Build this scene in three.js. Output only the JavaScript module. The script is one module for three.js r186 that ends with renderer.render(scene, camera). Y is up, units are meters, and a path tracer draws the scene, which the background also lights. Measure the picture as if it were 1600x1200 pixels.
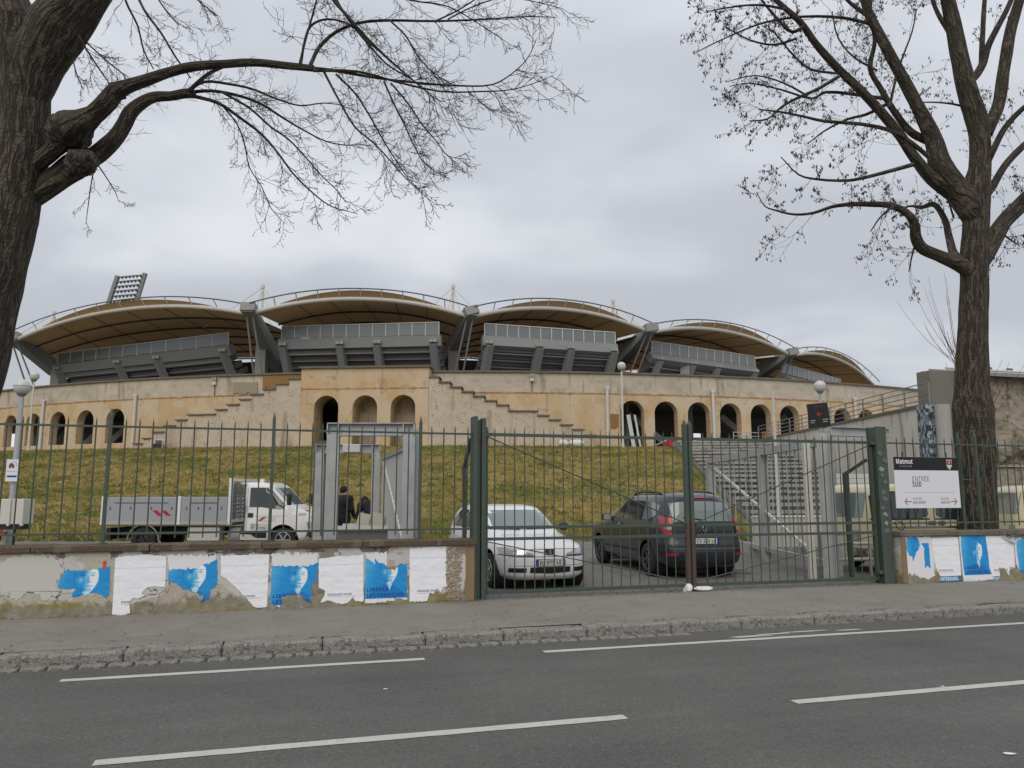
import * as THREE from 'three';
import { mergeGeometries, mergeVertices } from 'three/addons/utils/BufferGeometryUtils.js';
import { RoundedBoxGeometry } from 'three/addons/geometries/RoundedBoxGeometry.js';
import { MarchingCubes } from 'three/addons/objects/MarchingCubes.js';
import { Brush, Evaluator, SUBTRACTION } from 'three-bvh-csg';

// ---------------------------------------------------------------- camera, sky, sun, exposure
const scene = new THREE.Scene();
const EYE = 1.6, FOCAL = 1202, PITCH = Math.atan(170 / FOCAL);
const camera = new THREE.PerspectiveCamera(2 * Math.atan(600 / FOCAL) * 180 / Math.PI, 4 / 3, 0.1, 2000);
camera.position.set(0, EYE, 0);
camera.rotation.set(PITCH, 0, 0);

const renderer = new THREE.WebGLRenderer({ antialias: true });
renderer.toneMapping = THREE.LinearToneMapping;
renderer.toneMappingExposure = 1.0;
renderer.shadowMap.enabled = true;
renderer.shadowMap.type = THREE.PCFSoftShadowMap;
renderer.setSize(1024, 768);

// seeded random numbers and periodic value noise
function rng(seed) { let a = seed >>> 0; return () => { a = (a + 0x6d2b79f5) | 0; let t = Math.imul(a ^ (a >>> 15), 1 | a); t = (t + Math.imul(t ^ (t >>> 7), 61 | t)) ^ t; return ((t ^ (t >>> 14)) >>> 0) / 4294967296; }; }
const TAB = new Float32Array(65536); { const r = rng(77); for (let i = 0; i < 65536; i++) TAB[i] = r(); }
const h2 = (x, y, s) => TAB[(Math.imul(x, 73856093) ^ Math.imul(y, 19349663) ^ Math.imul(s, 83492791)) >>> 7 & 65535];
const md = (a, n) => ((a % n) + n) % n;
function vn(x, y, px = 4096, py = 4096, s = 0) {
  const xi = Math.floor(x), yi = Math.floor(y); let fx = x - xi, fy = y - yi;
  fx = fx * fx * (3 - 2 * fx); fy = fy * fy * (3 - 2 * fy);
  const x0 = md(xi, px), x1 = md(xi + 1, px), y0 = md(yi, py), y1 = md(yi + 1, py);
  const a = h2(x0, y0, s), b = h2(x1, y0, s), c = h2(x0, y1, s), d = h2(x1, y1, s);
  return a + (b - a) * fx + (c - a) * fy + (a - b - c + d) * fx * fy;
}
function fbm(x, y, o = 5, px = 4096, py = 4096, s = 0) { let v = 0, a = 0.5, n = 0; for (let i = 0; i < o; i++) { v += a * vn(x, y, px, py, s + i * 13); n += a; a *= 0.5; x *= 2; y *= 2; px *= 2; py *= 2; } return v / n; }
const clamp = (v, a = 0, b = 1) => Math.min(b, Math.max(a, v));
const sst = (a, b, x) => { const t = clamp((x - a) / (b - a)); return t * t * (3 - 2 * t); };
const mix = (a, b, t) => a + (b - a) * t;
const mix3 = (a, b, t) => [a[0] + (b[0] - a[0]) * t, a[1] + (b[1] - a[1]) * t, a[2] + (b[2] - a[2]) * t];

{ // overcast sky: soft cloud sheets, the same all round; the zenith a little brighter, as under any overcast
  const w = 1536, h = 768, d = new Float32Array(w * h * 4);
  for (let j = 0; j < h; j++) {
    const el = ((j + 0.5) / h - 0.5) * Math.PI, se = Math.sin(el), y = Math.max(0.06, se + 0.16);
    for (let i = 0; i < w; i++) {
      const az = (i + 0.5) / w * Math.PI * 2, cx = Math.cos(az) * Math.cos(el) / y, cz = Math.sin(az) * Math.cos(el) / y;
      const wx = fbm(cx * 0.9 + 7, cz * 0.9 + 3, 3, 4096, 4096, 5) * 1.6;
      const a = fbm(cx * 0.75 + 40 + wx, cz * 0.75 + 40, 6, 4096, 4096, 1), b = fbm(cx * 2.6 + 90 + wx, cz * 2.6 + 70, 5, 4096, 4096, 2);
      const c = sst(0.34, 0.64, a * 0.75 + b * 0.25);
      const g = (0.765 + 0.345 * c) * (0.685 + 0.2 * clamp(se));
      const k = (j * w + i) * 4, warm = 0.03 * (c - 0.5);
      d[k] = g * (0.945 + warm * 1.3); d[k + 1] = g * (0.985 + warm * 0.6); d[k + 2] = g * (1.065 - warm * 0.8); d[k + 3] = 1;
    }
  }
  const t = new THREE.DataTexture(d, w, h, THREE.RGBAFormat, THREE.FloatType);
  t.mapping = THREE.EquirectangularReflectionMapping; t.magFilter = t.minFilter = THREE.LinearFilter; t.needsUpdate = true;
  scene.background = t; scene.environment = t;
}
const sun = new THREE.DirectionalLight(0xfff2e2, 1.45);
sun.position.set(-18, 82, 45); sun.castShadow = true; sun.shadow.radius = 100; sun.shadow.mapSize.set(2048, 2048);
Object.assign(sun.shadow.camera, { left: -90, right: 90, top: 110, bottom: -60, near: 1, far: 300 });
scene.add(sun); scene.add(sun.target); sun.target.position.set(0, 0, -40);

// ---------------------------------------------------------------- helpers
const V = (x, y, z) => new THREE.Vector3(x, y, z);
const cP = Math.cos(PITCH), sP = Math.sin(PITCH);
// a measured sight line of the survey photograph, taken out to a real distance in metres
function at(px, py, dist) { const v = 600 - py, f = FOCAL * cP - v * sP, k = dist / f; return V((px - 800) * k, EYE + (v * cP + FOCAL * sP) * k, -dist); }
// the road frame: s runs along the kerb, t away from the road
const ROAD = 16.1 * Math.PI / 180, cR = Math.cos(ROAD), sR = Math.sin(ROAD);
const road = (s, t, y = 0) => V(s * cR - t * sR, y, -(s * sR + t * cR));
function onPlane(px, py, t) { const p = at(px, py, 1); const n = p.x * -sR + -p.z * cR, k = t / n; const X = p.x * k, D = -p.z * k; return [X * cR + D * sR, EYE + (p.y - EYE) * k]; }

const taken = new Map();
function numbered(n) { const c = taken.get(n) || 0; taken.set(n, c + 1); return c ? n + '_' + String(c).padStart(3, '0') : n; }
function prep(o) { o.castShadow = o.receiveShadow = true; return o; }
function part(name, geo, mat, parent, label) { const m = prep(new THREE.Mesh(geo, mat)); m.name = name; if (label) m.userData.label = label; parent.add(m); return m; }
function tag(o, label, category, group) { o.userData.label = label; o.userData.category = category; if (group) o.userData.group = group; return o; }
function thing(name, label, category, pos = V(0, 0, 0), turn = 0, group) { const g = new THREE.Group(); g.name = numbered(name); g.position.copy(pos); g.rotation.y = turn; scene.add(g); return tag(g, label, category, group); }
function solo(name, geo, mat, label, category, group) { const m = prep(new THREE.Mesh(geo, mat)); m.name = numbered(name); scene.add(m); return tag(m, label, category, group); }
function struct(name, geo, mat) { const m = prep(new THREE.Mesh(geo, mat)); m.name = numbered(name); m.userData.kind = 'structure'; scene.add(m); return m; }
const box = (w, h, d, x = 0, y = 0, z = 0) => new THREE.BoxGeometry(w, h, d).translate(x, y, z);
const rbox = (w, h, d, r, x = 0, y = 0, z = 0, s = 2) => new RoundedBoxGeometry(w, h, d, s, r).translate(x, y, z);
function merge(list) { return mergeGeometries(list.map((g) => { const n = g.index ? g.toNonIndexed() : g; for (const k of Object.keys(n.attributes)) if (!['position', 'normal', 'uv'].includes(k)) n.deleteAttribute(k); if (!n.attributes.uv) n.setAttribute('uv', new THREE.BufferAttribute(new Float32Array(n.attributes.position.count * 2), 2)); return n; })); }
// a bar of rectangular section between two points
function bar(a, b, w, d = w) {
  const dir = b.clone().sub(a), L = dir.length(), g = new THREE.BoxGeometry(w, L, d); dir.normalize();
  const q = new THREE.Quaternion().setFromUnitVectors(V(0, 1, 0), dir); g.applyQuaternion(q); const c = a.clone().add(b).multiplyScalar(0.5); return g.translate(c.x, c.y, c.z);
}
function rod(a, b, r, seg = 8, r2 = r) { const dir = b.clone().sub(a), L = dir.length(), g = new THREE.CylinderGeometry(r2, r, L, seg); g.applyQuaternion(new THREE.Quaternion().setFromUnitVectors(V(0, 1, 0), dir.normalize())); const c = a.clone().add(b).multiplyScalar(0.5); return g.translate(c.x, c.y, c.z); }
const tube = (pts, r, seg, rad = 8) => new THREE.TubeGeometry(new THREE.CatmullRomCurve3(pts), seg || pts.length * 3, r, rad, false);
// tapered tube with its own radius at each point; rough = how far the surface is knocked in and out
function limb(pts, radii, seg = 8, sub = 3, rough = 0, seed = 1, freq = 6) {
  const cv = new THREE.CatmullRomCurve3(pts, false, 'centripetal'), n = (pts.length - 1) * sub, P = [], uv = [], idx = [];
  let up = V(0.31, 0.2, 0.93), len = 0, prev = null; const uvR = Math.max(0.02, radii[Math.floor(radii.length / 2)]);
  for (let i = 0; i <= n; i++) {
    const u = i / n, p = cv.getPoint(u), t = cv.getTangent(u), k = u * (pts.length - 1), k0 = Math.min(pts.length - 2, Math.floor(k)), r = mix(radii[k0], radii[k0 + 1], k - k0);
    if (prev) len += p.distanceTo(prev); prev = p;
    const x = up.clone().sub(t.clone().multiplyScalar(up.dot(t))).normalize(), y = t.clone().cross(x); up = x;
    for (let j = 0; j <= seg; j++) {
      const a = j / seg * Math.PI * 2; let rr = r;
      if (rough) { const ja = j % seg; const ridge = Math.abs(vn(ja * freq / seg * 2.2 + 0.6 * vn(len * 3, ja, 4096, 4096, seed), len * 1.1, Math.max(2, Math.round(freq * 2.2)), 4096, seed) - 0.5) * 2; rr *= 1 + rough * (0.9 - 1.5 * ridge) + rough * 1.1 * (vn(ja * 0.5, len * 2.3, Math.max(2, seg >> 1), 4096, seed + 9) - 0.5); }
      P.push(p.x + (x.x * Math.cos(a) + y.x * Math.sin(a)) * rr, p.y + (x.y * Math.cos(a) + y.y * Math.sin(a)) * rr, p.z + (x.z * Math.cos(a) + y.z * Math.sin(a)) * rr);
      uv.push(a * uvR, len);
    }
  }
  for (let i = 0; i < n; i++) for (let j = 0; j < seg; j++) { const a = i * (seg + 1) + j, b = a + seg + 1; idx.push(a, a + 1, b, a + 1, b + 1, b); }
  const g = new THREE.BufferGeometry(); g.setAttribute('position', new THREE.Float32BufferAttribute(P, 3)); g.setAttribute('uv', new THREE.Float32BufferAttribute(uv, 2)); g.setIndex(idx); g.computeVertexNormals(); return g;
}
// a sheet over a grid: fn(u, v) gives the point, uvf the texture coordinates in metres
function sheet(nu, nv, fn, uvf) {
  const P = [], uv = [], idx = [];
  for (let j = 0; j <= nv; j++) for (let i = 0; i <= nu; i++) { const p = fn(i / nu, j / nv); P.push(p.x, p.y, p.z); const t = uvf ? uvf(i / nu, j / nv, p) : [p.x, -p.z]; uv.push(t[0], t[1]); }
  for (let j = 0; j < nv; j++) for (let i = 0; i < nu; i++) { const a = j * (nu + 1) + i, b = a + nu + 1; idx.push(a, a + 1, b, a + 1, b + 1, b); }
  const g = new THREE.BufferGeometry(); g.setAttribute('position', new THREE.Float32BufferAttribute(P, 3)); g.setAttribute('uv', new THREE.Float32BufferAttribute(uv, 2)); g.setIndex(idx); g.computeVertexNormals(); return g;
}
// prism: a flat outline (x, y) with thickness d, back face at z = 0, front at z = d; uv are x, y in metres
function slab(pts, d, holes = [], bevel = 0) {
  const sh = new THREE.Shape(pts.map((p) => new THREE.Vector2(p[0], p[1]))); for (const h of holes) sh.holes.push(h.getPoints ? h : new THREE.Path(h.map((p) => new THREE.Vector2(p[0], p[1]))));
  return new THREE.ExtrudeGeometry(sh, { depth: d, bevelEnabled: bevel > 0, bevelThickness: bevel, bevelSize: bevel, bevelSegments: 1, curveSegments: 16 });
}
function boxUV(g, k = 1) { // metre uv for box-like geometry in its local frame
  const n = g.index ? g.toNonIndexed() : g; n.computeVertexNormals(); const p = n.attributes.position, m = n.attributes.normal, uv = new Float32Array(p.count * 2);
  for (let i = 0; i < p.count; i++) { const ax = Math.abs(m.getX(i)), ay = Math.abs(m.getY(i)), az = Math.abs(m.getZ(i)); let u, v; if (ay >= ax && ay >= az) { u = p.getX(i); v = p.getZ(i); } else if (az >= ax) { u = p.getX(i); v = p.getY(i); } else { u = p.getZ(i); v = p.getY(i); } uv[i * 2] = u * k; uv[i * 2 + 1] = v * k; }
  n.setAttribute('uv', new THREE.BufferAttribute(uv, 2)); return n;
}
const toS = (c) => { c = clamp(c); return 255 * (c <= 0.0031308 ? c * 12.92 : 1.055 * Math.pow(c, 1 / 2.4) - 0.055); };
// texture from a function of (u, v); returns linear colour
function tex(w, h, fn, rx = 1, ry = 1) {
  const d = new Uint8Array(w * h * 4);
  for (let j = 0; j < h; j++) for (let i = 0; i < w; i++) { const c = fn((i + 0.5) / w, (j + 0.5) / h), k = (j * w + i) * 4; d[k] = toS(c[0]); d[k + 1] = toS(c[1]); d[k + 2] = toS(c[2]); d[k + 3] = 255; }
  const t = new THREE.DataTexture(d, w, h); t.wrapS = t.wrapT = THREE.RepeatWrapping; t.magFilter = THREE.LinearFilter; t.minFilter = THREE.LinearMipmapLinearFilter; t.generateMipmaps = true; t.colorSpace = THREE.SRGBColorSpace; t.repeat.set(rx, ry); t.needsUpdate = true; return t;
}
function grey(w, h, fn, rx = 1, ry = 1) {
  const d = new Uint8Array(w * h * 4);
  for (let j = 0; j < h; j++) for (let i = 0; i < w; i++) { const c = clamp(fn((i + 0.5) / w, (j + 0.5) / h)) * 255, k = (j * w + i) * 4; d[k] = d[k + 1] = d[k + 2] = c; d[k + 3] = 255; }
  const t = new THREE.DataTexture(d, w, h); t.wrapS = t.wrapT = THREE.RepeatWrapping; t.magFilter = THREE.LinearFilter; t.minFilter = THREE.LinearMipmapLinearFilter; t.generateMipmaps = true; t.repeat.set(rx, ry); t.needsUpdate = true; return t;
}
function canvasTex(w, h, draw) { const c = document.createElement('canvas'); c.width = w; c.height = h; draw(c.getContext('2d'), w, h); const t = new THREE.CanvasTexture(c); t.colorSpace = THREE.SRGBColorSpace; return t; }
const L = (r, g, b) => new THREE.Color().setRGB(r, g, b);
const std = (o) => new THREE.MeshStandardMaterial({ roughness: 0.9, ...o });
const phy = (o) => new THREE.MeshPhysicalMaterial(o);
// ---------------------------------------------------------------- materials
const grainBump = grey(512, 512, (u, v) => 0.5 * fbm(u * 24, v * 24, 3, 24, 24, 3) + 0.5 * vn(u * 170, v * 170, 170, 170, 8), 1 / 1.5, 1 / 1.5);
const M = {};
const W = (u, v, n, s) => h2(Math.floor(u * n), Math.floor(v * n) + 7919, s * 31 + 5); // loose grains
{
  const T = 6;
  M.asphalt = std({
    map: tex(1024, 1024, (u, v) => {
      const s = W(u, v, 1024, 1), s2 = 0.5 * W(u, v, 512, 2) + 0.5 * vn(u * 331 + 9 * vn(u * 40, v * 40, 40, 40, 18), v * 331, 331, 331, 2), b = fbm(u * 6, v * 6, 4, 6, 6, 3), st = fbm(u * 2, v * 14, 3, 2, 14, 6);
      let g = 0.098 + 0.05 * (s - 0.5) + 0.05 * (s2 - 0.5) + 0.036 * (b - 0.5) + 0.036 * (st - 0.5);
      if (s2 > 0.86) g += 0.05 * s; if (W(u, v, 700, 12) > 0.985) g *= 0.6;
      return [g * 0.985, g * 1.01, g * 0.93];
    }, 1 / T, 1 / T), bumpMap: grey(1024, 1024, (u, v) => 0.55 * W(u, v, 1024, 1) + 0.45 * W(u, v, 512, 2), 1 / T, 1 / T), bumpScale: 0.003, roughness: 0.88,
  });
  M.patch = std({ map: M.asphalt.map.clone(), bumpMap: M.asphalt.bumpMap, bumpScale: 0.004, color: L(0.8, 0.8, 0.82) });
  M.pave = std({
    map: tex(1024, 1024, (u, v) => {
      const s = W(u, v, 1024, 4), s2 = 0.5 * W(u, v, 512, 6) + 0.5 * vn(u * 190, v * 190, 190, 190, 5), b = fbm(u * 5, v * 5, 5, 5, 5, 6), b2 = fbm(u * 17, v * 17, 3, 17, 17, 16);
      let g = 0.205 + 0.06 * (s - 0.5) + 0.05 * (s2 - 0.5) + 0.08 * (b - 0.5) + 0.04 * (b2 - 0.5);
      const wr = fbm(u * 8, v * 8, 4, 8, 8, 21); const crack = Math.abs(fbm(u * 3 + 0.5 * wr, v * 3, 4, 4096, 3, 22) - 0.5); if (crack < 0.0028) g *= 0.62;
      if (s2 > 0.88) g *= 0.75; if (s2 < 0.1) g *= 1.2;
      return [g * 1.05, g * 0.99, g * 0.85];
    }, 1 / 5, 1 / 5), bumpMap: grey(512, 512, (u, v) => 0.5 * vn(u * 220, v * 220, 220, 220, 4) + 0.5 * fbm(u * 30, v * 30, 3, 30, 30, 5), 1 / 2.2, 1 / 2.2), bumpScale: 0.006,
  });
  M.yard = std({
    map: tex(1024, 1024, (u, v) => {
      const s = vn(u * 300, v * 300, 300, 300, 7), s2 = vn(u * 120, v * 120, 120, 120, 9), b = fbm(u * 7, v * 7, 5, 7, 7, 10);
      const g = 0.16 + 0.08 * (s - 0.5) + 0.07 * (s2 - 0.5) + 0.07 * (b - 0.5); const l = sst(0.55, 0.7, fbm(u * 11, v * 11, 4, 11, 11, 14));
      return mix3([g * 1.03, g, g * 0.93], [g * 0.95, g * 0.82, g * 0.5], l * 0.5);
    }, 1 / 6, 1 / 6), bumpMap: grainBump, bumpScale: 0.012,
  });
  M.granite = std({
    map: tex(512, 512, (u, v) => {
      const s = vn(u * 160, v * 160, 160, 160, 31), s2 = vn(u * 70, v * 70, 70, 70, 32), b = fbm(u * 5, v * 5, 4, 5, 5, 33);
      let g = 0.235 + 0.13 * (s - 0.5) + 0.10 * (s2 - 0.5) + 0.14 * (b - 0.5); if (fbm(u * 16, v * 26, 4, 16, 26, 34) > 0.6) g *= 0.6;
      return [g * 1.04, g, g * 0.92];
    }, 1, 1), bumpMap: grey(512, 512, (u, v) => 0.5 * fbm(u * 26, v * 26, 4, 26, 26, 35) + 0.5 * vn(u * 120, v * 120, 120, 120, 31)), bumpScale: 0.012,
  });
  M.line = std({
    map: tex(512, 512, (u, v) => { const w = fbm(u * 9, v * 9, 4, 9, 9, 41), s = vn(u * 150, v * 150, 150, 150, 42); let g = 0.50 + 0.10 * (w - 0.5) + 0.08 * (s - 0.5); if (w > 0.7 && s > 0.6) g *= 0.7; if (s > 0.965) g *= 0.5; return [g, g * 0.985, g * 0.91]; }, 1 / 2, 1 / 2), roughness: 0.8,
  });
  M.grass = std({
    map: tex(1024, 1024, (u, v) => {
      const b = fbm(u * 7, v * 7, 5, 7, 7, 51), f = fbm(u * 60, v * 90, 3, 60, 90, 52), s = vn(u * 300, v * 300, 300, 300, 53), p = fbm(u * 15, v * 15, 4, 15, 15, 54);
      let c = mix3([0.135, 0.135, 0.022], [0.285, 0.215, 0.075], sst(0.4, 0.62, b * 0.5 + p * 0.5)); c = mix3(c, [0.075, 0.062, 0.028], sst(0.58, 0.75, f) * 0.6); const k = 0.75 + 0.5 * s; return [c[0] * k, c[1] * k, c[2] * k];
    }, 1 / 18, 1 / 18), bumpMap: grey(512, 512, (u, v) => 0.6 * fbm(u * 40, v * 40, 3, 40, 40, 55) + 0.4 * vn(u * 200, v * 200, 200, 200, 56), 1 / 6, 1 / 6), bumpScale: 0.08, roughness: 1,
  });
}
M.blade = phy({ color: 0xffffff, roughness: 1, transmission: 0.25, thickness: 0 });
M.earth = std({ color: L(0.13, 0.11, 0.07), roughness: 1, bumpMap: grainBump, bumpScale: 0.02 });

// ---------------------------------------------------------------- ground, road, pavement
const KERB = 8.93, WALL = 11.53, FENCE = 11.75;
function flat(s0, s1, t0, t1, y, ns = 1, nt = 1, fn) { return sheet(ns, nt, (u, v) => { const s = mix(s0, s1, u), t = mix(t0, t1, v); return road(s, t, y + (fn ? fn(s, t) : 0)); }, (u, v) => [mix(s0, s1, u), mix(t0, t1, v)]); }
struct('ground', new THREE.PlaneGeometry(1600, 1600).rotateX(-Math.PI / 2).translate(0, -0.16, -300), M.earth);
const roadMesh = struct('road', flat(-60, 80, -6, KERB + 0.02, -0.12, 20, 4), M.asphalt);
// painted marks: the broken edge line and the broken centre line
function mark(s0, s1, t, w, seed) {
  const r = rng(seed), n = 26, sh = new THREE.Shape(), up = [], dn = [];
  for (let i = 0; i <= n; i++) { const s = mix(s0, s1, i / n); up.push([s, w / 2 + (r() - 0.5) * 0.008]); dn.push([s, -w / 2 + (r() - 0.5) * 0.008]); }
  const pts = up.concat(dn.reverse()); sh.moveTo(...pts[0]); pts.slice(1).forEach((p) => sh.lineTo(...p));
  const g = new THREE.ShapeGeometry(sh); const p = g.attributes.position, uv = g.attributes.uv;
  for (let i = 0; i < p.count; i++) { const s = p.getX(i), tt = t + p.getY(i); uv.setXY(i, s, tt); const q = road(s, tt, -0.116); p.setXYZ(i, q.x, q.y, q.z); } g.computeVertexNormals(); return g;
}
for (let i = -3; i < 5; i++) part('road_marking', mark(-1.95 + i * 4.7 , 1.44 + i * 4.7 + (i === 1 ? 4.6 : 0), 8.28, 0.105, 5 + i), M.line, roadMesh).visible = i !== 2;
roadMesh.children.filter((c) => !c.visible).forEach((c) => roadMesh.remove(c));
for (let i = -3; i < 6; i++) part('road_marking', mark(-1.13 + i * 5.23, 2.58 + i * 5.23, 5.77, 0.115, 45 + i), M.line, roadMesh);
{ // scraps of worn paint beside the edge line and dropped paper on the carriageway
  const r = rng(9), gs = [];
  for (const [s, t, a, b] of [[5.45, 8.45, 0.3, 0.04], [5.8, 8.52, 0.25, 0.03], [6.3, 8.56, 0.35, 0.03], [6.9, 8.5, 0.22, 0.03]]) { const g = new THREE.CircleGeometry(0.5, 9); const p = g.attributes.position; for (let i = 0; i < p.count; i++) { const k = 1 + 0.5 * (r() - 0.5), q = road(s + p.getX(i) * a * 2 * k, t + p.getY(i) * b * 2 * k, -0.116); p.setXYZ(i, q.x, q.y, q.z); } g.computeVertexNormals(); gs.push(g); }
  for (const g of gs) part('road_marking', g, M.line, roadMesh);
}
const pavement = struct('pavement', flat(-40, 60, KERB + 0.26, WALL + 0.02, 0, 200, 24, (s, t) => 0.012 * (fbm(s * 1.3, t * 2, 3) - 0.5)), M.pave);
// granite kerb stones, each its own block, and a row of setts in the gutter
const kerb = struct('kerb', flat(-40, 60, KERB + 0.05, KERB + 0.24, -0.09), M.earth);
{
  const r = rng(4), vars = [];
  for (let k = 0; k < 4; k++) {
    const g = boxUV(new RoundedBoxGeometry(1, 0.26, 0.27, 3, 0.03)); const p = g.attributes.position;
    for (let i = 0; i < p.count; i++) { const x = p.getX(i), y = p.getY(i), z = p.getZ(i); const n = fbm(x * 9 + k * 20, (y + z) * 14 + 5, 3) - 0.5; p.setXYZ(i, x, y + n * 0.01, z + n * 0.012); } g.computeVertexNormals(); vars.push(g);
  }
  M.settStone = M.granite.clone(); M.settStone.color = L(1, 0.98, 0.95); M.settStone.bumpScale = 0.005;
  let s = -16, i = 0;
  while (s < 26) { const len = 0.85 + 0.4 * r(); const m = part('kerb_stone', vars[i++ % 4], M.granite, kerb); m.scale.x = len - 0.006; m.position.copy(road(s + len / 2, KERB + 0.135 + (r() - 0.5) * 0.012, -0.128 + (r() - 0.5) * 0.014)); m.rotation.set((r() - 0.5) * 0.03, ROAD + (r() - 0.5) * 0.012, 0); s += len; }
  const sv = []; for (let k = 0; k < 3; k++) { const g = boxUV(new RoundedBoxGeometry(0.2, 0.1, 0.14, 2, 0.02)); const p = g.attributes.position; for (let q = 0; q < p.count; q++) p.setXYZ(q, p.getX(q) * (1 + 0.1 * (h2(q, k, 1) - 0.5) * (p.getZ(q) > 0 ? 1 : -1) * 0.5), p.getY(q), p.getZ(q)); sv.push(g); }
  s = -8; i = 0;
  while (s < 4.6) { const len = 0.18 + 0.09 * r(); const m = part('sett', sv[i++ % 3], M.settStone, kerb); m.scale.x = (len - 0.02) / 0.2; const sink = s > 2 ? (s - 2) * 0.006 : 0; m.position.copy(road(s + len / 2, KERB - 0.1 + (r() - 0.5) * 0.015, -0.146 + (r() - 0.5) * 0.008 - sink)); m.rotation.y = ROAD + (r() - 0.5) * 0.12; s += len; }
}
struct('yard', flat(-45, 60, WALL + 0.02, 46, -0.004, 60, 30, (s, t) => 0.02 * (fbm(s * 0.7, t * 0.7, 3) - 0.5)), M.yard);
{ // trodden grit, moss and leaf litter along the foot of the wall and gate
  const r = rng(31), n = 2600, g = new THREE.CircleGeometry(0.5, 5), im = new THREE.InstancedMesh(g, std({ color: 0xffffff }), n), m = new THREE.Matrix4(), e = new THREE.Euler();
  for (let i = 0; i < n; i++) {
    const k = r(); let s = -9 + 27 * r(), t, sz = 0.008 + 0.02 * r();
    if (k < 0.3) t = WALL - 0.01 - 0.2 * r() * r(); else if (k < 0.55) { t = FENCE - 0.25 + 0.5 * r(); s = 2.9 + 7.4 * r(); sz *= 1.2; } else if (k < 0.7) t = KERB + 0.25 + 0.1 * r(); else t = KERB + 0.3 + 2.2 * r();
    const p = road(s, t, 0.012 + 0.006 * r()); e.set(-Math.PI / 2 + (r() - 0.5) * 0.9, r() * 6.28, 0, 'YXZ'); m.makeRotationFromEuler(e).scale(V(sz * (0.6 + r()), sz * (0.5 + 0.6 * r()), 1)).setPosition(p); im.setMatrixAt(i, m);
    const c = r(); im.setColorAt(i, c < 0.5 ? L(0.06, 0.045, 0.03) : c < 0.8 ? L(0.13, 0.1, 0.06) : L(0.07, 0.08, 0.03));
  }
  prep(im); im.name = 'leaf_litter'; im.userData = { label: 'dark leaf litter and grit scattered over the pavement', category: 'litter', kind: 'stuff' }; scene.add(im);
}

// ---------------------------------------------------------------- the bank below the stadium
const SC = { x: -4.6, d: 148.5, R: 87.6 };
const ring = (arc, r, y = 0) => { const a = arc / SC.R; return V(SC.x + r * Math.sin(a), y, -(SC.d - r * Math.cos(a))); };
const bankH = (q) => 5.28 * (1 - sst(-0.06, 1.06, q)) ; // q = 0 at the stadium wall, 1 at the foot
const span = (arc) => (SC.d - 25.5) / Math.cos(arc / SC.R) - SC.R + 0.4;
function bankAt(arc, q) { const r = SC.R - 0.4 + span(arc) * q; const y = bankH(q) + (q < 0.97 ? 0.16 * (fbm(arc * 0.35, q * 12, 4, 4096, 4096, 61) - 0.5) * sst(0, 0.06, q) : 0) - (q > 0.97 ? 0.08 : 0); return ring(arc, r, y); }
const bankEnd = (q) => { const r = SC.R - 0.4 + span(14) * q, x = 9.45 + (148.3 - r - 29) / 29.2 * 2.8; return Math.asin((x + 4.6) / r) * SC.R; }; // where the bank meets the stairway
struct('grass_bank', sheet(170, 70, (u, v) => bankAt(mix(-62, bankEnd(v), u), v), (u, v) => [mix(-62, bankEnd(v), u), v * 36]), M.grass);
{
  const r = rng(62), n = 110000, P = [], N = [];
  for (const [dx, lean, w] of [[-0.5, -0.5, 0.16], [0, 0.15, 0.2], [0.45, 0.6, 0.16]]) { const a = [dx * 0.5 - w, 0, 0], b = [dx * 0.5 + w, 0, 0], c = [dx * 0.5 + lean, 1, 0.25 * lean]; P.push(...a, ...b, ...c); }
  const g = new THREE.BufferGeometry(); g.setAttribute('position', new THREE.Float32BufferAttribute(P, 3)); g.computeVertexNormals();
  const im = new THREE.InstancedMesh(g, M.blade, n), m = new THREE.Matrix4(), e = new THREE.Euler();
  for (let i = 0; i < n; i++) {
    const q = Math.pow(r(), 0.8) * 0.985, arc = mix(-56, bankEnd(q) - 0.1, r()), p = bankAt(arc, q), patch = fbm(arc * 0.5, q * 14, 4, 4096, 4096, 63), foot = sst(0.9, 0.98, q);
    const sz = 0.09 + 0.12 * r() + 0.22 * foot * r(); e.set((r() - 0.5) * 0.9, r() * 6.28, 0); m.makeRotationFromEuler(e).scale(V(sz * 0.75, sz * (0.55 + 0.5 * r()), sz)).setPosition(p.x, p.y - 0.01, p.z); im.setMatrixAt(i, m);
    const dry = clamp(0.12 + sst(0.36, 0.58, patch) * 0.8 + 0.5 * (r() - 0.5) - 0.45 * foot); const k = 0.68 + 0.55 * r(); im.setColorAt(i, L(mix(0.14, 0.4, dry) * k, mix(0.16, 0.3, dry) * k, mix(0.02, 0.09, dry) * k));
  }
  for (let i = 0; i < 9000; i++) { const q = Math.pow(r(), 0.8) * 0.985, arc = mix(-56, bankEnd(q) - 0.1, r()), p = bankAt(arc, q), sz = 0.16 + 0.22 * r() * (1 + sst(0.9, 1, q)), w = r(), k = 0.6 + 0.6 * r(); e.set((r() - 0.5) * 1.2, r() * 6.28, (r() - 0.5) * 0.5); m.makeRotationFromEuler(e).scale(V(sz, sz * (0.35 + 0.4 * r()), sz)).setPosition(p.x, p.y - 0.01, p.z); im.setMatrixAt(n - 1 - i, m); im.setColorAt(n - 1 - i, w < 0.6 ? L(0.12 * k, 0.155 * k, 0.022 * k) : w < 0.8 ? L(0.17 * k, 0.12 * k, 0.045 * k) : L(0.36 * k, 0.3 * k, 0.12 * k)); }
  prep(im); im.name = 'grass'; im.userData = { label: 'short patchy green and dry brown grass on the bank', category: 'grass', kind: 'stuff' }; scene.add(im);
}
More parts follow.
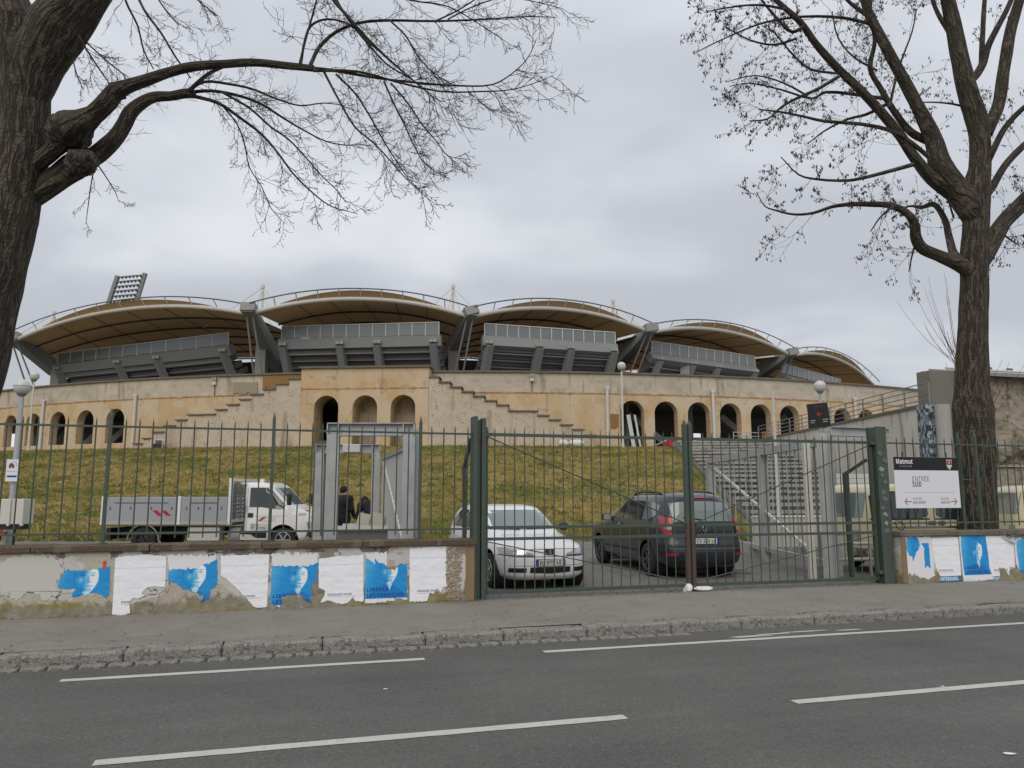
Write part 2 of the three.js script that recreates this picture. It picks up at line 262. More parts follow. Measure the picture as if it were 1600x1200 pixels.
// ---------------------------------------------------------------- low street walls with coping, posters and fence
M.plaster = (() => {
  const W = 14; // metres
  return std({
    map: tex(2048, 256, (u, v) => {
      const s = u * W, y = v * 1.0, n = fbm(s * 3, y * 3, 5, 42, 3, 71), f = fbm(s * 14, y * 14, 4, 196, 14, 72), g = vn(s * 80, y * 80, 1120, 80, 73), big = fbm(s * 1.1, y * 1.6, 4, 4096, 4096, 74);
      let c = mix3([0.38, 0.345, 0.275], [0.48, 0.45, 0.39], n);
      if (fbm(s * 2.1 + 3, y * 3.5, 5, 4096, 4096, 75) > 0.46 + 0.25 * sst(0.3, 0.12, y)) c = mix3([0.56, 0.56, 0.55], [0.47, 0.46, 0.44], f);
      if (fbm(s * 3.3 + 9, y * 4.1, 5, 4096, 4096, 76) > 0.66) c = [0.27, 0.235, 0.18];
      const moss = 0.215 + 0.16 * (big - 0.5) + 0.16 * (f - 0.5) + 0.1 * (n - 0.5); if (y < moss) { const k = clamp((moss - y) * 18) * (0.45 + 0.55 * f); c = mix3(c, mix3([0.17, 0.16, 0.11], [0.2, 0.165, 0.03], sst(0.45, 0.6, fbm(s * 1.6, y * 5, 4, 4096, 4096, 77))), k); }
      if (y > 0.72 && fbm(s * 5, y * 9, 5, 4096, 4096, 78) + (y - 0.78) * 1.2 > 0.62) c = mix3(c, [0.06, 0.055, 0.045], 0.75);
      const cr = Math.abs(fbm(s * 1.4 + 0.3 * f, y * 1.4, 4, 4096, 4096, 79) - 0.5); if (cr < 0.0035) c = [0.12, 0.1, 0.08];
      const k = 0.92 + 0.16 * g; return [c[0] * k, c[1] * k, c[2] * k];
    }, 1 / W, 1), bumpMap: grainBump, bumpScale: 0.01,
  });
})();
M.coping = std({
  map: tex(512, 512, (u, v) => { const n = fbm(u * 6, v * 6, 5, 6, 6, 81), f = fbm(u * 24, v * 24, 4, 24, 24, 82), g = vn(u * 150, v * 150, 150, 150, 83); let c = mix3([0.14, 0.115, 0.085], [0.10, 0.062, 0.048], sst(0.42, 0.6, n)); c = mix3(c, [0.085, 0.08, 0.03], sst(0.52, 0.62, f) * 0.7); if (g > 0.93) c = [0.28, 0.26, 0.22]; const k = 0.8 + 0.4 * g; return [c[0] * k, c[1] * k, c[2] * k]; }), bumpMap: grainBump, bumpScale: 0.012,
});
M.copingGrey = std({ map: tex(256, 256, (u, v) => { const n = fbm(u * 6, v * 6, 5, 6, 6, 84), g = vn(u * 90, v * 90, 90, 90, 85), k = 0.13 + 0.1 * (n - 0.5) + 0.05 * (g - 0.5); return [k * 1.08, k, k * 0.8]; }), bumpMap: grainBump, bumpScale: 0.012 });
M.pebble = std({ color: L(0.30, 0.25, 0.17) }); M.ochre = std({ color: L(0.235, 0.165, 0.095), bumpMap: grainBump, bumpScale: 0.01 });
function streetWall(s0, s1, label, capMat, seed) {
  const g = thing('street_wall', label, 'wall', road(s0, WALL), ROAD), len = s1 - s0, r = rng(seed);
  const body = boxUV(box(len, 0.87, 0.4, len / 2, 0.387, -0.2)); const uv = body.attributes.uv; for (let i = 0; i < uv.count; i++) uv.setX(i, uv.getX(i) + s0 + 9); part('wall_body', body, M.plaster, g);
  let s = -0.03;
  while (s < len + 0.02) { let l = 1.0 + 0.5 * r(); if (s + l > len - 0.5) l = len + 0.03 - s; const b = boxUV(new RoundedBoxGeometry(l - 0.008, 0.085, 0.5, 3, 0.014)); const p = b.attributes.position; for (let i = 0; i < p.count; i++) { const n = fbm((p.getX(i) + s) * 6, p.getY(i) * 20 + p.getZ(i) * 9, 3, 4096, 4096, seed) - 0.5; p.setY(i, p.getY(i) + n * 0.014); p.setZ(i, p.getZ(i) + n * 0.02); } b.computeVertexNormals(); const m = part('coping_stone', b, capMat, g); m.position.set(s + l / 2, 0.866 + (r() - 0.5) * 0.008, -0.2); m.rotation.y = (r() - 0.5) * 0.008; s += l; }
  return g;
}
const wallA = streetWall(-12, 2.74, 'long low plastered street wall covered in torn posters, mossy at its foot', M.coping, 3);
const wallB = streetWall(10.55, 22, 'low poster-covered street wall right of the gate, grey stone coping', M.copingGrey, 8);
{ // the broken end of the long wall: bare pebbles between two strips of render
  const r = rng(14), gs = []; for (let i = 0; i < 330; i++) { const x = 14.74 - 0.33 + 0.2 * (r() - 0.5) + (r() < 0.5 ? 0.05 : 0) * r() , y = 0.02 + 0.79 * r(), q = 0.008 + 0.013 * r(); const g = new THREE.IcosahedronGeometry(q, 0); g.scale(1 + 0.6 * r(), 1, 0.7); g.rotateZ(r() * 3); g.translate(x, y, 0.003); gs.push(g); }
  const m = part('exposed_pebbles', merge(gs), M.pebble, wallA, 'bare rounded pebbles where the render has fallen away'); m.userData.kind = 'stuff';
  part('render_edge', boxUV(box(0.13, 0.8, 0.012, 14.67, 0.4, 0.004)), M.ochre, wallA, 'brown stained strip of render at the wall end');
  part('render_edge', boxUV(box(0.11, 0.8, 0.012, 0.055, 0.4, 0.005)), M.ochre, wallB, 'ochre strip of render at the wall end');
}
// posters
function portrait(c, w, h) { // two-tone halftone head and shoulders, a generic face
  const im = c.createImageData(w, h), d = im.data, G = (x, y, cx, cy, sx, sy) => Math.exp(-(((x - cx) / sx) ** 2) - ((y - cy) / sy) ** 2);
  for (let j = 0; j < h; j++) for (let i = 0; i < w; i++) {
    const x = i / w, y = j / h, n = fbm(x * 9, y * 12, 4, 4096, 4096, 92) - 0.5; let l = 0.36 + 0.22 * sst(0.5, 0.0, x + 0.25 * y);
    const sh = 0.60 + 0.34 * Math.pow(Math.abs(x - 0.53), 1.5) * 2.2; if (y > sh) l = mix(l, 0.16, sst(sh, sh + 0.012, y));
    const ex = (x - 0.555) / (0.2 - 0.05 * sst(0.4, 0.64, y)), ey = (y - 0.36) / 0.27, e = ex * ex + ey * ey, neck = sst(0.09, 0.07, Math.abs(x - 0.55)) * sst(0.5, 0.56, y) * sst(0.66, 0.62, y), face = Math.max(sst(1.06, 0.94, e), neck);
    if (face > 0) {
      let f = 0.40 + 0.62 * sst(-0.35, 0.5, ex + 0.25 * ey + 0.12 * Math.sin(y * 24)) + 0.3 * G(x, y, 0.47, 0.4, 0.04, 0.05) + 0.12 * n; const hair = sst(0.235, 0.205, y + 0.05 * Math.sin(x * 14) - 0.14 * sst(-0.5, -0.95, ex)) ; f = mix(f, 0.36 + 0.3 * n, hair);
      f -= 0.5 * G(x, y, 0.655, 0.335, 0.035, 0.012) + 0.4 * G(x, y, 0.5, 0.335, 0.04, 0.013) + 0.42 * G(x, y, 0.66, 0.3, 0.05, 0.009) + 0.34 * G(x, y, 0.5, 0.3, 0.05, 0.01) + 0.3 * G(x, y, 0.588, 0.39, 0.016, 0.05) + 0.3 * G(x, y, 0.61, 0.437, 0.03, 0.009) + 0.5 * G(x, y, 0.615, 0.495, 0.06, 0.008) + 0.22 * G(x, y, 0.615, 0.522, 0.04, 0.01) + 0.3 * neck * sst(0.6, 0.56, y);
      f = mix(f, f - 0.2, sst(0.75, 1.0, e)); l = mix(l, f, face);
    }
    if (y > 0.6 && Math.abs(x - 0.575) < 0.05 * sst(0.74, 0.6, y)) l = 0.85; l = clamp(l + 0.05 * n);
    const c3 = l < 0.4 ? [mix(10, 31, l / 0.4), mix(105, 146, l / 0.4), mix(178, 214, l / 0.4)] : [mix(31, 232, (l - 0.4) / 0.6), mix(146, 238, (l - 0.4) / 0.6), mix(214, 242, (l - 0.4) / 0.6)];
    const edge = x < 0.035 || x > 0.965 || y < 0.03 || y > 0.86, k = (j * w + i) * 4; d[k] = edge ? 222 : c3[0]; d[k + 1] = edge ? 226 : c3[1]; d[k + 2] = edge ? 232 : c3[2]; d[k + 3] = 255;
  }
  c.putImageData(im, 0, 0); c.fillStyle = '#12408c'; c.font = 'bold ' + Math.round(h * 0.092) + 'px sans-serif'; c.fillText('LIBÉRER', w * 0.075, h * 0.735, w * 0.52); c.fillText('LES FRANÇAIS', w * 0.075, h * 0.835, w * 0.86);
}
const slogan = (words, dx, tail, strip) => (c, w, h) => {
  c.fillStyle = '#e9ebf1'; c.fillRect(0, 0, w, h);
  for (let i = 0; i < 260; i++) { c.fillStyle = 'rgba(' + (h2(i, 9, 1) < 0.5 ? '120,120,130,' : '255,255,255,') + (0.03 + 0.09 * h2(i, 3, 1)) + ')'; c.fillRect(w * h2(i, 1, 6) - 30, h * h2(i, 2, 6), w * 0.3 * h2(i, 4, 6), 1.4); }
  c.strokeStyle = 'rgba(90,95,110,0.6)'; c.lineWidth = 1.5; for (const y of [0.21, 0.53]) { c.globalAlpha = y < 0.3 ? 1 : 0.35; c.beginPath(); c.moveTo(0, h * (y + 0.005)); c.lineTo(w, h * y); c.stroke(); } c.globalAlpha = 1;
  c.fillStyle = '#3a4353'; c.font = 'bold ' + Math.round(h * 0.052) + 'px sans-serif'; c.fillText(words, w * dx, h * 0.775); c.fillRect(w * dx, h * 0.795, w * 0.62, 2);
  c.fillStyle = '#356f9f'; c.fillRect(0, h * strip, w, h * (1 - strip)); if (tail) { c.fillStyle = '#e8eef3'; c.font = 'bold ' + Math.round(h * 0.1) + 'px sans-serif'; c.fillText(tail, w * 0.08, h * 0.98, w * 0.84); }
};
const PT = { blue: canvasTex(384, 512, portrait), vous: canvasTex(384, 512, slogan('ENGAGEZ-VOUS', 0.2, 'MONTEBOURG.', 0.885)), plain: canvasTex(384, 512, slogan('ENGAGEZ-VOUS', 0.2, null, 0.965)) };
const paperMat = (t) => std({ map: t, roughness: 0.75, bumpMap: paperBump, bumpScale: 0.012 });
const paperBump = grey(256, 256, (u, v) => fbm(u * 5, v * 9, 4, 5, 9, 91));
const PM = { blue: paperMat(PT.blue), vous: paperMat(PT.vous), plain: paperMat(PT.plain) };
M.paper = std({ color: L(0.72, 0.73, 0.76), roughness: 0.8, bumpMap: paperBump, bumpScale: 0.004 });
// each poster: outline measured on the wall, the sheet it was torn from (left, top, right, bottom), what is printed on it
function poster(outline, sheetBox, kind, label, seed, ragged = 0.006, lift = 0.004, name = 'poster') {
  const r = rng(seed), q = outline.map(([x, y]) => onPlane(x, y, WALL - 0.008)), pts = [];
  q.forEach((a, i) => { const b = q[(i + 1) % q.length], n = Math.max(1, Math.round(Math.hypot(b[0] - a[0], b[1] - a[1]) / 0.025)); for (let k = 0; k < n; k++) { const j = k && ragged ? ragged * (1 + (r() < 0.2 ? 1.5 : 0)) : 0; pts.push([mix(a[0], b[0], k / n) + (r() - 0.5) * j, mix(a[1], b[1], k / n) + (r() - 0.5) * j * 2]); } });
  const a = onPlane(sheetBox[0], sheetBox[1], WALL - 0.008), b = onPlane(sheetBox[2], sheetBox[3], WALL - 0.008), cx = q.reduce((s, p) => s + p[0], 0) / q.length;
  const g = slab(pts.map((p) => [p[0] - cx, p[1]]), 0.002), p = g.attributes.position, uv = g.attributes.uv;
  for (let i = 0; i < p.count; i++) uv.setXY(i, clamp((p.getX(i) + cx - a[0]) / (b[0] - a[0])), clamp((p.getY(i) - b[1]) / (a[1] - b[1])));
  const m = solo(name, g, PM[kind] || M.paper, label, kind ? 'poster' : 'paper scrap', kind === 'blue' ? 'blue portrait posters' : kind ? 'white slogan posters' : undefined); m.position.copy(road(cx, WALL - lift)); m.rotation.y = ROAD; return m;
}
// torn white backing paper left on the wall
poster([[262, 868], [300, 867], [338, 870], [336, 884], [318, 890], [264, 893]], [0, 0, 1, 1], null, 'white torn paper strip above the second blue poster remnant from the left', 1, 0.02, 0.003, 'paper_scrap');
poster([[424, 866], [460, 864], [497, 865], [496, 886], [470, 890], [426, 888]], [0, 0, 1, 1], null, 'white torn paper strip above the blue portrait poster with the word LIBÉRER cut off', 2, 0.02, 0.003, 'paper_scrap');
poster([[571, 864], [605, 862], [604, 884], [590, 884], [572, 878]], [0, 0, 1, 1], null, 'white torn paper strip above the blue LES FRANÇAIS poster by the gate', 3, 0.02, 0.003, 'paper_scrap');
poster([[30, 868], [85, 869], [100, 890], [86, 915], [94, 925], [70, 938], [50, 925], [20, 935], [0, 930], [-10, 880]], [0, 0, 1, 1], null, 'faded whitewashed paper patch at the left end of the long wall', 4, 0.03, 0.002, 'paper_scrap').material = std({ color: L(0.52, 0.515, 0.49), bumpMap: grainBump, bumpScale: 0.01 });
poster([[1411, 838], [1454, 838], [1460, 870], [1461, 900], [1452, 905], [1440, 901], [1420, 898], [1412, 898]], [0, 0, 1, 1], null, 'large white paper patch under the blue rags beside the right gate post', 5, 0.02, 0.002, 'paper_scrap');
poster([[101, 892], [140, 891], [172, 885], [171, 915], [170, 930], [166, 935], [160, 930], [150, 926], [130, 930], [112, 933], [114, 925], [120, 920], [92, 919], [90, 915]], [82, 866, 174, 966], 'blue', 'wide torn blue poster remnant, leftmost on the long wall', 11);
poster([[180, 872], [195, 869], [230, 866], [260, 869], [258, 917], [240, 916], [228, 919], [221, 927], [225, 931], [215, 935], [207, 934], [202, 940], [203, 958], [190, 962], [175, 960]], [176, 868, 260, 962], 'plain', 'tall white poster torn at lower right, reaching the pavement with a blue strip', 12, 0.004);
poster([[263, 889], [300, 889], [320, 882], [330, 878], [339, 874], [340, 913], [330, 920], [327, 934], [313, 943], [318, 930], [300, 925], [292, 922], [285, 921], [275, 910], [263, 907]], [255, 862, 341, 958], 'blue', 'torn blue poster remnant between the two tall white posters on the left', 13, 0.012);
poster([[345, 868], [421, 866], [417, 948], [405, 951], [397, 948], [375, 924], [352, 903], [345, 900]], [343, 866, 420, 952], 'plain', 'white poster torn diagonally across its lower left', 14, 0.004);
poster([[424, 884], [450, 884], [480, 885], [490, 882], [497, 879], [494, 912], [487, 909], [487, 925], [490, 928], [487, 930], [482, 928], [487, 943], [480, 940], [470, 930], [463, 928], [440, 932], [440, 945], [437, 949], [422, 943]], [422, 868, 498, 956], 'blue', 'blue portrait poster with its lower right torn away in long points', 15, 0.01);
poster([[498, 873], [520, 870], [568, 867], [568, 940], [555, 939], [551, 933], [545, 940], [535, 944], [522, 941], [512, 938], [500, 942], [507, 930], [508, 923], [498, 918]], [499, 865, 569, 948], 'plain', 'white poster between the two lettered blue portrait posters', 16, 0.005);
poster([[571, 870], [580, 877], [586, 882], [586, 872], [593, 880], [600, 880], [607, 890], [618, 890], [625, 880], [637, 884], [636, 938], [625, 935], [615, 933], [617, 938], [600, 941], [570, 943]], [569, 858, 638, 946], 'blue', 'blue portrait poster showing both slogan lines, forehead torn off', 17, 0.008);
poster([[640, 857], [697, 853], [697, 900], [697, 912], [700, 915], [692, 918], [688, 926], [683, 919], [678, 928], [672, 926], [668, 938], [655, 940], [640, 940]], [641, 852, 700, 945], 'plain', 'white poster nearest the left gate post, torn ragged at lower right', 18, 0.006);
poster([[1417, 840], [1432, 839], [1437, 846], [1437, 850], [1445, 848], [1451, 848], [1456, 886], [1454, 888], [1450, 884], [1446, 888], [1444, 865], [1444, 855], [1437, 856], [1432, 862], [1427, 878], [1426, 870], [1421, 868], [1416, 858]], [1411, 832, 1458, 918], 'blue', 'blue poster torn to two hanging rags beside the right gate post', 19, 0.01);
poster([[1455, 841], [1497, 839], [1503, 908], [1467, 910], [1470, 902], [1466, 893], [1462, 885]], [1455, 838, 1502, 907], 'vous', 'white poster with a blue name strip, under the entrance sign', 20, 0.004);
poster([[1498, 837], [1539, 836], [1543, 860], [1546, 885], [1551, 898], [1552, 905], [1530, 908], [1506, 909], [1504, 898]], [1500, 833, 1549, 908], 'blue', 'whole blue portrait poster with a white foot, right of the gate', 21, 0.002, 0.009);
poster([[1540, 837], [1565, 838], [1580, 845], [1584, 850], [1586, 887], [1578, 886], [1577, 900], [1570, 888], [1561, 887], [1563, 903], [1558, 907], [1552, 905], [1545, 880]], [1540, 834, 1588, 908], 'vous', 'white poster with a curled top corner, right of the whole blue portrait', 22, 0.005);
poster([[1585, 846], [1605, 841], [1640, 840], [1646, 893], [1612, 900], [1600, 896], [1593, 890], [1588, 880]], [1587, 838, 1642, 914], 'blue', 'blue portrait poster cut by the right edge of the picture', 23, 0.008);
poster([[161, 877], [166, 876], [165, 889], [160, 890]], [0, 0, 1, 1], null, 'tiny red sticker scrap over the leftmost blue remnant', 24, 0.006, 0.005, 'paper_scrap').material = std({ color: L(0.55, 0.08, 0.07) });
{ const a = onPlane(1563, 838, WALL), b = onPlane(1583, 848, WALL), g = sheet(8, 4, (u, v) => { const th = v * 3.6, c = road(mix(a[0], b[0], u), WALL - 0.014 - 0.022 * (1 - Math.cos(th)) * (0.4 + u), mix(a[1], b[1], u) - 0.022 * Math.sin(th) * (0.4 + u)); return c; }); solo('paper_curl', g, std({ color: L(0.7, 0.71, 0.74), side: THREE.DoubleSide }), 'rolled white paper corner peeling off the white poster at right', 'paper scrap'); }

// fence: green bars, each its own piece
M.green = std({ color: L(0.055, 0.085, 0.07), roughness: 0.55, map: tex(256, 256, (u, v) => { const n = fbm(u * 8, v * 8, 5, 8, 8, 95), g = vn(u * 90, v * 90, 90, 90, 96); const k = 0.85 + 0.4 * (n - 0.5) + 0.2 * (g - 0.5); return n > 0.67 ? [0.9, 0.55, 0.35] : [k, k, k]; }) });
M.green.color = L(0.066, 0.098, 0.08);
M.rust = std({ map: tex(256, 256, (u, v) => { const n = fbm(u * 7, v * 7, 5, 7, 7, 97), g = vn(u * 80, v * 80, 80, 80, 98); const c = mix3([0.1, 0.058, 0.038], [0.06, 0.055, 0.047], sst(0.42, 0.6, n)); const k = 0.8 + 0.4 * g; return c.map((x) => x * k); }, 2, 2) });
function picket(y0, y1, r = 0.0105) { const g = merge([new THREE.CylinderGeometry(r, r, y1 - y0 - 0.07, 6).translate(0, (y0 + y1 - 0.07) / 2, 0), new THREE.CylinderGeometry(0.001, r, 0.07, 6).translate(0, y1 - 0.035, 0)]); return g; }
const gPick = picket(0.98, 2.64), gPost = merge([new THREE.BoxGeometry(0.045, 1.78, 0.045).translate(0, 1.79, 0), new THREE.CylinderGeometry(0.002, 0.031, 0.09, 4).rotateY(Math.PI / 4).translate(0, 2.725, 0)]);
function fence(s0, s1, posts, step, label, skip) {
  const g = thing('railing_fence', label, 'fence', road(0, FENCE), ROAD), r = rng(Math.round(s0 * 10) + 99);
  for (const y of [2.51, 1.05]) part('rail', box(s1 - s0, 0.028, 0.034, (s0 + s1) / 2, y, 0), M.green, g);
  for (const s of posts) { part('post', gPost, M.green, g).position.x = s; part('post_foot', box(0.1, 0.02, 0.1, s, 0.917, 0), M.green, g); }
  for (let k = 0; ; k++) { const s = posts[0] + k * step; if (s > s1 - 0.03) break; if (k % 12) { const m = part('picket', gPick, M.green, g); m.position.x = s + (r() - 0.5) * 0.008; m.rotation.z = (r() - 0.5) * (r() < 0.12 ? 0.03 : 0.009); m.rotation.x = (r() - 0.5) * 0.012; } }
  for (let k = 1; ; k++) { const s = posts[0] - k * step; if (s < s0 + 0.03) break; const m = part('picket', gPick, M.green, g); m.position.x = s + (r() - 0.5) * 0.008; }
  return g;
}
fence(-12, 2.74, [-8.85, -6.7, -4.55, -2.39, -0.23, 1.93], 0.1797, 'green iron railing fence on the long street wall left of the gate');
fence(10.62, 22, [12.65, 14.85, 17.05, 19.25], 0.183, 'green iron railing fence on the street wall right of the gate');
{ // double gate
  const gatePost = (s, w, d, h, label) => { const g = thing('gate_post', label, 'gate post', road(s, FENCE), ROAD); part('shaft', rbox(w, h, d, 0.012, 0, h / 2 - 0.05, 0), M.green, g); return g; };
  const pl = gatePost(2.84, 0.06, 0.12, 2.78, 'dark green steel gate post at the end of the poster wall');
  part('flange', rbox(0.07, 2.83, 0.24, 0.008, -0.065, 1.37, 0), M.green, pl); part('flange', rbox(0.07, 2.8, 0.2, 0.008, 0.072, 1.36, 0), M.green, pl);
  part('brace', merge([bar(V(-0.09, 2.45, -0.12), V(-0.12, 2.0, -0.45), 0.05), bar(V(-0.12, 2.02, -0.45), V(-0.1, 0.1, -0.45), 0.06)]), M.green, pl);
  part('hinge', merge([rod(V(0.12, 2.42, 0.02), V(0.12, 2.62, 0.02), 0.03), box(0.12, 0.05, 0.08, 0.1, 2.5, 0.03)]), M.green, pl); part('hinge', rod(V(0.12, 0.12, 0.02), V(0.12, 0.3, 0.02), 0.03), M.green, pl);
  const pr = gatePost(10.37, 0.2, 0.2, 2.84, 'wide dark green steel gate post with peeling stickers, left of the entrance sign');
  part('flange', box(0.23, 2.84, 0.02, 0, 1.38, 0.11), M.green, pr); part('flange', box(0.23, 2.84, 0.02, 0, 1.38, -0.11), M.green, pr); part('hinge', box(0.14, 0.06, 0.09, -0.14, 2.5, 0.06), M.green, pr); part('hinge', box(0.14, 0.06, 0.09, -0.14, 0.2, 0.06), M.green, pr);
  part('brace', merge([bar(V(-0.16, 2.2, -0.1), V(-0.32, 1.95, -0.5), 0.06), bar(V(-0.32, 1.97, -0.5), V(-0.3, -0.02, -0.5), 0.07)]), M.green, pr);
  const r = rng(55); for (let i = 0; i < 11; i++) { const sh = []; const n = 6; for (let k = 0; k < n; k++) { const a = k / n * 6.28, q = 0.03 + 0.05 * r(); sh.push([Math.cos(a) * q, Math.sin(a) * q * 0.8]); } part('sticker', slab(sh, 0.002).translate((r() - 0.5) * 0.12, 0.9 + i * 0.14 + 0.06 * r(), 0.121 + 0.001 * i), std({ color: r() < 0.35 ? L(0.26, 0.28, 0.27) : L(0.13, 0.15, 0.14) }), pr); }
  const gp = picket(0.08, 2.63, 0.0095);
  function leaf(s0, s1, label, stileAt, flip) {
    const g = thing('gate_leaf', label, 'gate', road(0, FENCE), ROAD), w = s1 - s0, c = (s0 + s1) / 2;
    for (const [y, h] of [[2.51, 0.05], [1.065, 0.045], [0.89, 0.045], [0.085, 0.055]]) part('rail', box(w, h, 0.036, c, y, 0), M.green, g);
    const st = box(0.062, 2.76, 0.07, stileAt, 1.36, 0), tip = new THREE.CylinderGeometry(0.002, 0.052, 0.1, 4).rotateY(Math.PI / 4).translate(stileAt, 2.79, 0);
    part('stile', merge([st.clone().scale(1, 0.6, 1).translate(0, 1.11, 0), tip]), M.green, g); part('stile', box(0.063, 1.12, 0.071, stileAt, 0.55, 0), M.rust, g, 'rusted lower half of the meeting stile');
    const o = flip ? s1 : s0; part('stile', box(0.05, 2.5, 0.05, o, 1.32, 0), M.green, g);
    for (let i = 0; i < 20; i++) part('picket', gp, M.green, g).position.x = flip ? s0 + 0.19 + i * 0.172 : s0 + 0.14 + i * 0.163;
    part('tie_rod', rod(V(o + (flip ? -0.02 : 0.02), 2.47, 0.03), V(stileAt, 1.08, 0.03), 0.011), M.green, g); part('tie_rod', rod(V(o + (flip ? -0.02 : 0.02), 0.85, 0.03), V(stileAt, 0.14, 0.03), 0.009), M.green, g);
    return g;
  }
  leaf(2.97, 6.4, 'left leaf of the green barred gate, in front of the white car', 6.44, false);
  leaf(6.6, 10.22, 'right leaf of the green barred gate, behind it the grey barred screen', 6.535, true);
}
{ // entrance sign
  const T = canvasTex(1024, 656, (c, w, h) => {
    c.fillStyle = '#d9dce3'; c.fillRect(0, 0, w, h); c.fillStyle = '#131417'; c.fillRect(0, 0, w, h * 0.262);
    c.fillStyle = '#e6e6e6'; c.font = 'bold 84px sans-serif'; c.fillText('Matmut', w * 0.035, h * 0.135, w * 0.26); c.font = '38px sans-serif'; c.fillStyle = '#a9a9ad'; c.fillText('S T A D I U M', w * 0.085, h * 0.205, w * 0.19);
    const x = w * 0.865, y = h * 0.045; c.fillStyle = '#d8d8d8'; c.beginPath(); c.moveTo(x - 46, y); c.lineTo(x + 46, y); c.lineTo(x + 42, y + 80); c.lineTo(x + 20, y + 112); c.lineTo(x, y + 136); c.lineTo(x - 20, y + 112); c.lineTo(x - 42, y + 80); c.fill();
    c.fillStyle = '#8e1c2a'; c.fillRect(x - 40, y + 8, 80, 62); c.fillStyle = '#c9ccd2'; c.beginPath(); c.arc(x, y + 40, 18, 0, 7); c.fill(); c.fillStyle = '#8e1c2a'; c.fillRect(x - 8, y + 30, 16, 24); c.fillStyle = '#2a2a2e'; for (const k of [-1, 1]) { c.beginPath(); c.moveTo(x + k * 8, y + 92); c.lineTo(x + k * 26, y + 84); c.lineTo(x + k * 20, y + 98); c.fill(); } c.fillRect(x - 4, y + 106, 8, 16);
    c.fillStyle = '#55565c'; c.font = '90px sans-serif'; c.fillText('ENTRÉE', w * 0.262, h * 0.48, w * 0.275); c.fillStyle = '#3a3a40'; c.font = 'bold 90px sans-serif'; c.fillText('SUD', w * 0.262, h * 0.585, w * 0.15);
    c.fillStyle = '#6c6d72'; c.fillRect(w * 0.13, h * 0.695, w * 0.79, 3);
    c.font = '44px sans-serif'; c.fillStyle = '#55565c'; c.fillText('ENTRÉE', w * 0.255, h * 0.845, w * 0.15); c.fillText('ENTRÉE', w * 0.685, h * 0.845, w * 0.14); c.font = 'bold 44px sans-serif'; c.fillStyle = '#3c3d42'; c.fillText('SUD OUEST', w * 0.255, h * 0.915, w * 0.2); c.fillText('SUD EST', w * 0.685, h * 0.915, w * 0.15);
    c.strokeStyle = '#8e1c2a'; c.lineWidth = 11; const arrow = (x0, x1, y0) => { const d = Math.sign(x1 - x0) * 40; c.beginPath(); c.moveTo(x0, y0); c.lineTo(x1, y0); c.moveTo(x1 - d, y0 - 44); c.lineTo(x1, y0); c.lineTo(x1 - d, y0 + 44); c.stroke(); }; arrow(w * 0.235, w * 0.135, h * 0.875); arrow(w * 0.845, w * 0.94, h * 0.875);
  });
  const g = thing('entrance_sign', 'white and black entrance sign board reading ENTRÉE SUD hung on the fence', 'sign', road(11.39, FENCE - 0.06), ROAD);
  const p = part('panel', rbox(1.47, 0.94, 0.012, 0.004, 0, 1.79, 0), std({ color: L(0.6, 0.6, 0.62) }), g); const f = new THREE.PlaneGeometry(1.466, 0.936).translate(0, 1.79, 0.0085); part('print', f, std({ map: T, roughness: 0.6 }), p);
  part('bracket', box(0.03, 1.1, 0.02, -0.5, 1.8, -0.018), M.green, g); part('bracket', box(0.03, 1.1, 0.02, 0.5, 1.8, -0.018), M.green, g);
  const lo = thing('leaning_post', 'slanting green iron prop beside the tree and the entrance sign', 'post', road(12.45, FENCE), ROAD); part('prop', merge([bar(V(-0.2, 0.92, 0.0), V(-0.16, 2.75, -0.05), 0.035), bar(V(-0.18, 1.85, 0), V(0.05, 1.85, 0), 0.02)]), M.green, lo);
  const cable = tube([[1409, 818], [1412, 828], [1420, 831], [1424, 826], [1420, 820], [1411, 817]].map(([x, y]) => { const q = onPlane(x, y, WALL - 0.05); return road(q[0], WALL + 0.1, Math.max(q[1] + 0.03, 0.93)); }), 0.008, 40, 6); solo('loose_cable', cable, std({ color: L(0.02, 0.02, 0.02) }), 'loop of black cable lying on the coping under the entrance sign', 'cable');
}
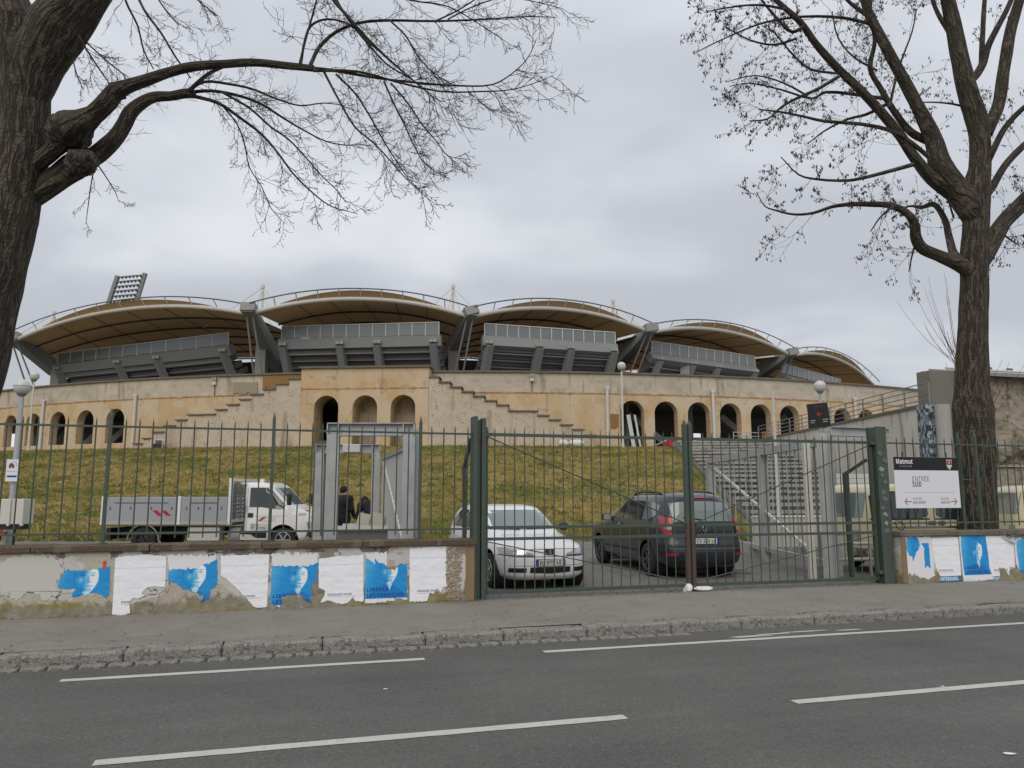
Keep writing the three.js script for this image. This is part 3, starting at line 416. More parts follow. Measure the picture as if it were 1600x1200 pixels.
// ---------------------------------------------------------------- the stadium
{
  const W = 26;
  const streak = (a, y, s) => fbm(a * 2.6, y * 0.22 + 3, 4, 4096, 4096, s);
  M.ochreWall = std({
    map: tex(1024, 512, (u, v) => {
      const a = u * W, y = v * 9; const n = fbm(u * 13, v * 5, 5, 13, 5, 101), f = fbm(u * 60, v * 22, 4, 60, 22, 102), st = fbm(u * 70, v * 2, 4, 70, 2, 103), p = fbm(u * 22, v * 8, 4, 22, 8, 104);
      let c = mix3([0.53, 0.39, 0.225], [0.57, 0.45, 0.3], sst(0.3, 0.7, n)); c = mix3(c, [0.56, 0.48, 0.365], sst(0.5, 0.72, p) * 0.6); c = mix3(c, [0.47, 0.31, 0.165], sst(0.42, 0.28, p) * 0.45);
      c = mix3(c, [0.22, 0.17, 0.12], sst(0.6, 0.82, st * 0.7 + f * 0.3) * 0.5); if (f > 0.72) c = mix3(c, [0.3, 0.24, 0.17], 0.5); const k = 0.92 + 0.16 * f; return c.map((x) => x * k);
    }, 1 / W, 1 / 9), bumpMap: grainBump, bumpScale: 0.015,
  });
  M.concreteBand = std({
    map: tex(1024, 256, (u, v) => {
      const n = fbm(u * 14, v * 4, 5, 14, 4, 111), f = fbm(u * 70, v * 20, 4, 70, 20, 112), st = fbm(u * 90, v * 2, 4, 90, 2, 113), p = fbm(u * 30, v * 8, 4, 30, 8, 114);
      let c = mix3([0.43, 0.385, 0.305], [0.52, 0.46, 0.365], n); c = mix3(c, [0.55, 0.48, 0.39], sst(0.58, 0.68, p) * 0.7); c = mix3(c, [0.36, 0.32, 0.26], sst(0.38, 0.28, p) * 0.6); c = mix3(c, [0.15, 0.13, 0.1], sst(0.6, 0.78, st) * 0.5); const k = 0.92 + 0.16 * f; return c.map((x) => x * k);
    }, 1 / W, 1 / 6), bumpMap: grainBump, bumpScale: 0.015,
  });
  M.stairWall = std({
    map: tex(1024, 512, (u, v) => {
      const n = fbm(u * 9, v * 6, 5, 9, 6, 121), f = fbm(u * 50, v * 34, 4, 50, 34, 122), st = fbm(u * 46, v * 1.6, 4, 46, 4096, 123), g = vn(u * 300, v * 200, 300, 200, 124), pk = fbm(u * 26, v * 16, 3, 26, 16, 125);
      let c = mix3([0.50, 0.43, 0.33], [0.58, 0.51, 0.41], n); c = mix3(c, [0.3, 0.2, 0.14], sst(0.56, 0.72, st) * 0.5); c = mix3(c, [0.16, 0.13, 0.1], sst(0.62, 0.78, st * 0.7 + n * 0.3) * 0.7); if (g > 0.8 && pk > 0.52) c = [0.2, 0.16, 0.115]; const k = 0.92 + 0.16 * f; return c.map((x) => x * k);
    }, 1 / 16, 1 / 8), bumpMap: grainBump, bumpScale: 0.02,
  });
}
M.tileLine = std({ map: tex(512, 64, (u, v) => { const n = fbm(u * 120, v * 4, 3, 120, 4, 131), b = vn(u * 200, 1, 200, 4, 132); const c = mix3([0.42, 0.2, 0.08], [0.45, 0.33, 0.18], sst(0.4, 0.6, n)); return c.map((x) => x * (0.7 + 0.5 * b)); }, 1 / 20, 1) });
M.darkCap = std({ map: tex(256, 64, (u, v) => { const n = fbm(u * 40, v * 8, 4, 40, 8, 141), k = 0.085 + 0.09 * n; return [k * 1.2, k, k * 0.8]; }, 1 / 6, 1) });
M.steelGrey = std({ color: L(0.205, 0.215, 0.212), roughness: 0.6, bumpMap: grainBump, bumpScale: 0.004 });
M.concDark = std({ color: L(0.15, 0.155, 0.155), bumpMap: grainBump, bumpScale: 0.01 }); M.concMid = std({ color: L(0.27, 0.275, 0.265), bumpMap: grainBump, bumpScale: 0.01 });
M.concLight = std({ map: tex(256, 512, (u, v) => { const n = fbm(u * 5, v * 5, 5, 5, 5, 151), st = fbm(u * 22, v * 2, 4, 22, 2, 152); let k = 0.34 + 0.12 * (n - 0.5); k *= 1 - 0.4 * sst(0.58, 0.75, st); return [k * 1.03, k, k * 0.92]; }, 1 / 5, 1 / 6), bumpMap: grainBump, bumpScale: 0.012 });
M.whiteTube = std({ color: L(0.56, 0.55, 0.51), roughness: 0.5 }); M.darkTube = std({ color: L(0.10, 0.11, 0.115), roughness: 0.5 });
M.membrane = phy({ color: L(0.40, 0.26, 0.125), roughness: 0.9, transmission: 0.08, thickness: 0, map: tex(256, 256, (u, v) => { const n = fbm(u * 5, v * 20, 4, 5, 20, 161), k = 0.86 + 0.28 * n; return [k, k, k]; }, 1, 1) });
M.ribDark = std({ color: L(0.075, 0.06, 0.05) }); M.purlin = std({ color: L(0.2, 0.15, 0.1) });
M.screen = phy({ color: L(0.30, 0.34, 0.35), roughness: 0.25, transmission: 0.45, thickness: 0 });
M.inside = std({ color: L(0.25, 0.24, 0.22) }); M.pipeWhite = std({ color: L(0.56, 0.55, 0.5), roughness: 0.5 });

const stadium = thing('stadium', 'long pale stadium with arcaded wall, central portico and five arched roof canopies', 'stadium');
const WT = 11.3, STR = 9.5, BASE = 5.0;
// place a flat outline drawn in (arc, y) on the curved wall, as one chord
function onArc(g, a0, a1, r, push = 0) {
  const p0 = ring(a0, r), p1 = ring(a1, r), x = p1.clone().sub(p0), k = x.length() / (a1 - a0); x.normalize(); const out = V(-x.z, 0, x.x); if (out.z < 0) out.negate();
  const p = g.attributes.position; for (let i = 0; i < p.count; i++) { const u = (p.getX(i) - a0) * k, y = p.getY(i), z = p.getZ(i) + push; p.setXYZ(i, p0.x + x.x * u + out.x * z, y, p0.z + x.z * u + out.z * z); } g.computeVertexNormals(); return g;
}
function archHole(c, w, y0, apex) { const h = new THREE.Path(), r = w / 2; h.moveTo(c - r, y0); h.lineTo(c - r, apex - r); h.absarc(c, apex - r, r, Math.PI, 0, true); h.lineTo(c + r, y0); h.closePath(); return h; }
{
  let wall = null;
  const archL = []; for (let k = 0; k < 8; k++) archL.push(-30.2 - k * 3.5); const archR = []; for (let k = 0; k < 11; k++) archR.push(14.42 + k * 2.9);
  const cuts = new Set([-60, -26.6, -20, -12, -2, 5, 11.2, 12.6]); archL.forEach((c) => { cuts.add(c + 1.75); cuts.add(c - 1.75); }); archR.forEach((c) => { cuts.add(c + 1.45); cuts.add(c - 1.45); }); cuts.add(52);
  const xs = [...cuts].map((x) => Math.round(x * 100) / 100).sort((a, b) => a - b).filter((x, i, l) => !i || x - l[i - 1] > 0.15);
  for (let i = 0; i < xs.length - 1; i++) {
    const a = xs[i], b = xs[i + 1], c = [...archL, ...archR].find((q) => q > a && q < b), right = c > 0;
    const holes = a === -12 ? [-9.92, -6.86, -3.87].map((q) => archHole(q, 2.0, BASE + 0.1, 9.24)) : c !== undefined ? [archHole(c, right ? 2.0 : 2.05, right ? BASE + 0.1 : 5.82, right ? 9.02 : 8.8)] : [];
    const bay = onArc(slab([[a, BASE], [b, BASE], [b, STR], [a, STR]], 0.75, holes), a, b, SC.R, -0.75); if (!wall) wall = part('arcade_wall', bay, M.ochreWall, stadium); else part('wall_bay', bay, M.ochreWall, wall);
    part('upper_wall', onArc(slab([[a, STR + 0.1], [b, STR + 0.1], [b, WT - 0.14], [a, WT - 0.14]], 0.75), a, b, SC.R, -0.75), M.concreteBand, wall);
    part('tile_course', onArc(slab([[a, STR], [b, STR], [b, STR + 0.1], [a, STR + 0.1]], 0.79), a, b, SC.R, -0.75), M.tileLine, wall);
    part('coping', onArc(slab([[a, WT - 0.14], [b, WT - 0.14], [b, WT], [a, WT]], 1.0), a, b, SC.R, -0.83), M.darkCap, wall);
  }
  // the gallery behind the arches: floor, back wall, ceiling, and the raking undersides of the stairs in it
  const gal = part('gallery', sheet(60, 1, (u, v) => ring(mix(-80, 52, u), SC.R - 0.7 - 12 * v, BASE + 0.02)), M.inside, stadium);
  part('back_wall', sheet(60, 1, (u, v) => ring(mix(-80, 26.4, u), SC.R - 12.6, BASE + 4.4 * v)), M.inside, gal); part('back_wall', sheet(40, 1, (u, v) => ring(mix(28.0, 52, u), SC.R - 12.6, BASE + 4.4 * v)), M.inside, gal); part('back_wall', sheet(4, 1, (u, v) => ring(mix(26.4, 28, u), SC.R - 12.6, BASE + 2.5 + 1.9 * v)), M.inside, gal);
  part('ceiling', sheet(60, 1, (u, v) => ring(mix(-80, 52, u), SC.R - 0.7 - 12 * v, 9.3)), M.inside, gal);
  for (const [a, f] of [[-43.4, 1], [-36.2, 1], [-33, 1], [17, -1], [26, -1], [29.4, 1]]) part('stair_flight', bar(ring(a - 1.6 * f, SC.R - 3, 5.6), ring(a + 1.8 * f, SC.R - 3.6, 8.3), 0.5, 1.2), M.concMid, gal);
  for (const a of [15.2, 21.4, 27.3, 30.2, 33.2]) part('pillar', rod(ring(a, SC.R - 4, 5), ring(a, SC.R - 4, 9.3), 0.28, 12), M.concMid, gal);
  part('window_frame', merge([bar(ring(-29.5, SC.R - 0.6, 5.9), ring(-29.5, SC.R - 0.6, 7.0), 0.1), bar(ring(-28.9, SC.R - 0.6, 5.9), ring(-28.9, SC.R - 0.6, 7.0), 0.1), bar(ring(-29.5, SC.R - 0.6, 7.0), ring(-28.9, SC.R - 0.6, 7.0), 0.1), bar(ring(-29.5, SC.R - 0.6, 6.3), ring(-28.9, SC.R - 0.6, 6.3), 0.1)]), M.pipeWhite, gal, 'small white frame standing in an arch');
  // rain pipes, wall lamps, repainted patches
  for (const [a, t] of [[-39.12, 9.75], [-27.96, 9.75], [12.3, 9.9], [21.45, 9.85], [36.1, 9.85], [-47, 9.75]]) {
    const p = part('rain_pipe', rod(ring(a, SC.R + 0.16, BASE), ring(a, SC.R + 0.16, t), 0.13, 10), M.pipeWhite, stadium);
    for (const y of [6.4, 7.6, 8.8]) part('pipe_collar', rod(ring(a, SC.R + 0.16, y), ring(a, SC.R + 0.16, y + 0.08), 0.15, 10), M.pipeWhite, p);
    part('pipe_head', bar(ring(a, SC.R + 0.14, t), ring(a, SC.R + 0.14, t + 0.2), 0.3), M.pipeWhite, p);
  }
  for (const a of [-20.2, 6.2]) { const l = part('wall_lamp', bar(ring(a, SC.R + 0.16, 10.75), ring(a, SC.R + 0.16, 11.05), 0.34), M.concLight, stadium); part('lamp_glass', bar(ring(a, SC.R + 0.14, 10.45), ring(a, SC.R + 0.14, 10.72), 0.3), M.pipeWhite, l); part('conduit', rod(ring(a, SC.R + 0.05, 9.6), ring(a, SC.R + 0.05, 10.45), 0.035), M.darkTube, l); }
  const patchy = (a0, a1, y0, y1, mat, seed) => { const r = rng(seed), pts = [], n = 9; for (let i = 0; i <= n; i++) pts.push([mix(a0, a1, i / n) + (r() - 0.5) * 0.2, y0 + (r() - 0.5) * 0.3]); for (let i = n; i >= 0; i--) pts.push([mix(a0, a1, i / n), y1 + (r() - 0.5) * 0.1]); return onArc(slab(pts, 0.012), a0, a1, SC.R, 0); };
  const brown = std({ color: L(0.26, 0.15, 0.05), bumpMap: grainBump, bumpScale: 0.01 }), drab = std({ color: L(0.30, 0.26, 0.19), bumpMap: grainBump, bumpScale: 0.01 });
  part('paint_patch', patchy(-15.9, -12.6, 10.05, 11.1, brown, 1), brown, stadium, 'dark brown repainted patch of wall beside the portico'); part('paint_patch', patchy(-18.6, -16.4, 9.7, 10.6, drab, 2), drab, stadium, 'drab repainted patch of wall'); part('paint_patch', patchy(12.55, 13.3, 6.75, 7.9, brown, 3), brown, stadium, 'brown square patch of render beside the first right arch');
}
{ // portico with three blind arches, and the two stepped stair walls
  const RP = SC.R + 1.3, A = (a) => a, g = part('portico', onArc(slab([[-12.0, BASE], [-1.9, BASE], [-1.9, 9.7], [-12.0, 9.7]], 1.3, [archHole(-9.92, 1.93, BASE + 0.1, 9.2), archHole(-6.86, 1.93, BASE + 0.1, 9.2), archHole(-3.87, 1.93, BASE + 0.1, 9.2)]), -12, -1.9, RP, -1.3), M.ochreWall, stadium);
  for (const c of [-6.86, -3.87]) part('arch_back', onArc(slab([[c - 1.3, BASE], [c + 1.3, BASE], [c + 1.3, 9.4], [c - 1.3, 9.4]], 0.1), c - 1.3, c + 1.3, RP, -2.3), M.stairWall, g);
  part('attic', onArc(slab([[-12.0, 9.8], [-1.9, 9.8], [-1.9, 11.38], [-12.0, 11.38]], 1.3), -12, -1.9, RP, -1.3), M.ochreWall, g);
  part('tile_course', onArc(slab([[-12.0, 9.7], [-1.9, 9.7], [-1.9, 9.8], [-12.0, 9.8]], 1.33), -12, -1.9, RP, -1.3), M.tileLine, g);
  part('coping', onArc(slab([[-12.15, 11.38], [-1.75, 11.38], [-1.75, 11.52], [-12.15, 11.52]], 1.6), -12.15, -1.75, RP, -1.4), M.darkCap, g);
  const LS = [[-12.98, -12.02, 10.62], [-14.02, -12.98, 10.23], [-15.06, -14.02, 9.84], [-16.1, -15.06, 9.45], [-17.05, -16.1, 9.06], [-18.12, -17.05, 8.67], [-19.1, -18.12, 8.28], [-21.65, -19.1, 7.93], [-22.7, -21.65, 7.53], [-23.75, -22.7, 7.08], [-24.8, -23.75, 6.58], [-25.8, -24.8, 6.09], [-26.7, -25.8, 5.67]];
  const RS = [[-1.88, -1.14, 10.64], [-1.14, -0.28, 10.23], [-0.28, 0.62, 9.83], [0.62, 1.5, 9.47], [1.5, 2.4, 9.12], [2.4, 3.3, 8.77], [3.3, 4.22, 8.43], [4.22, 6.46, 7.98], [6.46, 7.34, 7.64], [7.34, 8.24, 7.3], [8.24, 9.17, 6.92], [9.17, 10.06, 6.56], [10.06, 10.95, 6.12]];
  for (const [list, lab] of [[LS, 'stepped stair wall left of the portico'], [RS, 'stepped stair wall right of the portico']]) {
    let root = null;
    for (const [a, b, y] of list) {
      const m = onArc(slab([[a, BASE - 0.2], [b, BASE - 0.2], [b, y - 0.1], [a, y - 0.1]], 1.28), a, b, RP, -1.3); if (!root) root = part('stair_wall', m, M.stairWall, stadium, lab); else part('wall_step', m, M.stairWall, root);
      const lo = list === LS ? a - 0.12 : a, hi = list === LS ? b : b + 0.12; part('step_slab', onArc(slab([[lo, y - 0.1], [hi, y - 0.1], [hi, y], [lo, y]], 1.42), lo, hi, RP, -1.3), M.darkCap, root);
    }
  }
}
// roof canopies, raking beams and stands; plan points measured in metres
{
  const TIP = [[-51.1, 77.5], [-22.85, 65.4], [-3.7, 66.6], [13.4, 73.2], [31.7, 86.1], [54, 113]], HUB = [-13, 112], DEEP = 26;
  const inner = TIP.map(([x, d]) => { const dx = HUB[0] - x, dd = HUB[1] - d, l = Math.hypot(dx, dd); return [x + dx / l * DEEP, d + dd / l * DEEP]; });
  inner[0] = [-57, 102]; const YO = 17.0, YI = 16.6;
  for (let k = 0; k < 5; k++) {
    const A = TIP[k], B = TIP[k + 1], a = inner[k], b = inner[k + 1], rise = k === 0 ? 1.85 : k === 4 ? 1.9 : 1.5;
    const S = (u, v) => { const x = mix(mix(A[0], B[0], u), mix(a[0], b[0], u), v), d = mix(mix(A[1], B[1], u), mix(a[1], b[1], u), v); const e = 0.5 - 0.5 * Math.pow(Math.abs(2 * u - 1), 2.1) ; return V(x, mix(YO, YI, v) + rise * 2 * e, -d); };
    const line = (v, dy = 0, n = 20) => Array.from({ length: n + 1 }, (_, i) => { const p = S(0.02 + 0.96 * i / n, v); p.y += dy; return p; });
    const can = part('canopy', tube(line(0), 0.2, 60, 8), M.whiteTube, stadium, ['leftmost wide roof canopy', 'roof canopy over the portico', 'third roof canopy', 'fourth roof canopy', 'farthest roof canopy at right'][k]);
    const NR = 6;
    for (let i = 0; i < NR; i++) { const v0 = i / NR, v1 = (i + 1) / NR; part('membrane_panel', sheet(24, 2, (u, v) => S(0.02 + 0.96 * u, mix(v0, v1, v)).add(V(0, 0.05, 0)), (u, v) => [u * 6, v]), M.membrane, can); part('rib', tube(line(v1, -0.08), 0.09, 40, 6), M.ribDark, can); }
    for (const u of [0.2, 0.35, 0.5, 0.65, 0.8]) part('purlin', tube([0, 0.33, 0.66, 1].map((v) => S(u, v).add(V(0, 0.0, 0))), 0.035, 12, 5), M.purlin, can);
    // outer gutter rail held clear of the roof edge by struts, and the white fascia between
    const cx = (A[0] + B[0]) / 2 - HUB[0], cd = (A[1] + B[1]) / 2 - HUB[1], cl = Math.hypot(cx, cd), o = V(cx / cl, 0, -cd / cl);
    const out = (u, q = 1) => S(u, 0).add(o.clone().multiplyScalar(0.6 * q)).add(V(0, 0.78 * q, 0));
    part('outer_rail', tube(Array.from({ length: 21 }, (_, i) => out(0.01 + 0.98 * i / 20)), 0.06, 60, 6), M.darkTube, can);
    for (let i = 1; i < 10; i++) part('strut', rod(S(0.02 + 0.96 * i / 10, 0), out(0.02 + 0.96 * i / 10), 0.055, 6), M.whiteTube, can);
    part('fascia', sheet(40, 2, (u, v) => { const w = 0.12 + 0.76 * u, q = v * Math.pow(Math.sin(Math.PI * u), 0.8); return S(w, 0).add(o.clone().multiplyScalar(0.45 * q)).add(V(0, 0.16 + 0.5 * q, 0)); }, (u, v) => [u * 6, v]), M.membrane, can);
  }
  // raking beams between the canopies, with tie rods
  const END = [[86, 576], [441, 582], [690, 580], [964, 566], [1176, 588]];
  for (let k = 0; k < 5; k++) {
    const t = V(TIP[k][0], 17.3, -TIP[k][1]), e = at(END[k][0], END[k][1], TIP[k][1] + [9, 10.5, 10.5, 10, 8][k]), d = e.clone().sub(t).normalize();
    const side = V(-d.z, 0, d.x).normalize(), g = sheet(1, 1, () => V(0, 0, 0)); const w = 0.5, n = d.clone().cross(side).normalize(); if (n.y < 0) n.negate();
    const cs = (p, h, hw) => [p.clone().addScaledVector(side, -hw).addScaledVector(n, h), p.clone().addScaledVector(side, hw).addScaledVector(n, h), p.clone().addScaledVector(side, hw).addScaledVector(n, -h), p.clone().addScaledVector(side, -hw).addScaledVector(n, -h)];
    const s0 = cs(t.clone().addScaledVector(d, -0.5), 0.42, w), s1 = cs(e, 0.85, w), P = [], idx = []; for (const p of [...s0, ...s1]) P.push(p.x, p.y, p.z); for (let i = 0; i < 4; i++) { const j = (i + 1) % 4; idx.push(i, j, 4 + i, j, 4 + j, 4 + i); } idx.push(0, 2, 1, 0, 3, 2, 4, 5, 6, 4, 6, 7);
    let bg = new THREE.BufferGeometry(); bg.setAttribute('position', new THREE.Float32BufferAttribute(P, 3)); bg.setIndex(idx); bg = bg.toNonIndexed(); bg.computeVertexNormals(); bg = boxUV(bg);
    const b = part('raking_beam', bg, M.steelGrey, stadium); part('beam_cap', bar(t.clone().addScaledVector(d, -0.65).add(V(0, 0.05, 0)), t.clone().addScaledVector(d, 0.35).add(V(0, 0.15, 0)), 1.25, 0.75), M.concMid, b);
    const col = at([92, 409, 709, 1068, 1200][k], 560, TIP[k][1] + 5.5); part('column', boxUV(box(0.95, 5.2, 0.95, col.x, [12.2, 12.6, 12.6, 12.2, 11][k], col.z)), M.concMid, b);
    const foot = at([50, 404, 716, 987, 1216][k], [600, 578, 578, 582, 592][k], TIP[k][1] + 3); for (const q of [-0.25, 0.25]) part('tie_rod', rod(t.clone().add(V(q, -0.2, 0)), foot.clone().add(V(q * 1.6, -0.6, 0)), 0.085, 6), M.concMid, b);
    if (k < 4) { const m = at([85, 411, 708, 958][k], [490, 449, 449, 472][k], TIP[k][1] + 12), mast = part('roof_mast', rod(m.clone().setY(17.2), m, 0.15, 8, 0.11), M.whiteTube, stadium); for (const q of [-4.5, -1, 1.6, 4.5]) part('mast_stay', rod(m, m.clone().add(V(q, 17.6 - m.y, Math.abs(q) * 0.8)), 0.05, 5), M.whiteTube, mast); part('mast_head', rod(m.clone().add(V(0, -0.1, 0)), m.clone().add(V(0, 0.25, 0)), 0.2, 10), M.whiteTube, mast); }
  }
  // upper stands: glazed screen, parapet, raking brackets, dark undersides of the terraces
  const SP = [[[-49.5, 82.65], [-26.84, 71.6]], [[-21, 68.85], [-6.5, 67.15]], [[-2.47, 67.7], [9.76, 71.6]], [[13.94, 75.65], [27, 84.4]], [[31.6, 89], [44, 102]]];
  const BR = [[0.02, 0.4, 0.63, 0.985], [0.02, 0.385, 0.62, 0.97], [0.03, 0.4, 0.64, 0.98], [0.06, 0.36, 0.6, 0.98], [0.1, 0.5, 0.9]];
  SP.forEach(([a, b], k) => {
    const p0 = V(a[0], 0, -a[1]), p1 = V(b[0], 0, -b[1]), x = p1.clone().sub(p0), Ln = x.length(); x.normalize(); const inw = V(x.z, 0, -x.x); if (inw.z > 0) inw.negate();
    const P = (u, y, q) => p0.clone().addScaledVector(x, u * Ln).addScaledVector(inw, q).setY(y);
    const st = part('stand', bar(P(-0.015, 15.0, 0.1), P(1.015, 15.0, 0.1), 0.95, 0.7), M.steelGrey, stadium, 'grey concrete parapet of an upper stand'); 
    for (let i = 0; i < 12; i++) { const u0 = i / 12, u1 = (i + 1) / 12; part('glass_panel', bar(P((u0 + u1) / 2, 15.52, 0), P((u0 + u1) / 2, 16.62, 0), Ln / 12 - 0.09, 0.03).applyMatrix4(new THREE.Matrix4()), M.screen, st); }
    st.children.forEach((c) => { const g = c.geometry; g.computeBoundingBox(); const ce = g.boundingBox.getCenter(V(0, 0, 0)); g.translate(-ce.x, -ce.y, -ce.z).rotateY(Math.atan2(-x.z, x.x)).translate(ce.x, ce.y, ce.z); });
    for (let i = 0; i <= 12; i++) part('screen_post', rod(P(i / 12, 15.45, -0.03), P(i / 12, 16.66, -0.03), 0.05, 6), M.whiteTube, st);
    part('screen_rail', rod(P(0, 16.66, -0.03), P(1, 16.66, -0.03), 0.05, 6), M.whiteTube, st);
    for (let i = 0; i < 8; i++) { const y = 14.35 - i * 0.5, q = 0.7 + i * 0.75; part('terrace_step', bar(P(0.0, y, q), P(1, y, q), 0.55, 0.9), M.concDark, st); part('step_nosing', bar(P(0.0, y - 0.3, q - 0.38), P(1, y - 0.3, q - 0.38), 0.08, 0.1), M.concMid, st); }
    for (const u of BR[k]) { const t0 = P(u, 14.75, -0.25), t1 = P(u, 10.9, 2.1); part('bracket', bar(t0, t1, 0.62, 0.7), M.steelGrey, st); part('bracket_cap', bar(t0.clone().add(V(0, 0.02, 0)), t0.clone().add(V(0, 0.3, 0)), 0.66, 0.72), M.concLight, st); }
  });
  // the lower seating behind, seen between the stands
  const back = part('lower_terrace', sheet(40, 1, (u, v) => { const t = mix(-0.75, 1.1, u); return V(HUB[0] + Math.sin(t) * (43 - 10 * v), 14.4 - 5 * v, -(HUB[1] + 4 - Math.cos(t) * (43 - 10 * v))); }), M.concDark, stadium);
}
// floodlight tower behind the left canopy
{
  const f = thing('floodlight_tower', 'tilted grey floodlight rack on a mast rising behind the left canopy', 'floodlight'); const D = 150, tl = at(184, 431, D), tr = at(227, 427, D), bl = at(169, 476, D), br = at(213, 472, D);
  const m = M.steelGrey; part('frame', merge([bar(tl, bl, 0.7), bar(tr, br, 0.7), bar(bl, br, 0.5)]), m, f); const mid = bl.clone().add(br).multiplyScalar(0.5); part('mast', rod(mid.clone().setY(0), mid.clone().add(V(0, 1, -1)), 1.2, 12, 0.7), m, f);
  for (let i = 0; i < 6; i++) { const v = (i + 0.3) / 6, a = tl.clone().lerp(bl, v), b = tr.clone().lerp(br, v); const row = part('crossbar', bar(a, b, 0.22), m, f); for (let k = 0; k < 7; k++) { const p = a.clone().lerp(b, (k + 0.8) / 7.6).add(V(0, -0.25, 0.3)); part('lamp', rod(p, p.clone().add(V(0.1, -0.2, 0.4)), 0.18, 8, 0.25), M.darkTube, row); } }
}
// the great stair right of the bank, its flanking walls and the terrace on top
{
  let stair = null; const noses = [], rs = rng(173); const n = 19, a0 = [12.2, 58.2], a1 = [9.4, 29], b0 = [19, 57], b1 = [14.6, 29];
  M.step = std({ map: tex(512, 256, (u, v) => { const q = fbm(u * 20, v * 6, 4, 20, 6, 171), g = vn(u * 120, v * 60, 120, 60, 172); let k = 0.32 + 0.2 * (q - 0.5) + 0.08 * (g - 0.5); if (q > 0.64) k *= 0.6; return [k * 1.03, k, k * 0.93]; }, 1 / 4, 1 / 2), bumpMap: grainBump, bumpScale: 0.02 });
  for (let i = 0; i < n; i++) { const v0 = i / n, v1 = (i + 1) / n, y = 5.3 * (1 - v0), P = (s, e, v) => [mix(s[0], e[0], v), mix(s[1], e[1], v)]; const A = P(a0, a1, v0), B = P(b0, b1, v0), C = P(b0, b1, v1 + 0.004), Dd = P(a0, a1, v1 + 0.004);
    const sh = slab([[A[0], A[1]], [B[0], B[1]], [C[0], C[1]], [Dd[0], Dd[1]]].reverse(), y + 0.1); sh.rotateX(-Math.PI / 2).translate(0, -0.1, 0); const cuts = [0, 0.2 + 0.14 * rs(), 0.44 + 0.14 * rs(), 0.7 + 0.14 * rs(), 1]; for (let k = 0; k < 4; k++) { const e = 0.16 + 0.2 * rs(), xa = mix(Dd[0], C[0], cuts[k]) + 0.02, xb = mix(Dd[0], C[0], cuts[k + 1]) - 0.02, ya = mix(Dd[1], C[1], cuts[k]), yb = mix(Dd[1], C[1], cuts[k + 1]); noses.push(boxUV(slab([[xa, ya - e], [xb, yb - e], [xb, yb + 0.5], [xa, ya + 0.5]], 0.12 + 0.04 * rs(), [], 0).rotateX(-Math.PI / 2).translate(0, y - 0.1 + 0.03 * rs(), 0))); } if (!stair) stair = struct('stairway', boxUV(sh), M.step); else part('step', boxUV(sh), M.step, stair); }
  for (const q of noses) part('tread_stone', q, M.step, stair);
  const rw = thing('retaining_wall', 'long bare concrete retaining wall with railing, right of the stone stairway', 'wall'); const w0 = V(18.4, 0, -58), w1 = V(18.6, 0, -34.4); M.bareWall = std({ map: tex(512, 256, (u, v) => { const n_ = fbm(u * 10, v * 5, 5, 10, 5, 153), st = fbm(u * 50, v * 2, 4, 50, 2, 154); let k = 0.56 + 0.14 * (n_ - 0.5); k *= 1 - 0.4 * sst(0.6, 0.76, st); return [k * 1.03, k * 0.97, k * 0.86]; }, 1 / 12, 1 / 6), bumpMap: grainBump, bumpScale: 0.012 }); 
  part('wall_body', sheet(30, 6, (u, v) => w0.clone().lerp(w1, u).setY(-0.1 + 5.55 * v), (u, v) => [u * 24, v * 5.5]), M.bareWall, rw); part('wall_back', sheet(1, 1, (u, v) => w0.clone().lerp(w1, u).add(V(0.4, 0, 0)).setY(-0.1 + 5.55 * v)), M.concLight, rw); part('end_face', sheet(1, 1, (u, v) => w1.clone().add(V(0.4 * u, 0, 0)).setY(-0.1 + 5.55 * v)), M.concLight, rw);
  part('coping', bar(w0.clone().add(V(0.2, 5.5, 0)), w1.clone().add(V(0.2, 5.5, 0.1)), 0.55, 0.14), M.copingGrey, rw);
  for (let i = 0; i <= 11; i++) part('railing_post', bar(w0.clone().lerp(w1, i / 11).add(V(0.2, 5.5, 0)), w0.clone().lerp(w1, i / 11).add(V(0.2, 6.55, 0)), 0.06), M.steelGrey, rw);
  for (const y of [5.8, 6.05, 6.3, 6.55]) part('rail', rod(w0.clone().add(V(0.2, y, 0)), w1.clone().add(V(0.2, y, 0)), 0.025, 6), M.steelGrey, rw);
  struct('terrace', slab([[12, 57.6], [18.7, 57.6], [18.7, 34.6], [19.3, 36.6], [40, 44], [60, 60], [50, 90], [20, 66]].map(([x, d]) => [x, d]).reverse(), 0.3).rotateX(-Math.PI / 2).translate(0, 5.0, 0), M.concMid);
  // mural pillar and drain stack at the corner
  const mu = thing('mural_pillar', 'concrete pillar painted with a blue and black mural beside the rough building', 'pillar'); const mT = tex(128, 512, (u, v) => { const a = fbm(u * 4, v * 22, 4, 4096, 4096, 181), b = fbm(u * 9 + a, v * 40, 3, 4096, 4096, 182); return b > 0.56 ? [0.33, 0.38, 0.40] : a > 0.5 ? [0.03, 0.045, 0.06] : [0.10, 0.15, 0.18]; });
  const c = at(1459, 700, 33); part('shaft', box(0.86, 5.4, 0.7, c.x, 2.65, c.z), std({ map: mT }), mu); const dp = at(1477, 700, 32.4); part('edge_pipe', rod(V(dp.x, -0.1, dp.z), V(dp.x, 5.3, dp.z), 0.3, 14), M.concLight, mu);
}
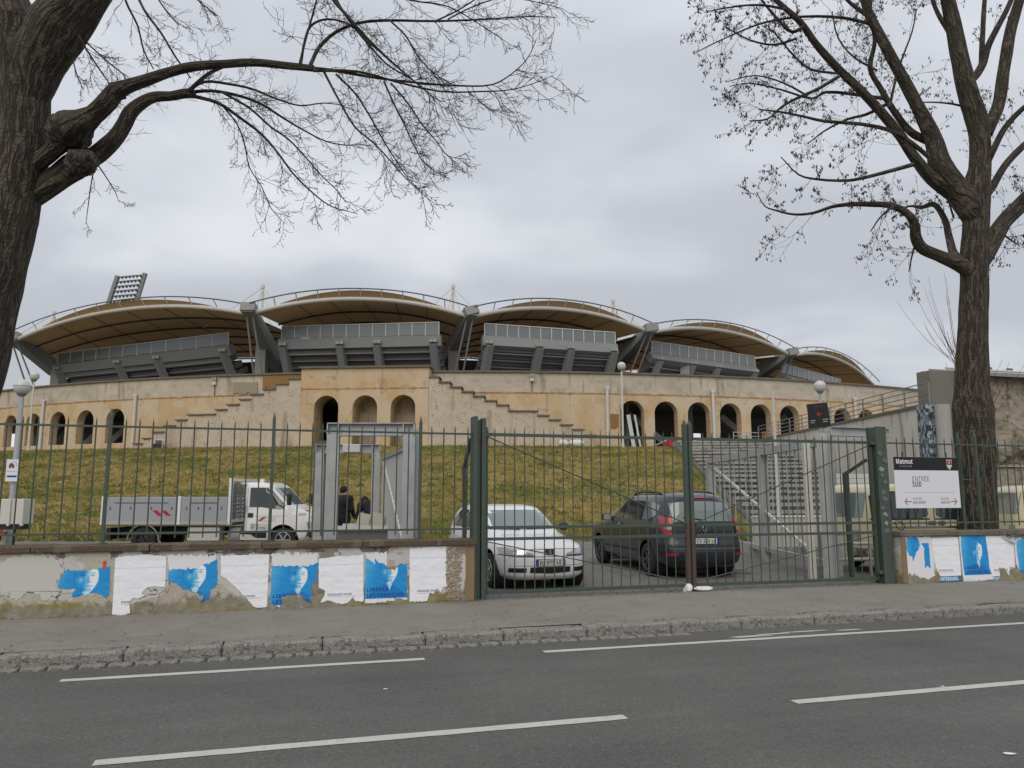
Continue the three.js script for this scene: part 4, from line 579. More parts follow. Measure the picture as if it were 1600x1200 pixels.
// ---------------------------------------------------------------- vehicles
// a body as stacked plan outlines: each level is [height, front x, rear x, half width, squareness]; the front is at x = 0
class Shell {
  constructor(levels) { this.l = levels; }
  lv(y) { const l = this.l; let i = 0; while (i < l.length - 2 && y > l[i + 1][0]) i++; const t = clamp((y - l[i][0]) / (l[i + 1][0] - l[i][0])); return l[i].map((v, k) => mix(v, l[i + 1][k], t)); }
  body(M_ = 96, per = 3) {
    const ys = []; for (let i = 0; i < this.l.length - 1; i++) for (let k = 0; k < per; k++) ys.push(mix(this.l[i][0], this.l[i + 1][0], k / per)); ys.push(this.l[this.l.length - 1][0]);
    const P = [], idx = []; for (const y of ys) { const [, f, r, b, n] = this.lv(y), c = (f + r) / 2, a = (r - f) / 2; for (let j = 0; j < M_; j++) { const t = j / M_ * Math.PI * 2, ct = Math.cos(t), st = Math.sin(t); P.push(c - a * Math.sign(ct) * Math.pow(Math.abs(ct), 2 / n), y, b * Math.sign(st) * Math.pow(Math.abs(st), 2 / n)); } }
    for (let i = 0; i < ys.length - 1; i++) for (let j = 0; j < M_; j++) { const q = (j + 1) % M_, a = i * M_ + j, b = i * M_ + q; idx.push(a, a + M_, b, b, a + M_, b + M_); }
    const k0 = P.length / 3; const [, f0, r0] = this.lv(ys[0]); P.push((f0 + r0) / 2, ys[0], 0); const [, f1, r1] = this.lv(ys[ys.length - 1]); P.push((f1 + r1) / 2, ys[ys.length - 1] + 0.006, 0); const T = (ys.length - 1) * M_;
    for (let j = 0; j < M_; j++) { const q = (j + 1) % M_; idx.push(k0, j, q, k0 + 1, T + q, T + j); }
    const g = new THREE.BufferGeometry(); g.setAttribute('position', new THREE.Float32BufferAttribute(P, 3)); g.setIndex(idx); g.computeVertexNormals(); return g;
  }
  front(z, y) { const [, f, r, b, n] = this.lv(y), c = (f + r) / 2, a = (r - f) / 2, s = Math.pow(clamp(Math.abs(z) / b, 0, 1), n); return c - a * Math.pow(Math.max(0, 1 - s), 1 / n); }
  rear(z, y) { const [, f, r, b, n] = this.lv(y), c = (f + r) / 2, a = (r - f) / 2, s = Math.pow(clamp(Math.abs(z) / b, 0, 1), n); return c + a * Math.pow(Math.max(0, 1 - s), 1 / n); }
  side(x, y) { const [, f, r, b, n] = this.lv(y), c = (f + r) / 2, a = (r - f) / 2, s = Math.pow(clamp(Math.abs(x - c) / a, 0, 1), n); return b * Math.pow(Math.max(0, 1 - s), 1 / n); }
  // panels lying on the body: lower and upper edge given along z (front, rear) or x (side)
  patch(where, e0, e1, lo, hi, off = 0.008, nu = 14, nv = 6, sgn = 1) {
    const F = typeof lo === 'function' ? lo : () => lo, H = typeof hi === 'function' ? hi : () => hi;
    return sheet(nu, nv, (u, v) => { const e = mix(e0, e1, u), y = mix(F(e), H(e), v); return where === 'front' ? V(this.front(e, y) - off, y, e) : where === 'rear' ? V(this.rear(e, y) + off, y, e) : V(e, y, sgn * (this.side(e, y) + off)); }, (u, v) => [u, v]);
  }
}
const evalr = new Evaluator(); evalr.attributes = ['position', 'normal']; evalr.useGroups = false;
function cutWells(geo, wells) { // wheel openings
  let A = new Brush(geo); A.updateMatrixWorld();
  for (const [x, y, r, z, d] of wells) { const B = new Brush(new THREE.CylinderGeometry(r, r, d, 28).rotateX(Math.PI / 2).translate(x, y, z)); B.updateMatrixWorld(); A = evalr.evaluate(A, B, SUBTRACTION); }
  const g = A.geometry; g.clearGroups(); return g;
}
M.tyre = std({ color: L(0.018, 0.018, 0.018), roughness: 0.85 }); M.alloy = std({ color: L(0.42, 0.42, 0.43), metalness: 0.7, roughness: 0.4 }); M.rimDark = std({ color: L(0.09, 0.09, 0.095), metalness: 0.5, roughness: 0.5 }); M.black = std({ color: L(0.015, 0.015, 0.016), roughness: 0.6 });
M.carGlass = phy({ color: L(0.03, 0.04, 0.042), roughness: 0.05, clearcoat: 1, clearcoatRoughness: 0.03 }); M.carGlassPale = phy({ color: L(0.16, 0.2, 0.195), roughness: 0.06, clearcoat: 1, clearcoatRoughness: 0.03 });
M.chrome = std({ color: L(0.6, 0.6, 0.6), metalness: 1, roughness: 0.2 }); M.lampGlass = phy({ color: L(0.36, 0.37, 0.38), roughness: 0.15, metalness: 0.3, clearcoat: 1 }); M.red = phy({ color: L(0.34, 0.012, 0.015), roughness: 0.25, clearcoat: 1 });
const paint = (r, g, b, ro = 0.35) => phy({ color: L(r, g, b), roughness: ro, clearcoat: 0.7, clearcoatRoughness: 0.12 });
function wheel(parent, x, r, z, w = 0.19, spokes = 7, rimMat = M.alloy, s = Math.sign(z)) {
  const pr = [[r * 0.62, -w / 2], [r * 0.93, -w / 2], [r, -w * 0.32], [r, w * 0.32], [r * 0.93, w / 2], [r * 0.62, w / 2]].map((p) => new THREE.Vector2(...p)); const y = r;
  const t = part('wheel', new THREE.LatheGeometry(pr, 32).rotateX(Math.PI / 2), M.tyre, parent); t.position.set(x, y, z);
  const gs = [new THREE.CylinderGeometry(r * 0.13, r * 0.13, 0.06, 16).rotateX(Math.PI / 2).translate(0, 0, s * w * 0.42), new THREE.TorusGeometry(r * 0.6, r * 0.05, 8, 32).translate(0, 0, s * w * 0.46)]; for (let k = 0; k < spokes; k++) gs.push(box(r * 0.52, r * 0.13, 0.025, r * 0.33, 0, s * w * 0.4).rotateZ(k / spokes * Math.PI * 2));
  part('rim', merge(gs), rimMat, t); part('hub_plate', new THREE.CylinderGeometry(r * 0.6, r * 0.6, 0.03, 24).rotateX(Math.PI / 2).translate(0, 0, s * w * 0.2), M.black, t); return t;
}
function plate(words, blueRight = true) { return std({ map: canvasTex(512, 112, (c, w, h) => { c.fillStyle = '#c9cbc6'; c.fillRect(0, 0, w, h); c.fillStyle = '#1c3f8f'; c.fillRect(0, 0, 40, h); if (blueRight) c.fillRect(w - 40, 0, 40, h); c.fillStyle = '#15161a'; c.font = 'bold 92px sans-serif'; c.fillText(words, 54, 89, w - 108); c.strokeStyle = '#222'; c.lineWidth = 5; c.strokeRect(2, 2, w - 4, h - 4); }), roughness: 0.5 }); }
const quadUV = (w, h) => new THREE.PlaneGeometry(w, h);

{ // white hatchback facing the gate
  const S = new Shell([[0.17, 0.12, 3.92, 0.70, 5], [0.24, 0.03, 3.97, 0.79, 5], [0.36, 0.0, 4.0, 0.83, 5], [0.52, 0.0, 4.0, 0.845, 5], [0.60, 0.03, 3.99, 0.845, 5], [0.66, 0.05, 3.98, 0.84, 4.6], [0.715, 0.11, 3.97, 0.835, 4.2], [0.77, 0.34, 3.96, 0.83, 3.9], [0.82, 0.62, 3.95, 0.82, 3.9], [0.875, 0.98, 3.94, 0.80, 4.2], [0.93, 1.13, 3.93, 0.775, 4.6], [1.10, 1.42, 3.84, 0.715, 4.6], [1.24, 1.66, 3.68, 0.655, 4.6], [1.315, 1.82, 3.52, 0.61, 4.4], [1.35, 1.98, 3.38, 0.55, 4], [1.372, 2.2, 3.2, 0.42, 3.4]]);
  const g = thing('white_car', 'white hatchback parked nose to the closed gate', 'car', V(0.64, 0, -13.05), Math.PI / 2 - 20 * Math.PI / 180 + Math.PI); const white = paint(0.76, 0.77, 0.78);
  // local x runs from nose to tail: turned so that the nose points to the street
  g.rotation.y = Math.PI / 2 + 20 * Math.PI / 180;
  part('body', cutWells(S.body(), [[0.79, 0.30, 0.35, 0.72, 0.5], [0.79, 0.30, 0.35, -0.72, 0.5], [3.37, 0.30, 0.35, 0.72, 0.5], [3.37, 0.30, 0.35, -0.72, 0.5]]), white, g);
  for (const x of [0.79, 3.37]) for (const z of [-0.735, 0.735]) wheel(g, x, 0.29, z, 0.18, 5);
  part('windscreen', S.patch('front', -0.63, 0.63, 0.945, (z) => 1.285 - 0.03 * z * z), M.carGlassPale, g);
  for (const s of [-1, 1]) {
    part('side_window', S.patch('side', 1.72, 2.48, 0.955, (x) => Math.min(1.27, 0.97 + (x - 1.5) * 0.6 + 0.12), 0.008, 12, 5, s), M.carGlass, g); part('side_window', S.patch('side', 2.54, 3.32, 0.955, (x) => Math.min(1.27, 1.27 - Math.max(0, x - 3.05) * 0.6), 0.008, 12, 5, s), M.carGlass, g);
    const hl = part('headlight', S.patch('front', s * 0.30, s * 0.775, (z) => 0.575 + 0.02 * (Math.abs(z) - 0.3), (z) => 0.60 + (Math.abs(z) - 0.3) * 0.28 - Math.max(0, Math.abs(z) - 0.68) * 0.5, 0.012, 14, 4), M.lampGlass, g); part('reflector', S.patch('front', s * 0.42, s * 0.56, 0.595, 0.66, 0.016, 4, 4), M.chrome, hl); part('lamp_seam', S.patch('front', s * 0.29, s * 0.785, (z) => 0.56 + 0.02 * (Math.abs(z) - 0.3), (z) => 0.572 + 0.02 * (Math.abs(z) - 0.3), 0.011, 12, 1), M.black, hl);
    const mp = V(1.42, 0.98, s * 0.86), mir = part('door_mirror', new THREE.SphereGeometry(0.1, 14, 10).scale(0.7, 0.75, 1).translate(mp.x, mp.y, mp.z), M.black, g); part('mirror_arm', rod(V(1.46, 0.95, s * 0.72), mp, 0.025), M.black, mir);
    part('fog_lamp', S.patch('front', s * 0.42, s * 0.68, 0.30, 0.375, 0.006, 8, 3), M.black, g); part('tail_light', S.patch('rear', s * 0.55, s * 0.76, 0.62, 0.85, 0.01, 6, 6), M.red, g); part('wheel_lining', new THREE.CylinderGeometry(0.345, 0.345, 0.4, 24, 1, true).rotateX(Math.PI / 2).translate(0.79, 0.3, s * 0.62), M.black, g);
    part('rubbing_strip', S.patch('side', 1.2, 2.95, 0.47, 0.53, 0.012, 12, 1, s), M.black, g);
  }
  part('bonnet_seam', merge([S.patch('front', -0.62, 0.62, (z) => 0.668 - 0.03 * z * z, (z) => 0.676 - 0.03 * z * z, 0.004, 20, 1)]), M.black, g); part('bumper_seam', S.patch('front', -0.80, 0.80, 0.548, 0.556, 0.004, 24, 1), M.black, g); part('bumper_groove', S.patch('front', -0.8, 0.8, 0.405, 0.413, 0.003, 24, 1), M.concMid, g);
  part('lower_grille', S.patch('front', -0.36, 0.36, (z) => 0.275 + 0.05 * Math.abs(z), 0.385, 0.006, 14, 3), M.black, g);
  const em = part('badge_panel', S.patch('front', -0.085, 0.085, (z) => 0.575 + 0.25 * Math.abs(z) * 0.5, 0.675, 0.014, 6, 4), M.black, g);
  { const sh = new THREE.Shape(); [[-0.2, 0.9], [0.2, 1], [0.35, 0.8], [0.15, 0.65], [0.75, 0.45], [0.55, 0.3], [0.2, 0.42], [0.3, 0.15], [0.65, -0.1], [0.4, -0.25], [0.75, -0.75], [0.35, -0.75], [0.1, -0.3], [-0.25, -0.8], [-0.65, -0.75], [-0.3, -0.35], [-0.2, 0.1], [-0.6, 0.0], [-0.75, 0.2], [-0.25, 0.4]].forEach(([x, y], i) => (i ? sh.lineTo(x * 0.045, y * 0.045) : sh.moveTo(x * 0.045, y * 0.045))); const ge = new THREE.ExtrudeGeometry(sh, { depth: 0.006, bevelEnabled: false }).rotateY(-Math.PI / 2).translate(S.front(0, 0.62) - 0.018, 0.625, 0); part('lion_badge', ge, M.chrome, em); }
  const pl = part('number_plate', box(0.012, 0.115, 0.52, S.front(0, 0.44) - 0.012, 0.455, 0), M.black, g); part('plate_print', quadUV(0.515, 0.11).rotateY(-Math.PI / 2).translate(S.front(0, 0.44) - 0.0195, 0.455, 0), plate('DJ 975 LE'), pl);
  part('wiper', merge([rod(V(1.155, 0.955, 0.02), V(1.19, 0.99, 0.42), 0.012), rod(V(1.2, 0.985, -0.45), V(1.13, 0.955, -0.12), 0.012)]), M.black, g);
  const lab = part('windscreen_sticker', S.patch('front', 0.52, 0.575, 0.98, 1.09, 0.012, 2, 3), std({ color: L(0.4, 0.44, 0.4) }), g);
}
{ // dark people carrier, tail towards the gate
  const S = new Shell([[0.2, 0.1, 4.40, 0.74, 6], [0.3, 0.02, 4.48, 0.85, 7], [0.45, 0, 4.5, 0.875, 7.5], [0.62, 0.03, 4.49, 0.88, 7.5], [0.72, 0.08, 4.45, 0.878, 7.5], [0.82, 0.22, 4.43, 0.872, 7.5], [0.92, 0.6, 4.42, 0.865, 7.5], [1.0, 1.02, 4.41, 0.85, 7.5], [1.06, 1.2, 4.40, 0.835, 7.5], [1.25, 1.5, 4.34, 0.78, 6], [1.42, 1.84, 4.26, 0.72, 5.2], [1.52, 2.08, 4.17, 0.66, 4.6], [1.575, 2.3, 4.04, 0.58, 4], [1.605, 2.55, 3.85, 0.42, 3.4]]);
  const gx = V(3.68, 0, -14.8), tr = 13 * Math.PI / 180; const g = thing('dark_car', 'dark grey people carrier parked with its tail to the gate', 'car'); g.position.set(gx.x - 4.5 * Math.sin(tr), 0, gx.z - 4.5 * Math.cos(tr)); g.rotation.y = -Math.PI / 2 + tr; const dark = phy({ color: L(0.010, 0.013, 0.02), roughness: 0.4, clearcoat: 0.8, clearcoatRoughness: 0.06 });
  part('body', cutWells(S.body(), [[0.86, 0.32, 0.37, 0.76, 0.5], [0.86, 0.32, 0.37, -0.76, 0.5], [3.66, 0.32, 0.37, 0.76, 0.5], [3.66, 0.32, 0.37, -0.76, 0.5]]), dark, g);
  for (const x of [0.86, 3.66]) for (const z of [-0.77, 0.77]) wheel(g, x, 0.315, z, 0.2, 6, M.rimDark);
  part('rear_window', S.patch('rear', -0.62, 0.62, 1.06, (z) => 1.44 - 0.1 * z * z, 0.008), M.carGlassPale, g); part('windscreen', S.patch('front', -0.68, 0.68, 1.05, 1.46, 0.008), M.carGlass, g);
  for (const s of [-1, 1]) {
    for (const [a, b, k] of [[1.52, 2.32, 0], [2.4, 3.3, 1], [3.4, 4.02, 2]]) part('side_window', S.patch('side', a, b, (x) => (k === 2 ? 1.075 + Math.max(0, x - 3.7) * 0.35 : 1.07), (x) => (k === 0 ? Math.min(1.44, 1.1 + (x - 1.45) * 0.62) : k === 2 ? 1.42 - Math.max(0, x - 3.75) * 0.25 : 1.44), 0.008, 12, 5, s), k === 2 ? M.carGlassPale : M.carGlass, g);
    const tl = part('tail_light', S.patch('rear', s * 0.66, s * 0.79, 0.78, (z) => 1.16 - 0.25 * (0.79 - Math.abs(z)), 0.016, 8, 10), M.red, g); part('tail_light_side', S.patch('side', 4.17, 4.38, (x) => 0.86 + (4.38 - x) * 0.3, (x) => 1.12 - (4.38 - x) * 0.25, 0.014, 8, 4, s), M.red, tl); part('reversing_lamp', S.patch('rear', s * 0.665, s * 0.785, 0.91, 0.99, 0.021, 6, 3), M.lampGlass, tl);
    part('roof_bar', tube([V(2.35, 1.545, s * 0.56), V(2.5, 1.595, s * 0.565), V(3.2, 1.615, s * 0.565), V(3.7, 1.59, s * 0.56), V(3.85, 1.54, s * 0.56)], 0.018, 24, 6), M.black, g);
    const mp = V(1.6, 1.07, s * 0.95), mir = part('door_mirror', rbox(0.12, 0.15, 0.2, 0.04, mp.x, mp.y, mp.z), M.black, g); part('mirror_arm', rod(V(1.6, 1.03, s * 0.8), mp, 0.03), M.black, mir); part('mirror_glass', box(0.01, 0.12, 0.16, mp.x + 0.063, mp.y, mp.z), M.lampGlass, mir);
    part('door_handle', S.patch('side', 2.15, 2.33, 0.93, 0.965, 0.03, 4, 2, s), M.chrome, g); part('door_handle', S.patch('side', 3.12, 3.3, 0.93, 0.965, 0.03, 4, 2, s), M.chrome, g); part('reflector', S.patch('rear', s * 0.58, s * 0.78, 0.43, 0.475, 0.012, 6, 2), M.red, g); part('door_seam', merge([S.patch('side', 2.355, 2.363, 0.35, 1.05, 0.003, 1, 8, s), S.patch('side', 3.36, 3.368, 0.7, 1.05, 0.003, 1, 5, s)]), M.black, g);
    part('wheel_lining', new THREE.CylinderGeometry(0.365, 0.365, 0.4, 24, 1, true).rotateX(Math.PI / 2).translate(3.66, 0.32, s * 0.62), M.black, g); part('sill_strip', S.patch('side', 1.35, 3.15, 0.44, 0.475, 0.012, 10, 1, s), M.black, g);
  }
  const em = part('badge', new THREE.TorusGeometry(0.045, 0.008, 6, 20).scale(1, 1.15, 1).rotateY(Math.PI / 2).translate(S.rear(0, 0.93) + 0.014, 0.93, 0), M.chrome, g);
  part('model_lettering', quadUV(0.36, 0.05).rotateY(Math.PI / 2).translate(S.rear(0, 0.83) + 0.02, 0.825, 0), std({ map: canvasTex(256, 36, (c, w, h) => { c.fillStyle = '#15161a'; c.fillRect(0, 0, w, h); c.fillStyle = '#c8c8c8'; c.font = 'bold 26px sans-serif'; ['L', 'O', 'D', 'G', 'Y'].forEach((q, i) => c.fillText(q, 14 + i * 50, 28)); }), roughness: 0.4 }), g);
  const pl = part('number_plate', box(0.012, 0.12, 0.53, S.rear(0, 0.68) + 0.015, 0.70, 0), M.black, g); part('plate_print', quadUV(0.52, 0.11).rotateY(Math.PI / 2).translate(S.rear(0, 0.68) + 0.0225, 0.70, 0), plate('CV 265 LC'), pl);
  part('brake_lamp', S.patch('rear', -0.2, 0.2, 1.5, 1.525, 0.014, 8, 1), M.red, g); part('bumper_seam', S.patch('rear', -0.78, 0.78, 0.555, 0.565, 0.006, 24, 1), M.concMid, g); part('bumper_insert', S.patch('rear', -0.6, 0.6, 0.25, 0.36, 0.008, 14, 2), M.black, g); part('tailgate_seam', S.patch('rear', -0.66, 0.66, 0.6, 0.606, 0.004, 16, 1), M.black, g); part('rear_wiper', rod(V(S.rear(0, 1.1) + 0.02, 1.09, 0.02), V(S.rear(0.4, 1.14) + 0.02, 1.14, 0.42), 0.01), M.black, g);
}
{ // white flatbed works truck beside the bank; local x from tail to nose
  const g = thing('flatbed_truck', 'white flatbed works truck with grey drop sides parked below the bank', 'truck', V(-11.05, 0, -21), 0), white = paint(0.74, 0.74, 0.71, 0.45), grey_ = std({ color: L(0.32, 0.335, 0.36), roughness: 0.5, bumpMap: grainBump, bumpScale: 0.004 }), Wd = 0.98;
  part('bed_floor', box(3.45, 0.08, 2 * Wd, 1.7, 0.76, -Wd), M.concMid, g); for (const [z, n] of [[0.0, 0], [-2 * Wd, 1]]) for (const [x0, x1] of [[0.08, 2.04], [2.14, 3.38]]) { const d = part('drop_side', rbox(x1 - x0, 0.68, 0.035, 0.01, (x0 + x1) / 2, 1.14, z), grey_, g); if (!n) { part('side_groove', box(x1 - x0 - 0.5, 0.025, 0.008, (x0 + x1) / 2, 1.33, z + 0.02), M.concDark, d); for (let k = 0; k < 4; k++) part('lashing_hook', box(0.03, 0.07, 0.015, mix(x0 + 0.15, x1 - 0.15, k / 3), 1.19, z + 0.024), M.concDark, d); } }
  part('tailboard', rbox(0.04, 0.68, 2 * Wd, 0.01, 0.03, 1.14, -Wd), grey_, g); for (const x of [0.03, 2.09]) part('stake', box(0.07, 0.76, 0.06, x, 1.13, 0.01), white, g); part('bed_edge', box(3.45, 0.07, 0.05, 1.7, 0.79, 0.01), std({ color: L(0.42, 0.40, 0.33) }), g);
  for (const [x, c] of [[1.55, 0], [1.78, 0]]) { const sh = slab([[-0.13, 0.07], [0.0, 0.07], [0.16, -0.07], [0.03, -0.07]], 0.004).translate(x - 0.05, 1.06, 0.021); part('warning_chevron', sh, std({ color: L(0.42, 0.02, 0.04) }), g); }
  const hb = part('headboard', merge([box(0.1, 1.25, 0.1, 3.45, 1.37, -0.02), box(0.1, 1.25, 0.1, 3.45, 1.37, -2 * Wd + 0.02), box(0.08, 0.08, 2 * Wd, 3.45, 1.95, -Wd)]), white, g); part('mesh_grille', merge([...Array(9)].map((_, i) => box(0.03, 0.03, 1.9, 3.5, 0.95 + i * 0.11, -Wd)).concat([...Array(10)].map((_, i) => box(0.03, 1.0, 0.03, 3.5, 1.4, -0.1 - i * 0.2)))), M.concMid, hb); part('side_ladder', merge([box(0.03, 0.95, 0.03, 3.56, 1.35, -0.03), box(0.03, 0.95, 0.03, 3.72, 1.35, -0.03), ...[...Array(9)].map((_, i) => box(0.16, 0.025, 0.03, 3.64, 0.95 + i * 0.1, -0.03))]), M.concDark, hb); part('light_bar', merge([box(0.5, 0.06, 0.06, 3.75, 1.86, -0.6), box(0.1, 0.12, 0.12, 4.1, 1.92, -0.6)]), white, hb);
  const S = new Shell([[0.32, 0.08, 1.9, 0.93, 6], [0.42, 0, 1.95, 0.98, 6], [0.62, 0, 1.95, 1.0, 6], [0.8, 0.03, 1.95, 1.0, 6], [0.98, 0.1, 1.95, 0.99, 5.5], [1.1, 0.22, 1.95, 0.98, 5], [1.2, 0.46, 1.95, 0.965, 5], [1.26, 0.62, 1.95, 0.955, 5.5], [1.5, 0.86, 1.95, 0.93, 6.5], [1.72, 1.08, 1.94, 0.905, 6.5], [1.82, 1.2, 1.93, 0.88, 6], [1.88, 1.35, 1.9, 0.82, 5]]);
  const cab = new THREE.Matrix4().makeRotationY(Math.PI).setPosition(5.7, 0, -Wd); const put = (ge) => ge.applyMatrix4(cab);
  part('cab', put(cutWells(S.body(), [[0.8, 0.34, 0.42, -0.82, 0.5], [0.8, 0.34, 0.42, 0.82, 0.5]])), white, g); part('windscreen', put(S.patch('front', -0.82, 0.82, 1.29, 1.74, 0.008)), M.carGlassPale, g);
  for (const s of [-1, 1]) { part('door_window', put(S.patch('side', 0.78, 1.74, (x) => 1.16 + sst(0.9, 1.5, x) * 0.06, (x) => Math.min(1.74, 1.24 + (x - 0.76) * 1.15), 0.008, 14, 6, s)), M.carGlass, g); part('skirt', put(S.patch('side', 1.24, 1.9, 0.4, 0.58, 0.014, 8, 2, s)), M.black, g); part('headlight', put(S.patch('front', s * 0.58, s * 0.93, 0.66, 0.82, 0.012, 8, 4)), M.lampGlass, g); part('indicator', put(S.patch('side', 0.2, 0.5, 1.0, 1.06, 0.012, 6, 2, s)), M.lampGlass, g); part('door_handle', put(S.patch('side', 1.62, 1.78, 0.94, 1.06, 0.012, 4, 3, s)), M.black, g); const mir = part('door_mirror', put(rbox(0.1, 0.3, 0.16, 0.03, 0.62, 1.42, s * 1.12)), M.black, g); part('mirror_arm', put(rod(V(0.72, 1.35, s * 0.95), V(0.62, 1.38, s * 1.1), 0.02)), M.black, mir); part('door_seam', put(merge([S.patch('side', 1.8, 1.808, 0.6, 1.75, 0.004, 1, 8, s), S.patch('side', 0.7, 1.8, 0.98, 0.986, 0.004, 10, 1, s)])), M.concMid, g); part('bonnet_vent', put(S.patch('front', s * 0.45, s * 0.7, 1.1, 1.125, 0.008, 4, 1)), M.black, g); }
  part('front_bumper', put(S.patch('front', -0.94, 0.94, 0.4, 0.6, 0.03, 20, 3)), M.black, g); part('grille', put(S.patch('front', -0.5, 0.5, 0.68, 0.84, 0.01, 12, 3)), M.black, g);
  { const T = canvasTex(256, 64, (c, w, h) => { c.fillStyle = '#cfd0cf'; c.fillRect(0, 0, w, h); c.fillStyle = '#b01c34'; for (const x of [10, 150]) { c.beginPath(); c.moveTo(x, h); c.lineTo(x + 70, 0); c.lineTo(x + 120, 0); c.lineTo(x + 50, h); c.fill(); } c.fillStyle = '#d7c6c6'; c.fillRect(200, 0, 56, h); }); const T2 = canvasTex(256, 80, (c, w, h) => { c.fillStyle = '#c9cac8'; c.fillRect(0, 0, w, h); c.fillStyle = '#24272b'; c.font = 'bold 44px sans-serif'; c.fillText('VILLE DE', 6, 36, 120); c.fillText('LYON', 110, 76); c.fillRect(8, 44, 60, 10); c.fillRect(8, 60, 40, 10); }); 
    for (const [x0, y0, w, h, t] of [[1.0, 0.85, 0.5, 0.11, T], [1.22, 0.63, 0.46, 0.15, T2]]) for (const s of [1, -1]) { const ge = S.patch('side', s > 0 ? x0 : x0 + w, s > 0 ? x0 + w : x0, y0, y0 + h, 0.011, 6, 3, s); part('door_decal', put(ge), std({ map: t, roughness: 0.5 }), g); } part('bonnet_chevron', put(S.patch('front', -0.72, -0.6, 0.9, (z) => 0.98, 0.01, 3, 3)), M.red, g); }
  for (const [x, z] of [[1.15, -0.12], [1.15, -1.84], [4.9, -0.13], [4.9, -1.83]]) wheel(g, x, 0.34, z, 0.22, 6, x > 3 ? M.alloy : M.black, z > -1 ? 1 : -1);
  part('mudguard', new THREE.TorusGeometry(0.42, 0.02, 6, 24, Math.PI).translate(1.15, 0.33, 0.0), M.concMid, g); part('chassis', merge([box(4.6, 0.2, 0.1, 2.3, 0.55, -0.55), box(4.6, 0.2, 0.1, 2.3, 0.55, -1.4), box(0.12, 0.3, 1.7, 0.15, 0.5, -Wd)]), M.black, g); part('toolbox', merge([rbox(0.86, 0.36, 0.4, 0.02, 2.75, 0.5, -0.24)]), std({ color: L(0.5, 0.49, 0.45) }), g); part('fuel_tank', rod(V(3.4, 0.45, -0.3), V(3.7, 0.45, -0.3), 0.22, 14), M.concMid, g); part('step_board', box(0.8, 0.14, 0.08, 4.15, 0.42, -0.04), std({ color: L(0.5, 0.49, 0.45) }), g);
}
function creamVan(pos, turn, label, blind, len = 4.3) {
  const S = new Shell([[0.3, 0.1, 4.2, 0.8, 9], [0.42, 0, 4.3, 0.86, 9], [0.7, 0, 4.3, 0.88, 9], [1.0, 0.02, 4.3, 0.88, 9], [1.08, 0.03, 4.29, 0.875, 9], [1.35, 0.08, 4.27, 0.86, 9], [1.62, 0.13, 4.25, 0.84, 9], [1.72, 0.2, 4.22, 0.81, 8], [1.78, 0.35, 4.1, 0.7, 7]].map(([y, f, q, b, n]) => [y, f, q + len - 4.3, b, n])), xr = len - 0.8, wins = len < 4 ? [[0.2, 1.42], [1.6, 2.75]] : [[0.24, 1.5], [1.68, 2.8], [2.95, 4.05]];
  const g = thing('cream_van', label, 'van', pos, turn, 'cream vans behind the right fence'), cream = paint(0.62, 0.56, 0.36, 0.5); part('body', cutWells(S.body(120), [[0.75, 0.33, 0.38, 0.78, 0.5], [0.75, 0.33, 0.38, -0.78, 0.5], [xr, 0.33, 0.38, 0.78, 0.5], [xr, 0.33, 0.38, -0.78, 0.5]]), cream, g);
  for (const x of [0.75, xr]) for (const z of [-0.77, 0.77]) wheel(g, x, 0.32, z, 0.18, 5);
  for (const s of [-1, 1]) { for (const [a, b] of wins) { const w = part('window', S.patch('side', a, b, (x) => 1.09 + 0.06 * Math.max(0, 1 - Math.min(x - a, b - x) / 0.12), (x) => 1.6 - 0.06 * Math.max(0, 1 - Math.min(x - a, b - x) / 0.12), 0.008, 16, 4, s), blind ? std({ color: L(0.36, 0.15, 0.09), roughness: 0.6 }) : M.carGlass, g); part('window_seal', merge([S.patch('side', a - 0.03, b + 0.03, 1.062, 1.088, 0.006, 12, 1, s), S.patch('side', a - 0.03, b + 0.03, 1.602, 1.63, 0.006, 12, 1, s)]), M.black, w); } for (const x of [1.4, 1.62]) part('door_handle', S.patch('side', x, x + 0.16, 0.97, 1.03, 0.03, 4, 2, s), M.black, g); part('trim_strip', S.patch('side', 0.2, len - 0.2, 0.9, 0.93, 0.012, 20, 1, s), M.chrome, g); part('headlight', S.patch('front', s * 0.45, s * 0.68, 0.62, 0.84, 0.014, 6, 6), M.lampGlass, g); part('tail_light', S.patch('rear', s * 0.64, s * 0.78, 0.7, 0.9, 0.012, 4, 4), M.red, g); }
  part('windscreen', S.patch('front', -0.74, 0.74, 1.1, 1.6, 0.008), M.carGlassPale, g); part('front_bumper', S.patch('front', -0.84, 0.84, 0.36, 0.5, 0.05, 18, 3), M.chrome, g); part('rear_bumper', S.patch('rear', -0.84, 0.84, 0.36, 0.5, 0.05, 18, 3), M.chrome, g); return g;
}
creamVan(at(1338, 770, 15.6).setY(0).add(V(0, 0, -0.9)), ROAD * 0.5, 'cream van behind the entrance sign with dark windows', false, 3.0);
creamVan(V(12.0, 0, -19.2), -0.16, 'cream van right of the big tree with a reddish brown window blind', true);
